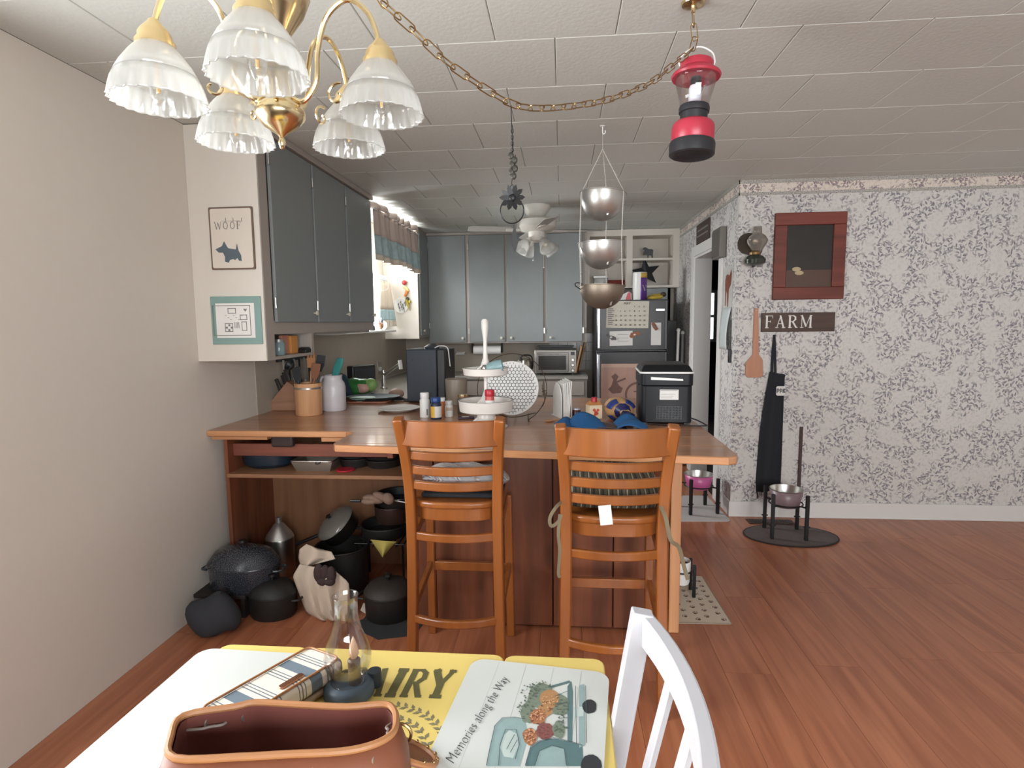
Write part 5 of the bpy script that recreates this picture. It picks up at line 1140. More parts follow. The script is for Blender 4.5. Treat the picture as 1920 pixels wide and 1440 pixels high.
for k, (px, y, w2, h2, c) in enumerate(((1086, 6.26, .018, .30, (150, 110, 74)), (1093, 6.52, .02, .34, (176, 136, 96)))):
    l = loc(px, y); t_ = T('cutting_board', ('dark' if k == 0 else 'light')+' wooden cutting board leaning beside the toaster oven', 'cutting board', l)
    MB().prism(rrect(h2, .24, .02), w2, frame((0, 0, h2/2+.012), (.22, 0, 1), (0, 1, 0))).build('board', wood('board_wood_%d' % k, c, [min(255, v+25) for v in c], 'Z', .5), t_, w=False, bevel=.003)
    MB().lathe([(.012, 0), (.012, .003)], 12, Mx=RY(math.pi/2).to_3x3()).xf(TR((.05, -.06, h2*.9))).build('hang_hole', m_black, t_, w=False)
ke = T('kettle', 'rounded steel electric kettle by the toaster oven', 'kettle', loc(986, 6.32))
MB().lathe([(0, 0), (.065, 0), (.07, .01), (.07, .09), (.062, .14), (.045, .165), (0, .17)], 24).build('body', M('kettle_steel', (150, 144, 136), .25, .9), ke, w=False)
MB().tube(smoothpts([(-.05, 0, .15), (-.05, 0, .19), (0, 0, .205), (.06, 0, .19), (.075, 0, .12), (.07, 0, .05)], 5), .009, 8).build('handle', m_black, ke, w=False)
MB().tube([(-.055, -.01, .12), (-.085, -.015, .15)], [.018, .01], 10).build('spout', m_dsteel, ke, w=False)
pr = T('towel_roll', 'paper towel roll on a holder under the back wall cabinet', 'paper towel', Vector((P(914, 656, y=6.45).x, 6.45, P(914, 656, y=6.45).z)))
hl = 26*6.45/F
MB().cyl((-hl, 0, 0), (hl, 0, 0), .052, n=28).build('roll', m_wplast, pr, w=False)
for s in (-1, 1): MB().prism([(-.03, -.03), (.03, -.03), (.04, .02), (.05, zb-.012-pr.location.z), (-.05, zb-.012-pr.location.z), (-.04, .02)], .014, frame((s*(hl+.011)-.007, 0, 0), (0, 1, 0), (0, 0, 1))).build('bracket', m_black, pr, w=False)
sdh = P(863, 663, y=YB-.05)
sd = T('soap_dish', 'white ceramic soap dish mounted on the back wall', 'dish', (sdh.x, YB, sdh.z))
MB().prism([(-.055, -.012), (.045, -.012), (.06, .016), (-.045, .008)], .06, frame((sdh.x, YB-.001, sdh.z), (1, 0, 0), (0, 0, 1))).build('dish', m_wplast, sd, bevel=.004); MB().box(sdh.x-.05, sdh.x+.05, YB-.01, YB-.001, sdh.z-.02, sdh.z+.02).build('mount', m_wplast, sd, bevel=.003)
# canister and jar between appliance and tray
def canister(name, label, cat, px, py, z, r, h_, mat, lid=None):
    l = P(px, py, z=z); t_ = T(name, label, cat, (l.x, l.y, z+.001)); MB().lathe([(0, 0), (r*.85, 0), (r*.9, .008), (r, h_*.97), (r*.98, h_), (r*.9, h_-.004), (r*.86, .02), (0, .012)], 24).build('body', mat, t_, w=False)
    if lid: MB().lathe([(0, h_), (r*.7, h_+.001), (r*.72, h_+.02), (0, h_+.022)], 20).build('lid', lid, t_, w=False)
    return t_
# ------------------------------------------------------------------ things on the peninsula
PZ = CT+.0008
def pen_at(px, py): v = P(px, py, z=PZ); return Vector((v.x, v.y, PZ))
l = pen_at(797, 755); cm_ = T('coffee_machine', 'tall dark grey coffee machine seen from the back on the peninsula', 'coffee machine', l, math.radians(-3))
s = l.y/F; cw, chh = 60*s, (P(797, 655, y=l.y).z-CT)
MB().box(-cw/2-.02, cw/2-.02, 0, .30, .004, chh).build('body', M('machine_grey', (56, 62, 70), .45, spec=.35), cm_, w=False, bevel=.008)
MB().box(cw/2-.02, cw/2+.035, .01, .30, .004, chh-.002).build('side_shell', m_black, cm_, w=False, bevel=.006)
for x in (-.06, .06): MB().cyl((x-.02, -.001, chh*.8), (x-.02, .004, chh*.8), .006, n=10).build('screw_recess', m_black, cm_, w=False)
MB().box(-cw/2+.09, cw/2-.06, -.002, .003, .004, .07).build('cord_recess', m_black, cm_, w=False, bevel=.001)
MB().lathe([(.05, 0), (.055, .012), (.04, .02), (.02, .034), (0, .036)], 20, (.03, .1, chh)).build('top_lid', m_dgrey, cm_, w=False)
MB().tube(smoothpts([(.06, .06, chh+.006), (.10, .05, chh+.02), (.15, .05, chh+.008), (.16, .06, chh-.06), (.165, .06, chh-.12)], 5), .004, 6).build('power_cord', m_wplast, cm_, w=False)
l = pen_at(858, 752); canister('canister', 'tall beige canister behind the white tray stand', 'canister', 856, 758, CT, .075, .17, M('beige_ceramic', (150, 138, 124), .4))
t_ = jar('glass_jar', 'clear glass jar with gold lid behind the tray stand', 'jar', pen_at(869, 775), .035, .115, M('jar_grey', (120, 116, 110), .15), m_brass)
# tiered tray
l = pen_at(912, 800); tr = T('tiered_tray', 'white enamel two-tier tray stand with a tall handle on the peninsula', 'tray stand', l)
sy_ = l.y; zz = lambda py: P(912, py, y=sy_).z-PZ; rr = lambda npx: npx*sy_/F
m_en = M('white_enamel', (226, 222, 216), .3, var=.02); m_chip = M('chipped_edge', (120, 118, 114), .6)
MB().lathe([(rr(40), 0), (rr(41), .004), (rr(30), .02), (rr(18), .05), (rr(17), .075), (rr(19), .08)], 32).build('base', m_en, tr, w=False)
def trayp(r, z0, z1, nm):
    o = MB().shell([(0, z0+.004), (r*.9, z0+.003), (r*.97, z0+.008), (r, z1), (r+.003, z1+.001), (r+.002, z1+.004), (r-.003, z1+.002), (r*.95, z0+.012), (0, z0+.008)], 40).build(nm, m_en, tr, w=False)
    MB().tube([(r*math.cos(t_), r*math.sin(t_), z1+.003) for t_ in [6.2832*k/40 for k in range(40)]], .0022, 6, closed=True).build('rim', m_chip, o, w=False)
z1_ = zz(751); z0_ = zz(772); trayp(rr(52), z0_, z1_, 'lower_tray'); z3_ = zz(691); z2_ = zz(703)-.005; trayp(rr(43), z2_, z3_, 'upper_tray')
MB().lathe([(rr(19), .078), (rr(16), z0_+.01), (.08, z0_+.014), (.05, z0_+.04), (.022, z0_+.075), (.0105, z0_+.11), (.0095, z2_-.02), (.012, z2_)], 20).build('lower_stem', m_en, tr, w=False)
MB().lathe([(.085, z2_+.01), (.05, z2_+.03), (.025, z2_+.052), (.013, z3_+.055), (.010, zz(645)), (.011, zz(635)), (.018, zz(615)), (.018, zz(602)), (.010, zz(598))], 20).build('handle', m_en, tr, w=False)
lo = Vector((l.x, l.y, PZ))
b1 = T('spice_bottle', 'red-capped spice bottle on the lower tray', 'bottle', (lo.x+.03, lo.y-.085, PZ+z0_+.0135))
MB().lathe([(0, 0), (.022, 0), (.023, .004), (.023, .075), (.02, .082)], 20).build('body', M('red_label', (196, 90, 86), .4), b1, w=False); MB().lathe([(.0232, .045), (.0234, .046), (.0234, .058), (.0232, .059)], 20).build('label_band', m_paper, b1, w=False); MB().lathe([(.024, .08), (.025, .083), (.025, .107), (.022, .112), (0, .113)], 20).build('cap', m_red, b1, w=False)
b2 = T('ornament_cup', 'teal and white cup lying on the upper tray', 'cup', (lo.x+.05, lo.y-.05, PZ+z2_+.0125))
MB().lathe([(0, -.045), (.02, -.044), (.032, -.02), (.034, .02), (.03, .045), (.027, .045), (.028, .02), (0, -.03)], 20, Mx=RY(math.radians(75)).to_3x3()).xf(TR((0, 0, .034))).build('cup', M('teal_ceramic', (132, 162, 166), .35), b2, w=False); MB().sph((-.048, -.012, .03), (.016, .016, .02), 10, 8).build('knob', m_steel, b2, w=False)
b3 = T('pill_box', 'dark flat box on the lower tray', 'box', (lo.x-.085, lo.y-.06, PZ+z0_+.0135), .5)
MB().box(-.025, .025, -.012, .012, 0, .016).build('box', m_dgrey, b3, w=False, bevel=.003)
# white paper plate and pill bottles
l = pen_at(748, 770); pp = T('paper_plate', 'white oval paper plate on the peninsula beside the pill bottles', 'plate', l)
MB().shell([(0, .003), (.09, .003), (.105, .010), (.125, .018), (.13, .019), (.13, .021), (.105, .013), (.088, .006), (0, .006)], 40).build('plate', m_paper, pp, w=False); MB().shell([(0, .0), (.075, .0), (.078, .003), (0, .003)], 30).build('foot', m_paper, pp, w=False)
def pill(label, px, py, r, h_, bm, cm__, lab=None):
    l = pen_at(px, py); t_ = T('pill_bottle', label, 'bottle', l, group='pill bottles on the peninsula')
    MB().lathe([(0, 0), (r*.95, 0), (r, .004), (r, h_*.68), (r*.8, h_*.76), (r*.72, h_*.8)], 24).build('body', bm, t_, w=False)
    MB().lathe([(0, h_*.78), (r*.86, h_*.78), (r*.88, h_*.8), (r*.88, h_*.98), (r*.82, h_), (0, h_)], 24).build('cap', cm__, t_, w=False)
    if lab:
        for i, (z0, z1, m_, a0, a1) in enumerate(lab): MB().grid(lambda u, v: Vector((r*1.012*math.cos(math.radians(a0+(a1-a0)*u)), r*1.012*math.sin(math.radians(a0+(a1-a0)*u)), h_*(z0+(z1-z0)*v))), 8, 1).build('label_panel', m_, t_, w=False)
s3 = pen_at(797, 783).y/F
pill('tall white pill bottle with white cap', 797, 782, 9.7*s3, 48*s3, m_wplast, m_wplast, [(.1, .35, m_gprint, -60, -40)])
pill('navy pill bottle with blue cap and yellow label', 818, 785, 10.5*s3, 41*s3, M('navy_plastic', (36, 44, 70), .35), M('blue_cap', (40, 74, 136), .3), [(.08, .6, m_paper, -90, 0), (.08, .6, M('yellow_label', (222, 178, 76), .5), -150, -90)])
pill('amber prescription bottle with white cap behind the navy bottle', 829, 777, 8*s3, 34*s3, M('amber_plastic', (178, 98, 46), .3), m_wplast)
pill('short white supplement bottle right of the others', 842, 781, 8*s3, 31*s3, m_wplast, m_wplast, [(.1, .3, m_paper, -120, -30), (.4, .6, M('tan_label', (200, 184, 160), .6), -120, -30)])
# decorative plate on wire stand
l = pen_at(962, 789); ds = T('wire_plate_stand', 'bronze wire easel stand behind the tray', 'plate stand', l)
pr_ = 52*l.y/F; tilt = RX(math.radians(-14)) @ RZ(0)
cpl = Vector((-.012, .07, P(957, 728, y=l.y+.07).z-PZ))
MB().tube([cpl+tilt @ Vector((1.3*pr_*math.cos(t_), .012, 1.33*pr_*math.sin(t_))) for t_ in [6.2832*k/48 for k in range(48)]], .0024, 6, closed=True).build('ring', m_bronze, ds, w=False)
for sx in (-1, 1):
    MB().tube(smoothpts([(sx*.09-.01, .06, .03), (sx*.085, -.02, .008), (sx*.085+.005, -.05, .004), (sx*.085+.005, -.055, .02)], 4), .0026, 6).build('foot', m_bronze, ds, w=False)
MB().tube(smoothpts([(-.12, .06, .035), (0, .0, .02), (.12, .06, .035)], 6), .0026, 6).build('cross_wire', m_bronze, ds, w=False)
MB().tube([(0, .10, .05), (0, .19, .002)], .0026, 6).build('back_leg', m_bronze, ds, w=False)
for k in range(3): MB().tube(smoothpts([cpl+tilt @ Vector((1.3*pr_*math.cos(a), .012, 1.33*pr_*math.sin(a))) for a in [math.radians(v) for v in (-50+8*k, -35+8*k, -20+8*k)]]+[cpl+tilt @ Vector((1.12*pr_, 0, .02-.02*k))], 4), .0018, 5).build('twig', m_bronze, ds, w=False)
wpl = T('wire_mesh_plate', 'round white plate with honeycomb wire mesh pattern on the easel', 'plate', l+cpl)
PM_ = TR(l+cpl) @ tilt @ RX(math.pi/2)
MB().lathe([(0, 0), (pr_*.8, .001), (pr_, .012), (pr_+.002, .014), (pr_, .017), (pr_*.8, .006), (0, .005)], 48).xf(PM_).build('plate', m_wplast, wpl)
mb = MB(); hx = .0235
segs = set()
for i in range(-9, 10):
    for j_ in range(-9, 10):
        cxh, cyh = hx*math.sqrt(3)*(i+.5*(j_ % 2))*.5*1.0, hx*.75*j_*1.0
        cxh, cyh = hx*.866*(i+.5*(j_ % 2)), hx*.75*j_
        if math.hypot(cxh, cyh) > pr_*.95: continue
        for k in range(3):
            a, b = math.radians(30+60*k), math.radians(90+60*k)
            p0_ = Vector((cxh+hx*.5*math.cos(a), cyh+hx*.5*math.sin(a), .0075+.012*max(0, math.hypot(cxh, cyh)/pr_-.8)*4)); p1_ = Vector((cxh+hx*.5*math.cos(b), cyh+hx*.5*math.sin(b), p0_.z))
            mb.tube([p0_, p1_], .0013, 4)
mb.xf(PM_); o = mb.build('wire_mesh', M('mesh_wire', (96, 92, 92), .5, .2), wpl, smooth=False, kind='stuff')
sj = T('spice_jar', 'small brown jar with ridged lid in front of the mesh plate', 'jar', pen_at(940, 778)+Vector((0, -.0, 0)))
MB().lathe([(0, 0), (.03, 0), (.032, .005), (.032, .085), (.026, .10)], 20).build('body', M('brown_glass', (120, 86, 58), .25), sj, w=False); MB().lathe([(0, .098), (.03, .098), (.031, .1), (.031, .125), (0, .127)], 20, flute=lambda a, i: 1+.03*math.cos(20*a)).build('lid', M('ridged_brass', (140, 118, 84), .4, .6), sj, w=False)
sj.location = pen_at(941, 772)
hd = T('purple_packet', 'small dark purple packet under the tray stand', 'packet', pen_at(876, 785)+Vector((0, 0, 0)), .2); MB().box(-.05, .04, -.02, .03, 0, .012).build('packet', M('purple_foil', (70, 46, 64), .4), hd, w=False, bevel=.004); MB().box(-.03, .01, -.012, .01, .012, .0126).build('label_panel', m_paper, hd, w=False)
# napkin holder
l = pen_at(1054, 781); nh = T('napkin_holder', 'white arched napkin holder on the peninsula', 'napkin holder', l, math.radians(24))
arch = lambda w2, h2: [(-w2, 0), (w2, 0), (w2, h2*.55)]+[(w2*math.cos(math.radians(a)), h2*.55+h2*.45*math.sin(math.radians(a))) for a in range(15, 180, 15)]+[(-w2, h2*.55)]
for x in (-.032, .028): 
    o_ = MB().prism(arch(.075, .19), .006, frame((x, 0, .004), (.1, 1, 0), (0, 0, 1))).build('side_panel', m_white, nh, w=False, bevel=.002)
MB().prism([(a*.62, b*.68) for a, b in arch(.075, .19)], .002, frame((-.028, -.004, .010), (.1, 1, 0), (0, 0, 1))).build('grey_inset', M('zinc_grey', (120, 116, 112), .5, .4), nh, w=False)
MB().box(-.036, .04, -.075, .075, 0, .006).build('base', m_white, nh, w=False)
nk = T('napkin_stack', 'stack of white paper napkins in the arched holder', 'napkins', l+Vector((0, 0, .0065)), math.radians(24))
for k in range(5): MB().prism([(-.078, 0), (.078, 0), (.074, .185+.006*k), (-.07, .19+.003*k)], .007, frame((-.018+.0085*k, -.004, 0), (.1+.02*k, 1, 0), (.02*k, 0, 1))).build('napkin', m_paper, nk, w=False)
# jam jar, carton, sunglasses case, bread
jar('jam_jar', 'small dark jam jar beside the napkin holder', 'jar', pen_at(1081, 783), .024, .055, M('jam_dark', (58, 26, 30), .2), M('jam_lid', (190, 186, 196), .3, .4))
l = pen_at(1119, 784); ct_ = T('milk_carton', 'cream carton with red flowers and a red screw cap', 'carton', l, math.radians(20))
MB().box(-.055, .02, -.032, .032, 0, .078).build('body', M('cream_card', (222, 206, 176), .6), ct_, w=False, bevel=.003)
MB().add([(-.055, -.032, .078), (.02, -.032, .078), (.02, .032, .078), (-.055, .032, .078), (-.045, 0, .10), (.01, 0, .10)], [(0, 1, 5, 4), (2, 3, 4, 5), (1, 2, 5), (3, 0, 4), (3, 2, 1, 0)]).build('gable_top', M('orange_gable', (196, 138, 82), .6), ct_, w=False)
MB().lathe([(.016, .094), (.016, .115), (.013, .12), (0, .121)], 16, (-.02, -.008, 0)).build('cap', m_red, ct_, w=False)
for x, z in ((-.02, .04), (-.008, .05), (-.03, .052), (-.012, .03), (-.024, .028)): MB().prism(blob(0, 0, .009, .009, 10, .25), .0006, frame((x, -.0325, z), (1, 0, 0), (0, 0, 1))).build('flower_print', M('red_flower', (200, 84, 66), .6), ct_, w=False)
l = pen_at(1161, 786); bd = T('bread_bag', 'bag of bread with blue printed wrapper twisted shut', 'bread', l, math.radians(4))
mb = MB().lathe([(.012, -.135), (.02, -.12), (.06, -.085), (.075, -.04), (.078, .05), (.06, .11), (0, .12)], 20, Mx=(RX(math.radians(-90)) @ Matrix.Identity(4)).to_3x3())
for v in mb.v:
    v.z = v.z*.78; k = 1+.05*math.sin(v.x*80+v.y*50)*math.cos(v.z*70); v.x *= k; v.z = v.z*k+.058
mb.build('loaf', M('bread_brown', (200, 158, 110), .5, var=.25, scale=30), bd, w=False)
for a0, a1 in ((18, 72), (108, 165), (205, 250), (290, 330)):
    MB().grid(lambda u, v: (lambda a, t_: Vector(((.079-.02*max(0, t_-.5)*2)*math.cos(a)*1.03, -.035-.06*t_, .058+.78*1.04*(.079-.022*max(0, t_-.4)*1.6)*math.sin(a))))(math.radians(a0+(a1-a0)*u), v), 8, 5).build('blue_wrapper', M('bread_blue', (42, 60, 128), .25, var=.3, scale=40), bd, w=False, solid=.001)
MB().tube([(0, -.10, .06), (0, -.125, .058), (.01, -.15, .045), (.02, -.17, .03)], [.045, .012, .028, .04], 10).build('twisted_end', M('bread_navy', (34, 36, 84), .25), bd, w=False)
# blue cloth heap
m_bcl = M('blue_cloth', (34, 92, 146), .85, var=.12, scale=14)
l = pen_at(1125, 808)
bl_ = T('blue_cloth', 'bright blue cloth and plastic sheet crumpled behind the right bar stool', 'cloth', l)
def cl1(u, v):
    x = -.23+.13*u+.02*v; y = .12-.36*v*(1-.3*u); z = .012+.028*math.sin(3*u+2*v)*math.sin(3.1*u)+.012*math.sin(9*v+4*u); return Vector((x, y, max(.003, z)))
MB().grid(cl1, 16, 16).build('left_fold', m_bcl, bl_, w=False, solid=.002)
def cl2(u, v): return Vector((-.16+.20*u+.03*v, .10-.14*v-.03*u, max(.004, .075*math.sin(math.pi*min(1, u*1.1))**.7*(1-v)**.7+.008+.006*math.sin(8*u))))
MB().grid(cl2, 16, 12).build('centre_fold', m_bcl, bl_, w=False, solid=.002)
def cl3(u, v): return Vector((.06+.18*u, .10-.17*v+.05*u, max(.004, .058*math.sin(math.pi*u)*(1-.5*v)+.006+.008*math.sin(7*v+5*u))))
MB().grid(cl3, 16, 12).build('right_fold', m_bcl, bl_, w=False, solid=.002)
MB().grid(lambda u, v: Vector((-.02+.16*u, .09-.19*v, .012+.022*math.sin(2.5*u+1)*abs(math.sin(4*v+1)))), 14, 14).build('plastic_sheet', M('smoky_plastic', (76, 62, 62), .15), bl_, w=False, solid=.001)
# ice maker
l = pen_at(1249, 796); im = T('ice_maker', 'black countertop ice maker with a white trim line', 'ice maker', l, math.radians(-3))
s4 = l.y/F; iw = 97*s4; ih = P(1249, 686, y=l.y).z-PZ+.004
m_imb = M('ice_maker_black', (22, 24, 28), .45, spec=.3)
MB().prism(rrect(iw*.97, .34, .03, 4), ih*.63, o=(0, .17, .008)).build('lower_body', m_imb, im, w=False, bevel=.005)
MB().prism(rrect(iw, .35, .03, 4), ih*.20, o=(0, .17, .008+ih*.63)).build('upper_body', m_imb, im, w=False, bevel=.004)
MB().prism(rrect(iw*1.02, .36, .03, 4), ih*.03, o=(0, .17, .008+ih*.83)).build('trim_line', m_wplast, im, w=False, bevel=.002)
MB().add([(x*sx, y, z) for z, sx, y0, y1 in ((ih*.868, 1, 0, .34), (ih, .84, .03, .32)) for x, y in ((-iw/2, y0), (iw/2, y0), (iw/2, y1), (-iw/2, y1))], [(3, 2, 1, 0), (4, 5, 6, 7), (0, 1, 5, 4), (1, 2, 6, 5), (2, 3, 7, 6), (3, 0, 4, 7)]).build('lid', M('ice_lid', (20, 22, 25), .35, spec=.3), im, w=False, bevel=.012, seg=3)
MB().prism([(-iw*.3, 0), (iw*.3, -.004), (iw*.29, .005), (-iw*.3, .015)], .002, frame((0, -.0055, ih*.755), (1, 0, 0), (0, 0, 1))).build('silver_strip', m_wplast, im, w=False)
lb_ = MB().box(-iw*.13, iw*.22, -.0015, .0005, ih*.42, ih*.59).build('rating_label', m_paper, im, w=False)
mb = MB()
for k in range(3): mb.box(-iw*.11, iw*(.1+.03*k), -.002, -.0016, ih*(.45+.03*k), ih*(.455+.03*k))
mb.box(-iw*.12, iw*.2, -.002, -.0016, ih*.57, ih*.58).build('label_print', m_gprint, lb_, w=False)
for k in range(9): MB().box(-iw*.19+k*iw*.057, -iw*.19+k*iw*.057+.004, -.004, .001, ih*.09, ih*.31).build('vent_slat', m_black, im, w=False)
for k in range(6): MB().box(-iw*.19, iw*.29, -.0045, .001, ih*(.10+.04*k), ih*(.10+.04*k)+.003).build('vent_bar', m_black, im, w=False)
for sx in (-1, 1): MB().prism(rrect(.03, .05, .01), .012, frame((sx*iw*.5, .12, ih*.7), (0, 1, 0), (0, 0, 1))).build('side_grip', m_black, im, w=False); MB().box(sx*iw*.4-.015, sx*iw*.4+.015, .02, .3, 0, .009).build('foot', m_black, im, w=False)
MB().tube(smoothpts([(iw*.46, .05, .03), (iw*.6, .02, .02), (iw*.72, .0, .004), (iw*.72, -.04, .004), (iw*.5, -.05, .004), (iw*.2, -.035, .004), (-iw*.1, -.03, .004), (-iw*.35, -.02, .006)], 6), .0035, 6).build('power_cord', m_black, im, w=False)
l = pen_at(1262, 822); ws = T('handheld_gadget', 'smooth white oval gadget half hidden by the right stool', 'gadget', l+Vector((-.02, .03, 0)), -.5)
MB().sph((0, 0, .0), (.055, .03, .024), 18, 10).build('shell', m_wplast, ws, w=False); MB().prism(disc(.05, 24, 1, .54), .002, o=(0, 0, 0)).build('underside', m_paper, ws, w=False)
for v in ws.children[0].data.vertices: v.co.z = max(v.co.z, 0.0005)
sp2 = T('wooden_spoon', 'small wooden spoon lying in front of the napkin holder', 'spoon', pen_at(1040, 790), .4)
MB().sph((-.03, 0, .006), (.03, .018, .006), 14, 8).build('bowl', m_pinel, sp2, w=False); MB().cyl((-.01, 0, .006), (.12, 0, .006), .005, n=8).build('handle', m_pinel, sp2, w=False)
# ------------------------------------------------------------------ left end of the peninsula
l = pen_at(580, 777); cr = T('utensil_crock', 'banded wooden crock holding cooking utensils', 'crock', l)
s5 = l.y/F; r_ = 26*s5; hc = P(580, 718, y=l.y).z-PZ
m_crk = wood('crock_wood', (190, 140, 100), (214, 166, 122), 'Z', .5, .9)
MB().shell([(0, 0), (r_*.93, 0), (r_*.96, .004), (r_, hc), (r_*.9, hc), (r_*.86, .012), (0, .012)], 32).build('bucket', m_crk, cr, w=False)
MB().lathe([(r_*.995, hc*.82), (r_*1.015, hc*.825), (r_*1.02, hc*.88), (r_*1.0, hc*.885)], 32).build('metal_band', m_steel, cr, w=False)
m_utb = M('black_nylon', (36, 40, 44), .45)
def utensil(label, kind, bx, by, tipx, tipy, mat, head):
    base = Vector((l.x+bx, l.y+by, PZ+.02)); tip = P(tipx, tipy, y=l.y+by*1.6)
    t_ = T(kind, label, 'utensil', base, group='utensils in the wooden crock'); d = (tip-base).normalized()
    MB().tube([base, base.lerp(tip, .78)], [.005, .006], 8).build('handle', mat, t_)
    fm = frame(tip, d.cross(Vector((0, 1, 0))), d)
    if head == 'ladle': MB().shell([(0, -.034), (.022, -.028), (.034, -.01), (.036, 0)], 18).xf(TR(tip) @ RX(.9) @ RY(-.5)).build('bowl', mat, t_, solid=.002)
    elif head == 'fork': 
        mb = MB().prism([(-.022, -.05), (.022, -.05), (.026, .01), (-.026, .01)], .008, fm)
        for k in (-1, 0, 1): mb.prism([(k*.018-.006, .008), (k*.018+.006, .008), (k*.018+.004, .05), (k*.018-.004, .05)], .008, fm)
        mb.build('tines', mat, t_)
    else: MB().prism([(-.012, -.07), (.012, -.07), (.028, -.03), (.026, .025), (-.026, .03), (-.026, -.03)], .006, fm).build('blade', mat, t_, bevel=.002)
utensil('black nylon ladle in the wooden crock', 'ladle', -.03, .01, 541, 683, m_utb, 'ladle')
utensil('wooden fork standing in the crock', 'wooden_fork', 0, .02, 583, 674, M('fork_wood', (176, 122, 80), .5), 'fork')
utensil('black spatula leaning right in the crock', 'spatula', .03, .0, 601, 675, m_utb, 'flat')
utensil('brown wooden spatula in the crock', 'wooden_spatula', .015, -.02, 592, 690, M('spat_wood', (130, 86, 60), .5), 'flat')
utensil('dark slotted turner leaning left in the crock', 'slotted_turner', -.02, -.02, 556, 697, m_utb, 'flat')
utensil('pale wooden spoon handle low in the crock', 'wooden_spoon', 0, -.04, 581, 712, M('pale_wood', (206, 160, 116), .5), 'none') if False else None
l2 = pen_at(627, 769); jg = T('plastic_jug', 'white plastic jug with a square shoulder beside the crock', 'jug', l2)
s6 = l2.y/F; jh = P(627, 703, y=l2.y).z-PZ
MB().shell([(0, 0), (21*s6, 0), (23*s6, .01), (23*s6, jh*.66), (21*s6, jh*.78), (17*s6, jh*.86), (17*s6, jh*.96), (18*s6, jh), (16*s6, jh), (15*s6, jh*.86), (19*s6, jh*.7), (21*s6, .02), (0, .014)], 28).build('body', M('jug_white', (206, 202, 206), .35), jg, w=False)
MB().tube(smoothpts([(-16*s6, 0, jh*.95), (-22*s6, 0, jh*.93), (-25*s6, 0, jh*.8), (-22*s6, 0, jh*.68)], 4), .008, 8).build('handle', MATS['jug_white'], jg, w=False)
sb = T('scrub_brush', 'teal spatula standing in the white jug', 'utensil', l2+Vector((.01, 0, .03)))
tip = P(641, 672, y=l2.y); MB().prism([(-.016, -.12), (.016, -.12), (.026, -.03), (.022, .03), (-.018, .02), (-.026, -.05)], .012, frame(tip+Vector((-.015, 0, -.02)), (1, 0, -.35), (.35, 0, 1))).build('blade', M('teal_plastic', (48, 132, 128), .4), sb, bevel=.004); MB().cyl(l2+Vector((.0, 0, .03)), tip+Vector((-.035, 0, -.10)), .007, n=8).build('handle', MATS['teal_plastic'], sb)
MB().tube([tip+Vector((0, .02, -.05)), tip+Vector((.0, .02, .03))], .004, 6).build('clear_tip', m_wplast, sb) if False else None
l3 = pen_at(523, 771); kb = T('knife_block', 'slanted wooden knife block behind the crock', 'knife block', l3)
s7 = l3.y/F
MB().prism([(-32*s7, 0), (32*s7, 0), (32*s7, .15), (16*s7, .185), (-28*s7, .03)], .10, RX(math.pi/2), (0, .12, 0)).build('block', wood('block_wood', (140, 102, 80), (166, 124, 98), 'X', .55), kb, w=False, bevel=.004)
m_kn = M('knife_handle', (40, 34, 32), .45)
for k in range(4): MB().bar((20*s7-.02*k, .03+.02*(k % 3), .185-.02*k), (12*s7-.02*k, .03+.02*(k % 3), .26-.02*k), .016, .022).build('knife_handle', m_kn, kb, w=False, bevel=.004)
l4 = pen_at(430, 790); bx2 = T('storage_box', 'white card box at the far left of the peninsula', 'box', Vector((l4.x-.06, l4.y+.02, PZ)))
MB().box(-.08, .05, -.06, .08, 0, .12).build('box', M('grey_card', (150, 148, 152), .7), bx2, w=False, bevel=.003); MB().box(-.081, .049, -.0612, -.060, .05, .12).build('label_panel', m_paper, bx2, w=False)
# green bottles hanging low behind the crock on the left wall
rk = T('spoon_rack', 'dark rack of small utensils on the left wall under the cabinet', 'rack', (XL+.006, 3.8, 1.10))
MB().box(XL+.0045, XL+.02, 3.55, 4.05, 1.21, 1.235).build('rail', m_black, rk)
for k in range(6): MB().bar((XL+.03, 3.60+.075*k, 1.22), (XL+.03, 3.61+.075*k, 1.08-.02*(k % 3)), .012, .006).sph((XL+.03, 3.61+.075*k, 1.06-.02*(k % 3)), (.008, .024, .03), 10, 6).build('hanging_spoon', m_utb if k % 2 else m_dsteel, rk)
# ------------------------------------------------------------------ on the left worktop
def wt_at(px, py): v = P(px, py, z=CB); return Vector((v.x, v.y, CB+.0008))
tv = T('small_radio', 'dark kitchen radio with a glossy screen on the window worktop', 'radio', Vector((-1.60, 4.50, CB+.0008)), math.radians(52))
MB().box(-.11, .11, -.035, .05, .06, .235).build('body', m_black, tv, w=False, bevel=.014, seg=3); MB().box(-.09, .09, -.038, -.034, .08, .215).build('screen', M('screen_glass', (30, 36, 42), .12), tv, w=False); MB().box(-.10, .10, -.03, .06, 0, .06).build('base', M('radio_grey', (150, 148, 148), .5), tv, w=False, bevel=.006)
ba = T('cloth_bag', 'dark teal cloth bag slumped behind the white jug', 'bag', pen_at(618, 752)+Vector((.0, .16, 0)))
mb = MB().sph((0, 0, .07), (.1, .07, .10), 16, 10)
for v in mb.v: v.z = max(0, v.z+.02*math.sin(v.x*40)); v.x *= 1+.1*math.sin(v.z*50)
mb.build('bag', M('teal_dark_cloth', (38, 62, 74), .85, var=.2), ba, w=False)
l5 = pen_at(700, 752)
tr_ = T('serving_tray', 'dark green oval tray with a pale green plate edge on the peninsula', 'tray', l5+Vector((0, .0, .012)))
MB().shell([(0, .002), (.13, .002), (.16, .02), (.165, .021), (.165, .024), (.13, .007), (0, .007)], 32, sx=1.15, sy=.8).build('tray', M('tray_green', (52, 70, 70), .65), tr_, w=False)
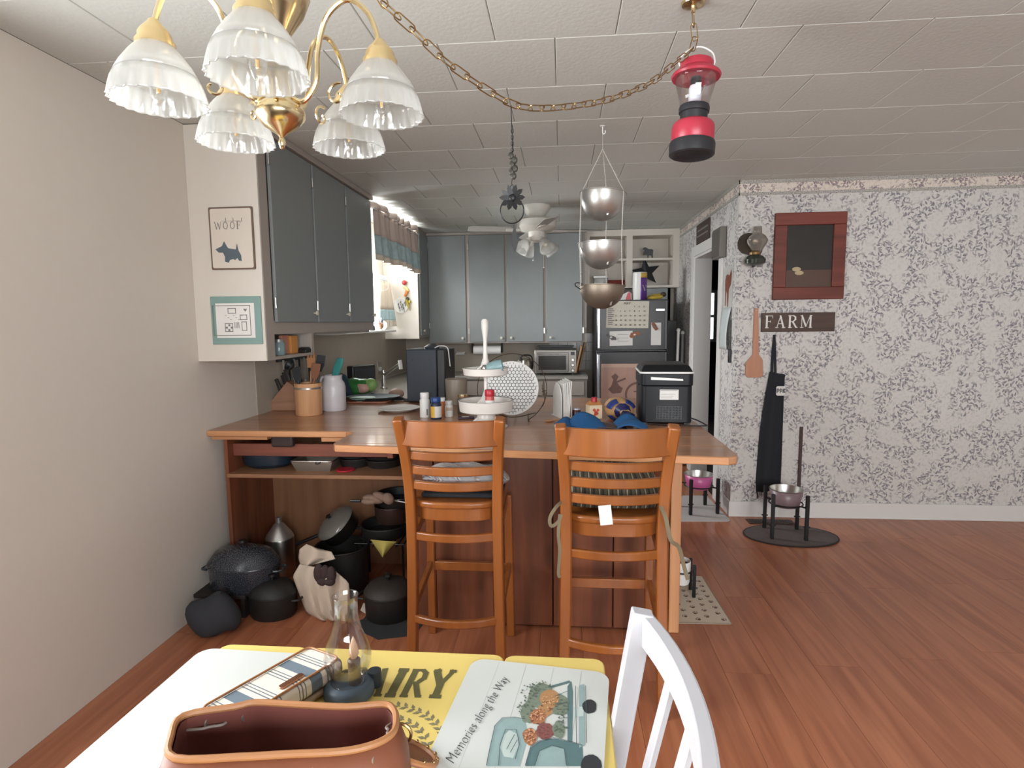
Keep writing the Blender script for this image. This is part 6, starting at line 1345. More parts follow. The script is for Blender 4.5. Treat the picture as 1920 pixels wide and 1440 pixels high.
MB().shell([(0, .008), (.07, .008), (.09, .018), (.088, .02), (0, .012)], 28, (-.06, -.05, 0)).build('inner_dish', M('mint_dish', (146, 182, 164), .4), tr_, w=False)
bo_ = T('serving_board', 'reddish wooden board under the green tray', 'board', l5+Vector((-.02, -.01, 0)))
MB().prism(rrect(.30, .22, .03), .012).build('board', wood('red_board', (150, 96, 76), (176, 118, 92), 'X', .5), bo_, w=False, bevel=.003); MB().prism(rrect(.04, .012, .004), .001, o=(-.04, -.105, .012)).build('paper_tag', m_paper, bo_, w=False)
l6 = P(722, 730, z=CB); gb = T('produce_bag', 'green plastic bag of produce beside the coffee machine', 'bag', Vector((l6.x-.02, 4.22, CB+.001)))
mb = MB().sph((0, 0, .07), (.15, .09, .07), 20, 12)
for v in mb.v: k = 1+.10*math.sin(v.x*45+v.y*30)*math.cos(v.z*60); v.x *= k; v.y *= k; v.z = max(0, v.z*k+.05*v.x+.02)
mb.build('bag', M('green_plastic', (58, 120, 62), .25, var=.45, scale=14), gb, w=False)
MB().sph((.06, -.055, .09), (.06, .035, .04), 14, 8).build('onion', M('pink_onion', (190, 150, 136), .5), gb, w=False)
MB().sph((.12, -.03, .11), (.05, .04, .05), 14, 8).build('lettuce', M('lettuce_green', (128, 164, 92), .5, var=.3, scale=40), gb, w=False)
pb = T('potato', 'pinkish potato next to the coffee machine', 'vegetable', Vector((P(752, 742, z=CB).x+.02, 4.22, CB+.001))); MB().sph((0, 0, .04), (.06, .045, .04), 14, 9).build('body', M('potato_pink', (176, 146, 132), .7, var=.1), pb, w=False)
fa = T('faucet', 'chrome kitchen faucet angled over the sink', 'faucet', Vector((-1.55, 4.95, CB)))
A1, A2 = P(722, 702, y=4.9), P(750, 682, y=4.75)
MB().lathe([(.03, CB), (.03, CB+.012), (.02, CB+.02), (.018, CB+.16)], 16, (A1.x-.02, 4.92, 0)).build('base', m_steel, fa)
MB().tube([Vector((A1.x-.02, 4.92, CB+.14)), A1, A2], [.016, .014, .013], 12).build('spout', m_steel, fa); MB().cyl(A2+Vector((0, 0, .03)), A2+Vector((.01, -.01, -.045)), .017, n=12).build('nozzle', m_wplast, fa)
ot = T('wall_outlet', 'metal outlet plate on the left backsplash', 'outlet', (XL+.005, P(710, 690, x=XL).y, P(710, 690, x=XL).z))
yo_, zo_ = P(710, 690, x=XL).y, P(710, 690, x=XL).z
MB().box(XL+.0042, XL+.010, yo_-.05, yo_+.05, zo_-.06, zo_+.06).build('plate', m_dsteel, ot, bevel=.002); MB().box(XL+.01, XL+.03, yo_-.02, yo_+.015, zo_-.03, zo_+.01).build('plug', m_wplast, ot, bevel=.003)
cb_ = T('extension_cable', 'coil of black power cord on the peninsula behind the plate', 'cord', pen_at(745, 752))
MB().tube([Vector((.06*math.cos(t_)*(1+.2*math.sin(t_*.4)), .03*math.sin(t_)+.01*math.sin(t_*.3), .005+.0012*t_)) for t_ in [k*.4 for k in range(40)]], .004, 6).build('coil', m_black, cb_, w=False); MB().box(.05, .09, -.02, .0, 0, .018).build('plug', m_black, cb_, w=False, bevel=.004)
# ------------------------------------------------------------------ doorway wall and wallpapered wall
R_x = lambda px, py: P(px, py, x=XR-.004)
def onright(name, label, cat, x0, y0, x1, y1, th, mat, pname='panel', bev=.002):
    a, b = R_x(x0, y0), R_x(x1, y1); z0, z1 = min(a.z, b.z), max(a.z, b.z); ya, yb = min(a.y, b.y), max(a.y, b.y)
    t_ = T(name, label, cat, (XR-.001, (ya+yb)/2, z0)); MB().box(XR-th-.001, XR-.001, ya, yb, z0, z1).build(pname, mat, t_, bevel=bev); return t_, ya, yb, z0, z1
t_, ya, yb, z0, z1 = onright('door_sign', 'small dark brown word sign above the doorway', 'sign', 1308, 424, 1331, 446, .012, M('sign_brown', (74, 60, 54), .6, var=.15), 'board')
text('lettering', 'Bless this\nhome', (z1-z0)*.28, frame((XR-.0135, yb-.03, z0+(z1-z0)*.62), (0, -1, 0), (0, 0, 1)), m_gprint, t_) if False else None
mb = MB()
for k in range(2): mb.box(XR-.0138, XR-.0128, ya+.04, yb-.05+.02*k, z0+(z1-z0)*(.62-.28*k), z0+(z1-z0)*(.62-.28*k)+.014)
mb.build('faint_lettering', m_gprint, t_)
t_, ya, yb, z0, z1 = onright('door_chime', 'grey door chime box high beside the doorway', 'chime', 1347, 433, 1361, 482, .05, M('chime_grey', (112, 108, 100), .5, var=.1), 'box', .006)
MB().box(XR-.056, XR-.05, ya+.012, yb-.012, z0+.015, z1-.015).build('cover', M('chime_face', (92, 88, 82), .5), t_, bevel=.002)
m_calp = M('glossy_print_paper', (196, 196, 190), .4)
ya, yb = 4.40, 4.63
z1, z0 = P(1360, 500, y=4.5).z, P(1356, 577, y=4.5).z
hc_ = T('wall_calendar', 'hanging wall calendar with a chestnut horse photo beside the doorway', 'calendar', (XR-.001, 4.5, 1.0))
MB().box(XR-.004, XR-.001, ya, yb, z0, z1).build('photo_page', m_calp, hc_)
horse = [(.25, .05), (.32, .05), (.36, .40), (.45, .36), (.52, .02), (.60, .02), (.66, .45), (.86, .55), (.95, .80), (.85, .92), (.70, .78), (.45, .82), (.30, .80), (.2, .66), (.22, .42)]
MB().prism([(a*(yb-ya), b*(z1-z0)) for a, b in horse], .0006, frame((XR-.0045, yb, z0), (0, -1, 0), (0, 0, 1))).build('horse_print', M('chestnut_print', (128, 70, 52), .5, var=.2, scale=40), hc_)
zq = P(1352, 655, y=4.5).z
MB().grid(lambda u, v: Vector((XR-.006-.03*math.sin(v*2.2)*(1-.3*u), ya+(yb-ya)*u, z0-(z0-zq)*v)), 4, 10).build('date_page', M('pale_page', (198, 206, 206), .6), hc_, solid=.001)
sw_ = T('switch_cable', 'black remote hanging below the calendar', 'remote', (XR-.002, 4.40, P(1356, 680, y=4.4).z)); zq2 = P(1356, 680, y=4.4).z; MB().box(XR-.02, XR-.002, 4.375, 4.405, zq2, P(1356, 655, y=4.4).z).build('body', m_black, sw_, bevel=.004); MB().cyl((XR-.008, 4.39, P(1356, 656, y=4.4).z), (XR-.008, 4.39, P(1358, 600, y=4.4).z), .003, n=6).build('cord', m_black, sw_)
# wall oil lamp
W_y = lambda px, py, d=.0: P(px, py, y=YP-d)
la = W_y(1415, 490, .07); wl_ = T('wall_oil_lamp', 'antique glass oil lamp on a wall bracket with reflector', 'lamp', (la.x, YP-.07, W_y(1415, 498, .07).z))
zz_ = lambda py: W_y(1415, py, .07).z; k5 = YP/F
m_smoke = glass('smoked_glass', (232, 228, 222), .12, .05, .15)
MB().lathe([(.045, zz_(498)), (17*k5, zz_(494)), (18*k5, zz_(487)), (14*k5, zz_(481)), (7*k5, zz_(478)), (6*k5, zz_(472))], 24, (la.x, YP-.075, 0)).build('font', M('dark_green_glass', (52, 58, 50), .12), wl_)
MB().lathe([(9*k5, zz_(478)), (10*k5, zz_(474)), (7*k5, zz_(470))], 20, (la.x, YP-.075, 0)).build('burner', m_abrass, wl_)
MB().shell([(8*k5, zz_(474)), (9*k5, zz_(468)), (16*k5, zz_(456)), (17*k5, zz_(450)), (13*k5, zz_(443)), (7*k5, zz_(438)), (6.5*k5, zz_(425))], 28, (la.x+.012, YP-.075, 0)).build('chimney', m_smoke, wl_, solid=.002)
MB().lathe([(0, .0), (.07, .004), (.075, .012), (.07, .010), (0, .006)], 28, Mx=RX(math.pi/2).to_3x3()).xf(TR((la.x-.03, YP-.004, zz_(455)))).build('reflector', M('tarnished_mirror', (120, 112, 104), .2, .9), wl_)
MB().tube([(la.x, YP-.003, zz_(476)), (la.x, YP-.03, zz_(500)), (la.x, YP-.07, zz_(499))], .005, 6).build('bracket', m_blkm, wl_)
# red framed picture
x0, z1, z0 = W_y(1452, 402).x, W_y(1475, 400).z, W_y(1475, 562).z; x1 = x0+.48
rf = T('framed_picture', 'wide red wooden picture frame with a dark still life', 'picture', ((x0+x1)/2, YP, z0))
m_rf = wood('red_frame_wood', (104, 50, 40), (132, 66, 52), 'X', .5, .7)
fw = .085
for nm, q in (('frame_rail', (x0, x1, z1-fw, z1)), ('frame_rail', (x0, x1, z0, z0+fw)), ('frame_stile', (x0, x0+fw, z0+fw, z1-fw)), ('frame_stile', (x1-fw, x1, z0+fw, z1-fw))): MB().box(q[0], q[1], YP-.028, YP-.001, q[2], q[3]).build(nm, m_rf, rf, bevel=.005)
MB().box(x0+fw, x1-fw, YP-.012, YP-.002, z0+fw, z1-fw).build('canvas', M('dark_canvas', (48, 44, 42), .35, var=.3, scale=8), rf)
MB().box(x0+fw, x1-fw, YP-.013, YP-.0121, z0+fw, z0+fw+.12).build('table_print', M('brown_print', (88, 64, 54), .4), rf)
for k, (u, v_) in enumerate(((1492, 505), (1497, 512))): a = W_y(u, v_); MB().prism(disc(.03, 20, 1, .5), .0008, frame((a.x+.0, YP-.0132-.0003*k, a.z), (1, 0, 0), (0, 0, 1))).build('bread_print', M('bread_print', (186, 168, 132), .5), rf)
# FARM sign
x0, z1, z0 = W_y(1427, 588).x, W_y(1460, 586.5).z, W_y(1460, 622).z; x1 = x0+.50
fs = T('word_sign', 'dark brown wooden sign lettered in white serif capitals', 'sign', ((x0+x1)/2, YP, z0))
MB().box(x0, x1, YP-.02, YP-.001, z0, z1).build('board', wood('sign_wood', (66, 50, 44), (88, 68, 58), 'X', .6), fs, bevel=.003)
lx = W_y(1434, 615, .02); lh = W_y(1434, 592, .02).z-W_y(1434, 615, .02).z
serif(MB(), 'FARM', lh, frame((lx.x, YP-.0202, lx.z), (1, 0, 0), (0, 0, 1)), gap=.2).build('lettering', m_paper, fs)
# wooden paddle
px0 = W_y(1416, 690); pd = T('wooden_paddle', 'long-handled wooden paddle hanging on the wallpaper', 'paddle', (px0.x, YP, W_y(1416, 708).z))
ps = [(1414, 578), (1422, 578), (1423, 665), (1430, 675), (1431, 703), (1426, 708), (1402, 708), (1397, 703), (1398, 680), (1405, 672), (1411, 665)]
MB().prism([(W_y(x, y, .01).x, W_y(x, y, .01).z) for x, y in ps], .012, frame((0, YP-.001, 0), (1, 0, 0), (0, 0, 1))).build('paddle', wood('paddle_wood', (188, 134, 106), (204, 150, 120), 'Z', .6), pd, bevel=.003)
MB().cyl((W_y(1418, 582, .01).x, YP-.016, W_y(1418, 582, .01).z), (W_y(1418, 582, .01).x, YP-.001, W_y(1418, 582, .01).z), .003, n=8).build('nail', m_dsteel, pd)
# apron
ap = T('apron', 'black work apron with a white logo hanging on the wallpapered wall', 'apron', (W_y(1445, 900).x, YP-.02, W_y(1445, 925).z))
lft = [(1443, 697), (1438, 725), (1432, 760), (1425, 810), (1421, 860), (1418, 905), (1419, 923)]; rgt = [(1472, 702), (1470, 730), (1469, 760), (1467, 810), (1465, 860), (1463, 900), (1461, 918)]
def apf(u, v):
    k = v*6; i = min(5, int(k)); t_ = k-i; a = Vector(lft[i]).lerp(Vector(lft[i+1]), t_); b = Vector(rgt[i]).lerp(Vector(rgt[i+1]), t_); q = a.lerp(b, u)
    p = W_y(q.x, q.y, .02); p.y = YP-.022+.014*math.sin(u*9+v*1.5)*(.3+.7*v); return p
MB().grid(apf, 22, 30).build('cloth', M('apron_black', (34, 37, 44), .9, var=.08), ap, solid=.003)
MB().sweep([W_y(1447, 700, .02), W_y(1449, 660, .012), W_y(1452, 628, .008)], RECT(.018, .003), up=(0, 1, 0)).build('neck_strap', MATS['apron_black'], ap)
MB().sweep([W_y(1454, 699, .022), W_y(1453, 660, .014), W_y(1452, 628, .010)], RECT(.016, .003), up=(0, 1, 0)).build('neck_strap', MATS['apron_black'], ap)
a = W_y(1464, 733, .045)
MB().prism(rrect(.062, .068, .012), .001, frame((a.x, YP-.041, a.z), (1, 0, 0), (0, 0, 1))).build('logo_patch', m_paper, ap)
text('logo_lettering', 'ppg', .042, frame((a.x-.029, YP-.0425, a.z-.004), (1, 0, 0), (0, 0, 1)), m_print, ap, off=.001)
MB().tube([W_y(1419, 915, .03), W_y(1421, 935, .03)], .004, 6).build('tie_end', MATS['apron_black'], ap)
dv = T('wall_trim_strip', 'narrow dark wooden strip on the wallpaper at the right', 'trim', (W_y(1499, 850).x, YP, W_y(1499, 955).z)); MB().box(W_y(1497, 850).x, W_y(1497, 850).x+.02, YP-.015, YP-.001, W_y(1499, 940).z, W_y(1499, 800).z).build('strip', M('dark_strip', (72, 52, 48), .6), dv)
# ------------------------------------------------------------------ pet bowls and mats
def floor_at(px, py): v = P(px, py, z=0); return Vector((v.x, v.y, 0))
def bowl_stand(label, c, hz, rw, bm, zl, legs=((-1, -1), (1, -1), (1, 1), (-1, 1)), rot=0):
    t_ = T('pet_bowl_stand', label, 'bowl stand', (c.x, c.y, zl), rot)
    for sx, sy in legs: MB().box(sx*rw-.011, sx*rw+.011, sy*rw-.011, sy*rw+.011, 0, hz).build('leg', m_blkm, t_, w=False, bevel=.002); 
    mb = MB().tube([(rw*1.0*math.cos(q), rw*1.0*math.sin(q), hz*.72) for q in [6.2832*k/24 for k in range(24)]], .005, 6, closed=True)
    for sx, sy in legs: mb.bar((sx*rw, sy*rw, hz*.72), (sx*rw*.7, sy*rw*.7, hz*.72), .012, .008)
    mb.build('ring_frame', m_blkm, t_, w=False)
    for sx, sy in legs: MB().cyl((sx*rw-.02, sy*rw, hz*.3), (sx*rw+.02, sy*rw, hz*.3), .005, n=8).build('adjuster', m_blkm, t_, w=False)
    b = MB().shell([(0, hz*.72-.02), (rw*.72, hz*.72-.02), (rw*.8, hz*.72-.01), (rw*1.0, hz+.01)], 28).build('bowl', bm, t_, w=False, solid=.002)
    MB().shell([(rw*1.0, hz+.008), (rw*1.04, hz+.014), (rw*.98, hz+.014), (rw*.76, hz*.72-.008), (0, hz*.72-.012)], 28).build('bowl_liner', m_steel, t_, w=False)
    return t_
c1 = floor_at(1312, 962); bowl_stand('raised pet stand with pink steel bowl beside the doorway', Vector((c1.x, c1.y+.06, 0)), .27, .105, M('pink_enamel', (196, 96, 150), .35), .0055, rot=.2)
mm = floor_at(1316, 958); wm = T('floor_mat', 'pale grey floor mat under the pink bowl stand', 'mat', (c1.x, c1.y+.06, 0), .05)
MB().prism(rrect(.40, .62, .04), .005, o=(-.03, .06, .0003)).build('mat', M('pale_mat', (186, 182, 180), .85), wm, w=False)
c2 = floor_at(1470, 1005); bowl_stand('raised pet stand with grey and red steel bowl by the wallpapered wall', Vector((c2.x+.01, c2.y+.02, 0)), .30, .105, M('grey_red_enamel', (128, 108, 112), .35), .0085, rot=-.1)
om = T('floor_mat', 'dark grey oval rug under the second bowl stand', 'mat', (c2.x+.04, c2.y+.0, 0))
MB().prism(disc(1, 40, .30, .20), .008, o=(.0, .0, .0003)).build('rug', M('dark_rug', (92, 82, 80), .95, var=.2, scale=40), om, w=False); MB().tube([(.30*math.cos(q), .20*math.sin(q), .005) for q in [6.2832*k/40 for k in range(40)]], .005, 6, closed=True).build('rug_edge', M('rug_edge', (40, 36, 36), .9), om, w=False)
vg = floor_at(1440, 990); fv = T('floor_vent', 'brown metal floor register by the baseboard', 'vent', (vg.x+.06, YP-.12, .0))
MB().box(-.16, .16, -.05, .05, .0004, .004).build('frame', M('vent_brown', (76, 52, 42), .5, .4), fv, w=False)
for k in range(14): MB().box(-.14+.021*k, -.128+.021*k, -.035, .035, .004, .006).build('louvre', m_blkm, fv, w=False)
# small white bowl and paw mat at the peninsula end
pA, pB, pC, pD = floor_at(1258, 1085), floor_at(1322, 1083), floor_at(1367, 1172), floor_at(1255, 1168)
pmx = Vector((pB.x-.20, (pB.y+pC.y)/2, 0)); mw, mh = .44, abs(pB.y-pC.y)
xr0 = (pB.x+pC.x)/2
pw = T('floor_mat', 'cream floor mat with brown paw prints at the end of the peninsula', 'mat', (xr0-mw/2+.02, (pB.y+pC.y)/2, 0), math.radians(2))
mw = .30; pw.location.x = xr0-mw/2
MB().prism(rrect(mw, mh, .008), .004, o=(0, 0, .0003)).build('mat', M('cream_mat', (206, 194, 176), .85), pw, w=False)
MB().tube([(x, y, .004) for x, y in rrect(mw, mh, .008)], .0025, 6, closed=True).build('binding', M('mat_binding', (150, 138, 124), .85), pw, w=False)
m_paw = M('paw_brown', (104, 86, 74), .9)
random.seed(4); k = 0
nxp, nyp = 5, int(mh/.062)
for i in range(nxp):
    for j_ in range(nyp):
        x, y = -mw/2+.035+(mw-.07)*i/(nxp-1)+rnd(-.006, .006), -mh/2+.035+(mh-.07)*(j_+.5*(i % 2)*.9)/(nyp-.5); R = RZ(rnd(-.9, .9)); mb = MB()
        mb.prism(disc(.009, 10, 1, .8), .0004)
        for a, r2 in ((-50, .014), (-18, .0165), (18, .0165), (50, .014)): mb.prism(disc(.0035, 8, .8, 1.2, (r2*math.sin(math.radians(a)), r2*math.cos(math.radians(a))-.001)), .0004)
        mb.xf(TR((x, y, .0043)) @ R).build('paw_print', m_paw, pw, w=False, smooth=False)
c3 = floor_at(1280, 1120); ws_ = T('pet_bowl_stand', 'small white cup bowl on a low black stand over the paw mat', 'bowl stand', (P(1278, 1075, y=c3.y).x, c3.y+.03, .0055))
zb3 = P(1278, 1098, y=c3.y).z; zt3 = P(1278, 1056, y=c3.y).z; rb = .052
for sx, sy in ((1, -.7), (1, 1.0), (-1, 1.0), (-1, -.7)): MB().box(sx*(rb+.012)-.008, sx*(rb+.012)+.008, sy*rb-.008, sy*rb+.008, 0, zt3-.012).build('leg', m_blkm, ws_, w=False, bevel=.002)
MB().shell([(0, zb3-.0), (rb*.86, zb3), (rb*.92, zb3+.01), (rb*.9, (zb3+zt3)/2-.012), (rb, (zb3+zt3)/2), (rb, zt3-.004), (rb*.96, zt3), (rb*.9, zt3-.003), (rb*.85, zb3+.02), (0, zb3+.016)], 28).build('bowl', m_wplast, ws_, w=False)
MB().prism(disc(rb*.88, 24), .003, o=(0, 0, zt3-.025)).build('kibble', M('dark_kibble', (56, 38, 34), .9, var=.3, scale=80), ws_, w=False)
MB().tube([((rb+.006)*math.cos(q), (rb+.006)*math.sin(q), zt3*.72) for q in [6.2832*k/24 for k in range(24)]], .004, 6, closed=True).build('ring', m_blkm, ws_, w=False)
for sx, sy in ((1, -.7), (1, 1.0)): MB().cyl((sx*(rb+.0), sy*rb, .05), (sx*(rb+.03), sy*rb, .05), .005, n=8).build('adjuster', m_blkm, ws_, w=False)
# ------------------------------------------------------------------ pots and pans under the peninsula
def pot(label, px, py, r, h_, mat, y=None, lid=None, z=0, sx=1, sy=1, handles=True, rot=0, name='cooking_pot', lidm=None):
    v = P(px, py, z=z) if y is None else P(px, py, y=y)
    t_ = T(name, label, 'pot', (v.x, v.y, z+.0006), rot)
    MB().shell([(0, 0), (r*.9, 0), (r*.97, .012), (r, h_), (r*1.04, h_+.004), (r*1.03, h_+.009), (r*.97, h_+.006), (r*.93, .016), (0, .008)], 32, sx=sx, sy=sy).build('body', mat, t_, w=False)
    if lid: 
        lo_ = MB().lathe([(r*1.03, h_+.01), (r*1.0, h_+.018), (r*.8, h_+.018+lid*.6), (r*.4, h_+.018+lid*.95), (0, h_+.018+lid)], 32, sx=sx, sy=sy).build('lid', lidm or mat, t_, w=False)
        MB().lathe([(.010, h_+.014+lid), (.010, h_+.03+lid), (.02, h_+.036+lid), (.018, h_+.048+lid), (0, h_+.05+lid)], 14).build('knob', m_blkm, lo_, w=False)
    if handles:
        for s in (-1, 1): MB().tube(smoothpts([(s*r*sx*.98, -.04, h_*.8), (s*(r*sx+.03), -.03, h_*.82), (s*(r*sx+.03), .03, h_*.82), (s*r*sx*.98, .04, h_*.8)], 4), .006, 6).build('handle', mat, t_, w=False)
    return t_
pot('large speckled oval roaster with domed lid at the far left under the peninsula', 460, 1098, .155, .12, m_enam, lid=.075, z=.12, sx=1.15, sy=.8, handles=True, name='roasting_pan')
pot('black cast iron casserole with lid on the floor below the roaster', 514, 1150, .118, .11, m_iron, lid=.05, sy=.85, y=None)
bs = T('low_stool', 'dark wooden step carrying the speckled roaster', 'stool', (P(460, 1098, z=.12).x-.04, P(460, 1098, z=.12).y, 0))
MB().box(-.17, .15, -.11, .13, .1, .12).build('top', M('dark_step', (44, 38, 36), .7), bs, w=False, bevel=.003)
for sx in (-.15, .12): MB().box(sx, sx+.02, -.1, .12, 0, .1).build('leg_board', MATS['dark_step'], bs, w=False)
bs.location.x -= .05
v = P(526, 1040, y=3.12)
pk = T('percolator', 'shiny steel percolator with a conical top behind the roaster', 'coffee pot', (v.x, 3.12, .0006)); hp = P(538, 968, y=3.12).z
MB().lathe([(0, 0), (.075, 0), (.08, .01), (.08, hp*.62), (.078, hp*.64)], 28).build('body', m_steel, pk, w=False)
MB().lathe([(.08, hp*.64), (.07, hp*.70), (.03, hp*.86), (.016, hp*.89), (.016, hp*.98), (0, hp)], 28).build('cone_lid', m_dsteel, pk, w=False)
MB().tube(smoothpts([(-.078, -.02, hp*.5), (-.13, -.03, hp*.5), (-.125, -.03, hp*.25), (-.078, -.02, hp*.2)], 5), .008, 8).build('handle', m_black, pk, w=False)
pot('big black stock pot in the middle under the peninsula', 646, 1140, .14, .25, m_iron, y=2.94, name='stock_pot', handles=False)
v = P(650, 990, y=3.10)
tl = T('glass_lid_pan', 'steel pan with a glass lid tilted on top of the stock pot', 'pan', (v.x, 3.06, .29), rot=(math.radians(25), math.radians(-32), 0))
MB().shell([(0, 0), (.10, 0), (.108, .01), (.112, .075), (.117, .077), (.105, .075), (.10, .012), (0, .006)], 30).build('pan', M('dark_steel', (84, 82, 80), .3, .9), tl, w=False)
lo_ = MB().lathe([(.118, .078), (.114, .086), (.08, .105), (.03, .118), (0, .12)], 30).build('glass_lid', M('lid_glass_grey', (110, 106, 100), .1), tl, w=False); MB().lathe([(.008, .118), (.008, .13), (.017, .136), (0, .146)], 14).build('knob', m_black, lo_, w=False)
MB().bar((-.10, 0, .06), (-.26, 0, .09), .022, .014).build('handle', m_black, tl, w=False, bevel=.004)
pot('round dutch oven with a ridged lid on the floor by the left stool', 730, 1152, .118, .12, m_iron, lid=.045, name='dutch_oven', lidm=M('iron_lid', (50, 44, 40), .6, var=.15, bump=.1))
pr2 = pot('dark skillet stack behind the dutch oven', 725, 1100, .13, .06, m_iron, y=3.1, z=.26, name='skillet', handles=False); MB().bar((-.12, -.02, .045), (-.26, -.08, .06), .022, .012).build('handle', m_iron, pr2, w=False, bevel=.004)
sup = T('wire_rack', 'black wire rack supporting the skillets', 'rack', (P(725, 1100, y=3.08).x, 3.08, 0))
for x in (-.13, .13):
    for y in (-.1, .1): MB().cyl((x, y, 0), (x, y, .235), .006, n=8).build('leg', m_blkm, sup, w=False)
for k in range(9): MB().cyl((-.13+.0325*k, -.12, .242), (-.13+.0325*k, .12, .242), .004, n=6).build('rack_bar', m_blkm, sup, w=False)
for y in (-.1, .1): MB().cyl((-.14, y, .25), (.14, y, .25), .004, n=6).build('rack_rail', m_blkm, sup, w=False)
v = P(738, 1000, y=3.05)
pot('copper-brown saucepan upside down on the skillets', 738, 1000, .10, .085, M('brown_pan', (70, 52, 46), .4, .4), y=3.1, z=.345, name='saucepan', handles=False)
pot('black frying pan at the top of the pan stack', 748, 950, .125, .05, M('nonstick', (38, 36, 36), .35), y=3.1, z=.445, name='frying_pan', handles=False)
# oven mitts and towels
def drape(name, label, cat, outline_l, outline_r, y0, mat, amp=.012, fold=9, dep=.0):
    n = len(outline_l)-1
    def fn(u, v):
        k = v*n; i = min(n-1, int(k)); t_ = k-i; a = Vector(outline_l[i]).lerp(Vector(outline_l[i+1]), t_); b = Vector(outline_r[i]).lerp(Vector(outline_r[i+1]), t_); q = a.lerp(b, u)
        yy = y0-dep*v+amp*math.sin(u*fold+v*2.0)*(.25+.75*v)-.035*math.sin(math.pi*u); return P(q.x, q.y, y=yy)
    c = fn(.5, 1); o = MB().grid(fn, 20, 18).build(name, mat, None, solid=.004); rehome(o, c); return tag(o, label, cat)
m_tow = M('beige_towel', (206, 190, 172), .95, var=.06, bump=.1)
drape('dish_towel', 'beige towel draped in front of the black stock pot', 'towel', [(562, 1058), (549, 1080), (556, 1100), (566, 1125), (574, 1148), (598, 1163)], [(628, 1070), (654, 1092), (656, 1115), (656, 1135), (655, 1152), (652, 1165)], 2.69, m_tow, .026, 17, .05)
drape('dish_towel', 'smaller beige towel folded over the pot rim above the dark mitts', 'towel', [(575, 1020), (562, 1030), (560, 1045), (566, 1072)], [(592, 1028), (622, 1035), (629, 1048), (580, 1060)], 2.74, m_tow, .014, 9, .02)
om_ = T('oven_mitt', 'dark brown quilted oven mitt on the towel', 'oven mitt', P(610, 1095, y=2.66))
for k, (x, y, a, b) in enumerate(((598, 1075, 11, 20), (610, 1076, 10, 19), (621, 1078, 10, 18), (606, 1090, 13, 9), (618, 1091, 12, 8))):
    c = P(x, y, y=2.66-.004*k); s8 = 2.66/F; MB().sph(c, (a*s8, .022, b*s8), 14, 9).build('quilt_pad', M('mitt_brown', (66, 52, 52), .9), om_)
drape('yellow_cloth', 'yellow cloth corner hanging from the dark pans', 'cloth', [(695, 1012), (702, 1022), (712, 1036), (717, 1044)], [(744, 1016), (735, 1024), (725, 1036), (718, 1045)], 2.88, M('yellow_cloth', (186, 172, 92), .9), .006, 6)
mc = T('checked_cloth', 'brown cloth wrapped around a pan handle near the shelf', 'cloth', P(710, 945, y=2.95))
for k, (x, y, a, b, r) in enumerate(((700, 936, 22, 9, .15), (715, 931, 18, 8, .35), (728, 935, 13, 11, .8), (692, 940, 16, 7, 0))):
    c = P(x, y, y=2.95-.004*k); s8 = 2.95/F; MB().sph(c, (a*s8, .025, b*s8), 14, 8, Mx=RY(r)).build('fold', M('brown_check', (140, 116, 100), .9, var=.25, scale=60), mc)
MB().tube([P(657, 939, y=2.97), P(676, 939, y=2.97)], .008, 8).build('handle_tip', m_black, mc)
MB().tube([P(738, 938, y=2.97), P(770, 944, y=2.97)], .005, 8).build('metal_rod', m_steel, mc)
dk = T('fabric_bag', 'dark fabric bag slumped on the floor at the far left', 'bag', P(428, 1178, z=0)+Vector((-.05, -.03, 0)))
mb = MB().sph((0, 0, .08), (.13, .09, .10), 18, 10)
for q in mb.v: q.z = max(.0, q.z+.015*math.sin(q.x*35+q.y*20))
mb.build('bag', M('charcoal_cloth', (52, 54, 60), .9, var=.1), dk, w=False)
dc = T('dark_cloth', 'dark grey cloth lying under the dutch oven', 'cloth', P(735, 1170, z=0)+Vector((0, 0, 0)))
MB().prism(blob(0, 0, .17, .13, 22, .12), .002, o=(.0, .0, .0)).build('cloth', M('charcoal_cloth2', (50, 52, 54), .9), dc, w=False)
dc.location.z = .0003
wn = T('paper_tag', 'small white paper tag beside the dutch oven', 'tag', P(684, 1140, y=2.70)); MB().prism([(-.022, -.012), (.012, -.03), (.028, .016), (-.008, .024)], .002, frame(P(684, 1140, y=2.70), (1, 0, 0), (0, .3, 1))).build('paper', M('cream_tag', (200, 190, 172), .8), wn)
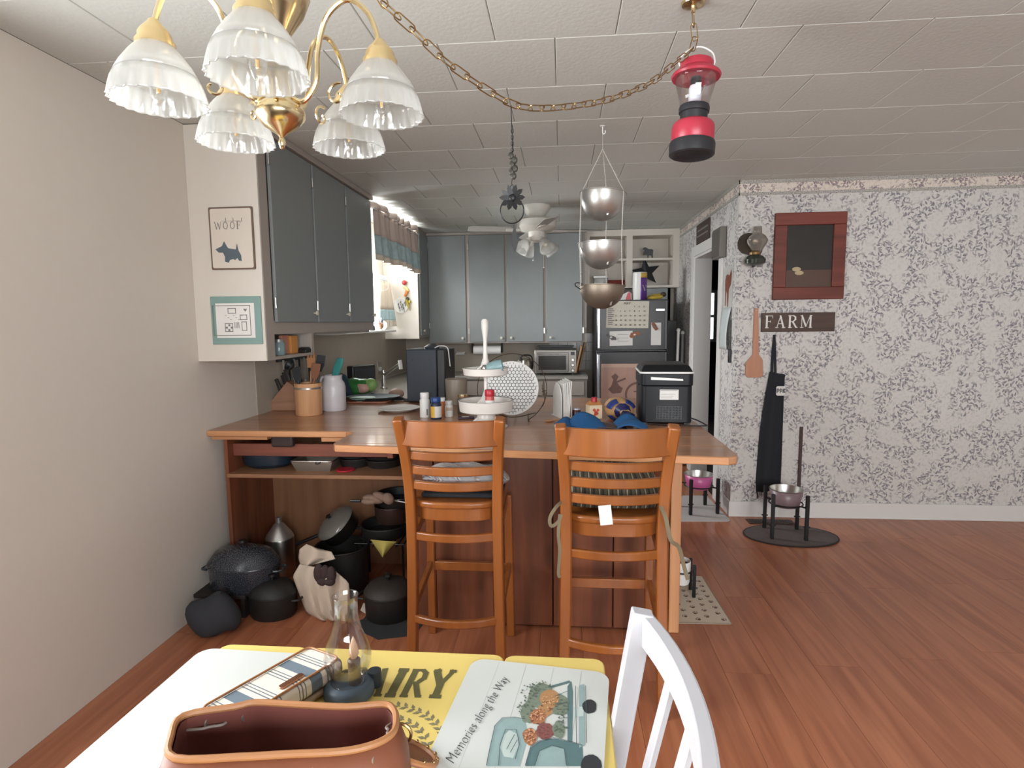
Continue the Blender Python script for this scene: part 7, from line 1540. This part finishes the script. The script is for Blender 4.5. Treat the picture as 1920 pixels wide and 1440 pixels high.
# ------------------------------------------------------------------ trays on the shelf
SZ = zsf+.0008
def on_shelf(px, y): return Vector((P(px, 880, y=y).x, y, SZ))
lp = T('loaf_pan', 'steel roasting pan with a bright rim on the shelf', 'pan', on_shelf(598, 2.98))
k6 = 2.9/F; w6 = 42*k6
MB().add([(sx*w6*k, sy*.09*k, z) for z, k in ((0, .82), (.055, 1.0)) for sx, sy in ((-1, -1), (1, -1), (1, 1), (-1, 1))], [(3, 2, 1, 0), (0, 1, 5, 4), (1, 2, 6, 5), (2, 3, 7, 6), (3, 0, 4, 7)]).build('pan', M('pan_grey', (150, 142, 132), .4, .7), lp, w=False, solid=.003, bevel=.01)
MB().tube([(x, y, .056) for x, y in rrect(w6*2.05, .19, .02)], .0045, 8, closed=True).build('rim', m_steel, lp, w=False)
MB().tube(smoothpts([(.03, -.095, .056), (.035, -.115, .05), (.05, -.115, .05), (.055, -.095, .056)], 3), .003, 6).build('clip', m_black, lp, w=False)
rp = T('roasting_pan', 'dark blue enamel roaster on the left of the shelf', 'pan', on_shelf(505, 3.02))
MB().shell([(0, 0), (.10, 0), (.125, .02), (.132, .075), (.14, .077), (.14, .082), (.127, .08), (.12, .022), (0, .006)], 28, sx=1.1, sy=.8).build('pan', M('navy_enamel', (30, 44, 58), .3), rp, w=False); MB().lathe([(.138, .083), (.12, .10), (.06, .115), (0, .118)], 28, sx=1.1, sy=.8).build('lid', MATS['navy_enamel'], rp, w=False)
for k, (px, r, h_, lb, mt) in enumerate(((668, .09, .045, 'dark round cake tin on the shelf', m_iron), (720, .10, .04, 'black pie tin at the right of the shelf', M('nonstick', (38, 36, 36), .35)))):
    c = on_shelf(px, 3.05); t_ = T('cake_tin', lb, 'pan', c); MB().shell([(0, 0), (r*.85, 0), (r, h_), (r*1.06, h_), (r*1.06, h_+.004), (r*.97, h_+.003), (r*.83, .005), (0, .004)], 26).build('tin', mt, t_, w=False); MB().shell([(0, h_+.006), (r*.9, h_+.006), (r*1.0, h_+.03), (r*1.03, h_+.031), (r*.88, h_+.011), (0, h_+.01)], 26).build('stacked_tin', mt, t_, w=False)
rs_ = T('red_trivet', 'small red silicone trivet between the tins', 'trivet', on_shelf(648, 2.93)+Vector((.0, 0, .0))); MB().prism(disc(.045, 20), .008).build('disc', m_red, rs_, w=False); MB().tube([(.046*math.cos(q), .046*math.sin(q), .004) for q in [6.2832*k/20 for k in range(20)]], .004, 6, closed=True).build('rim', m_red, rs_, w=False)
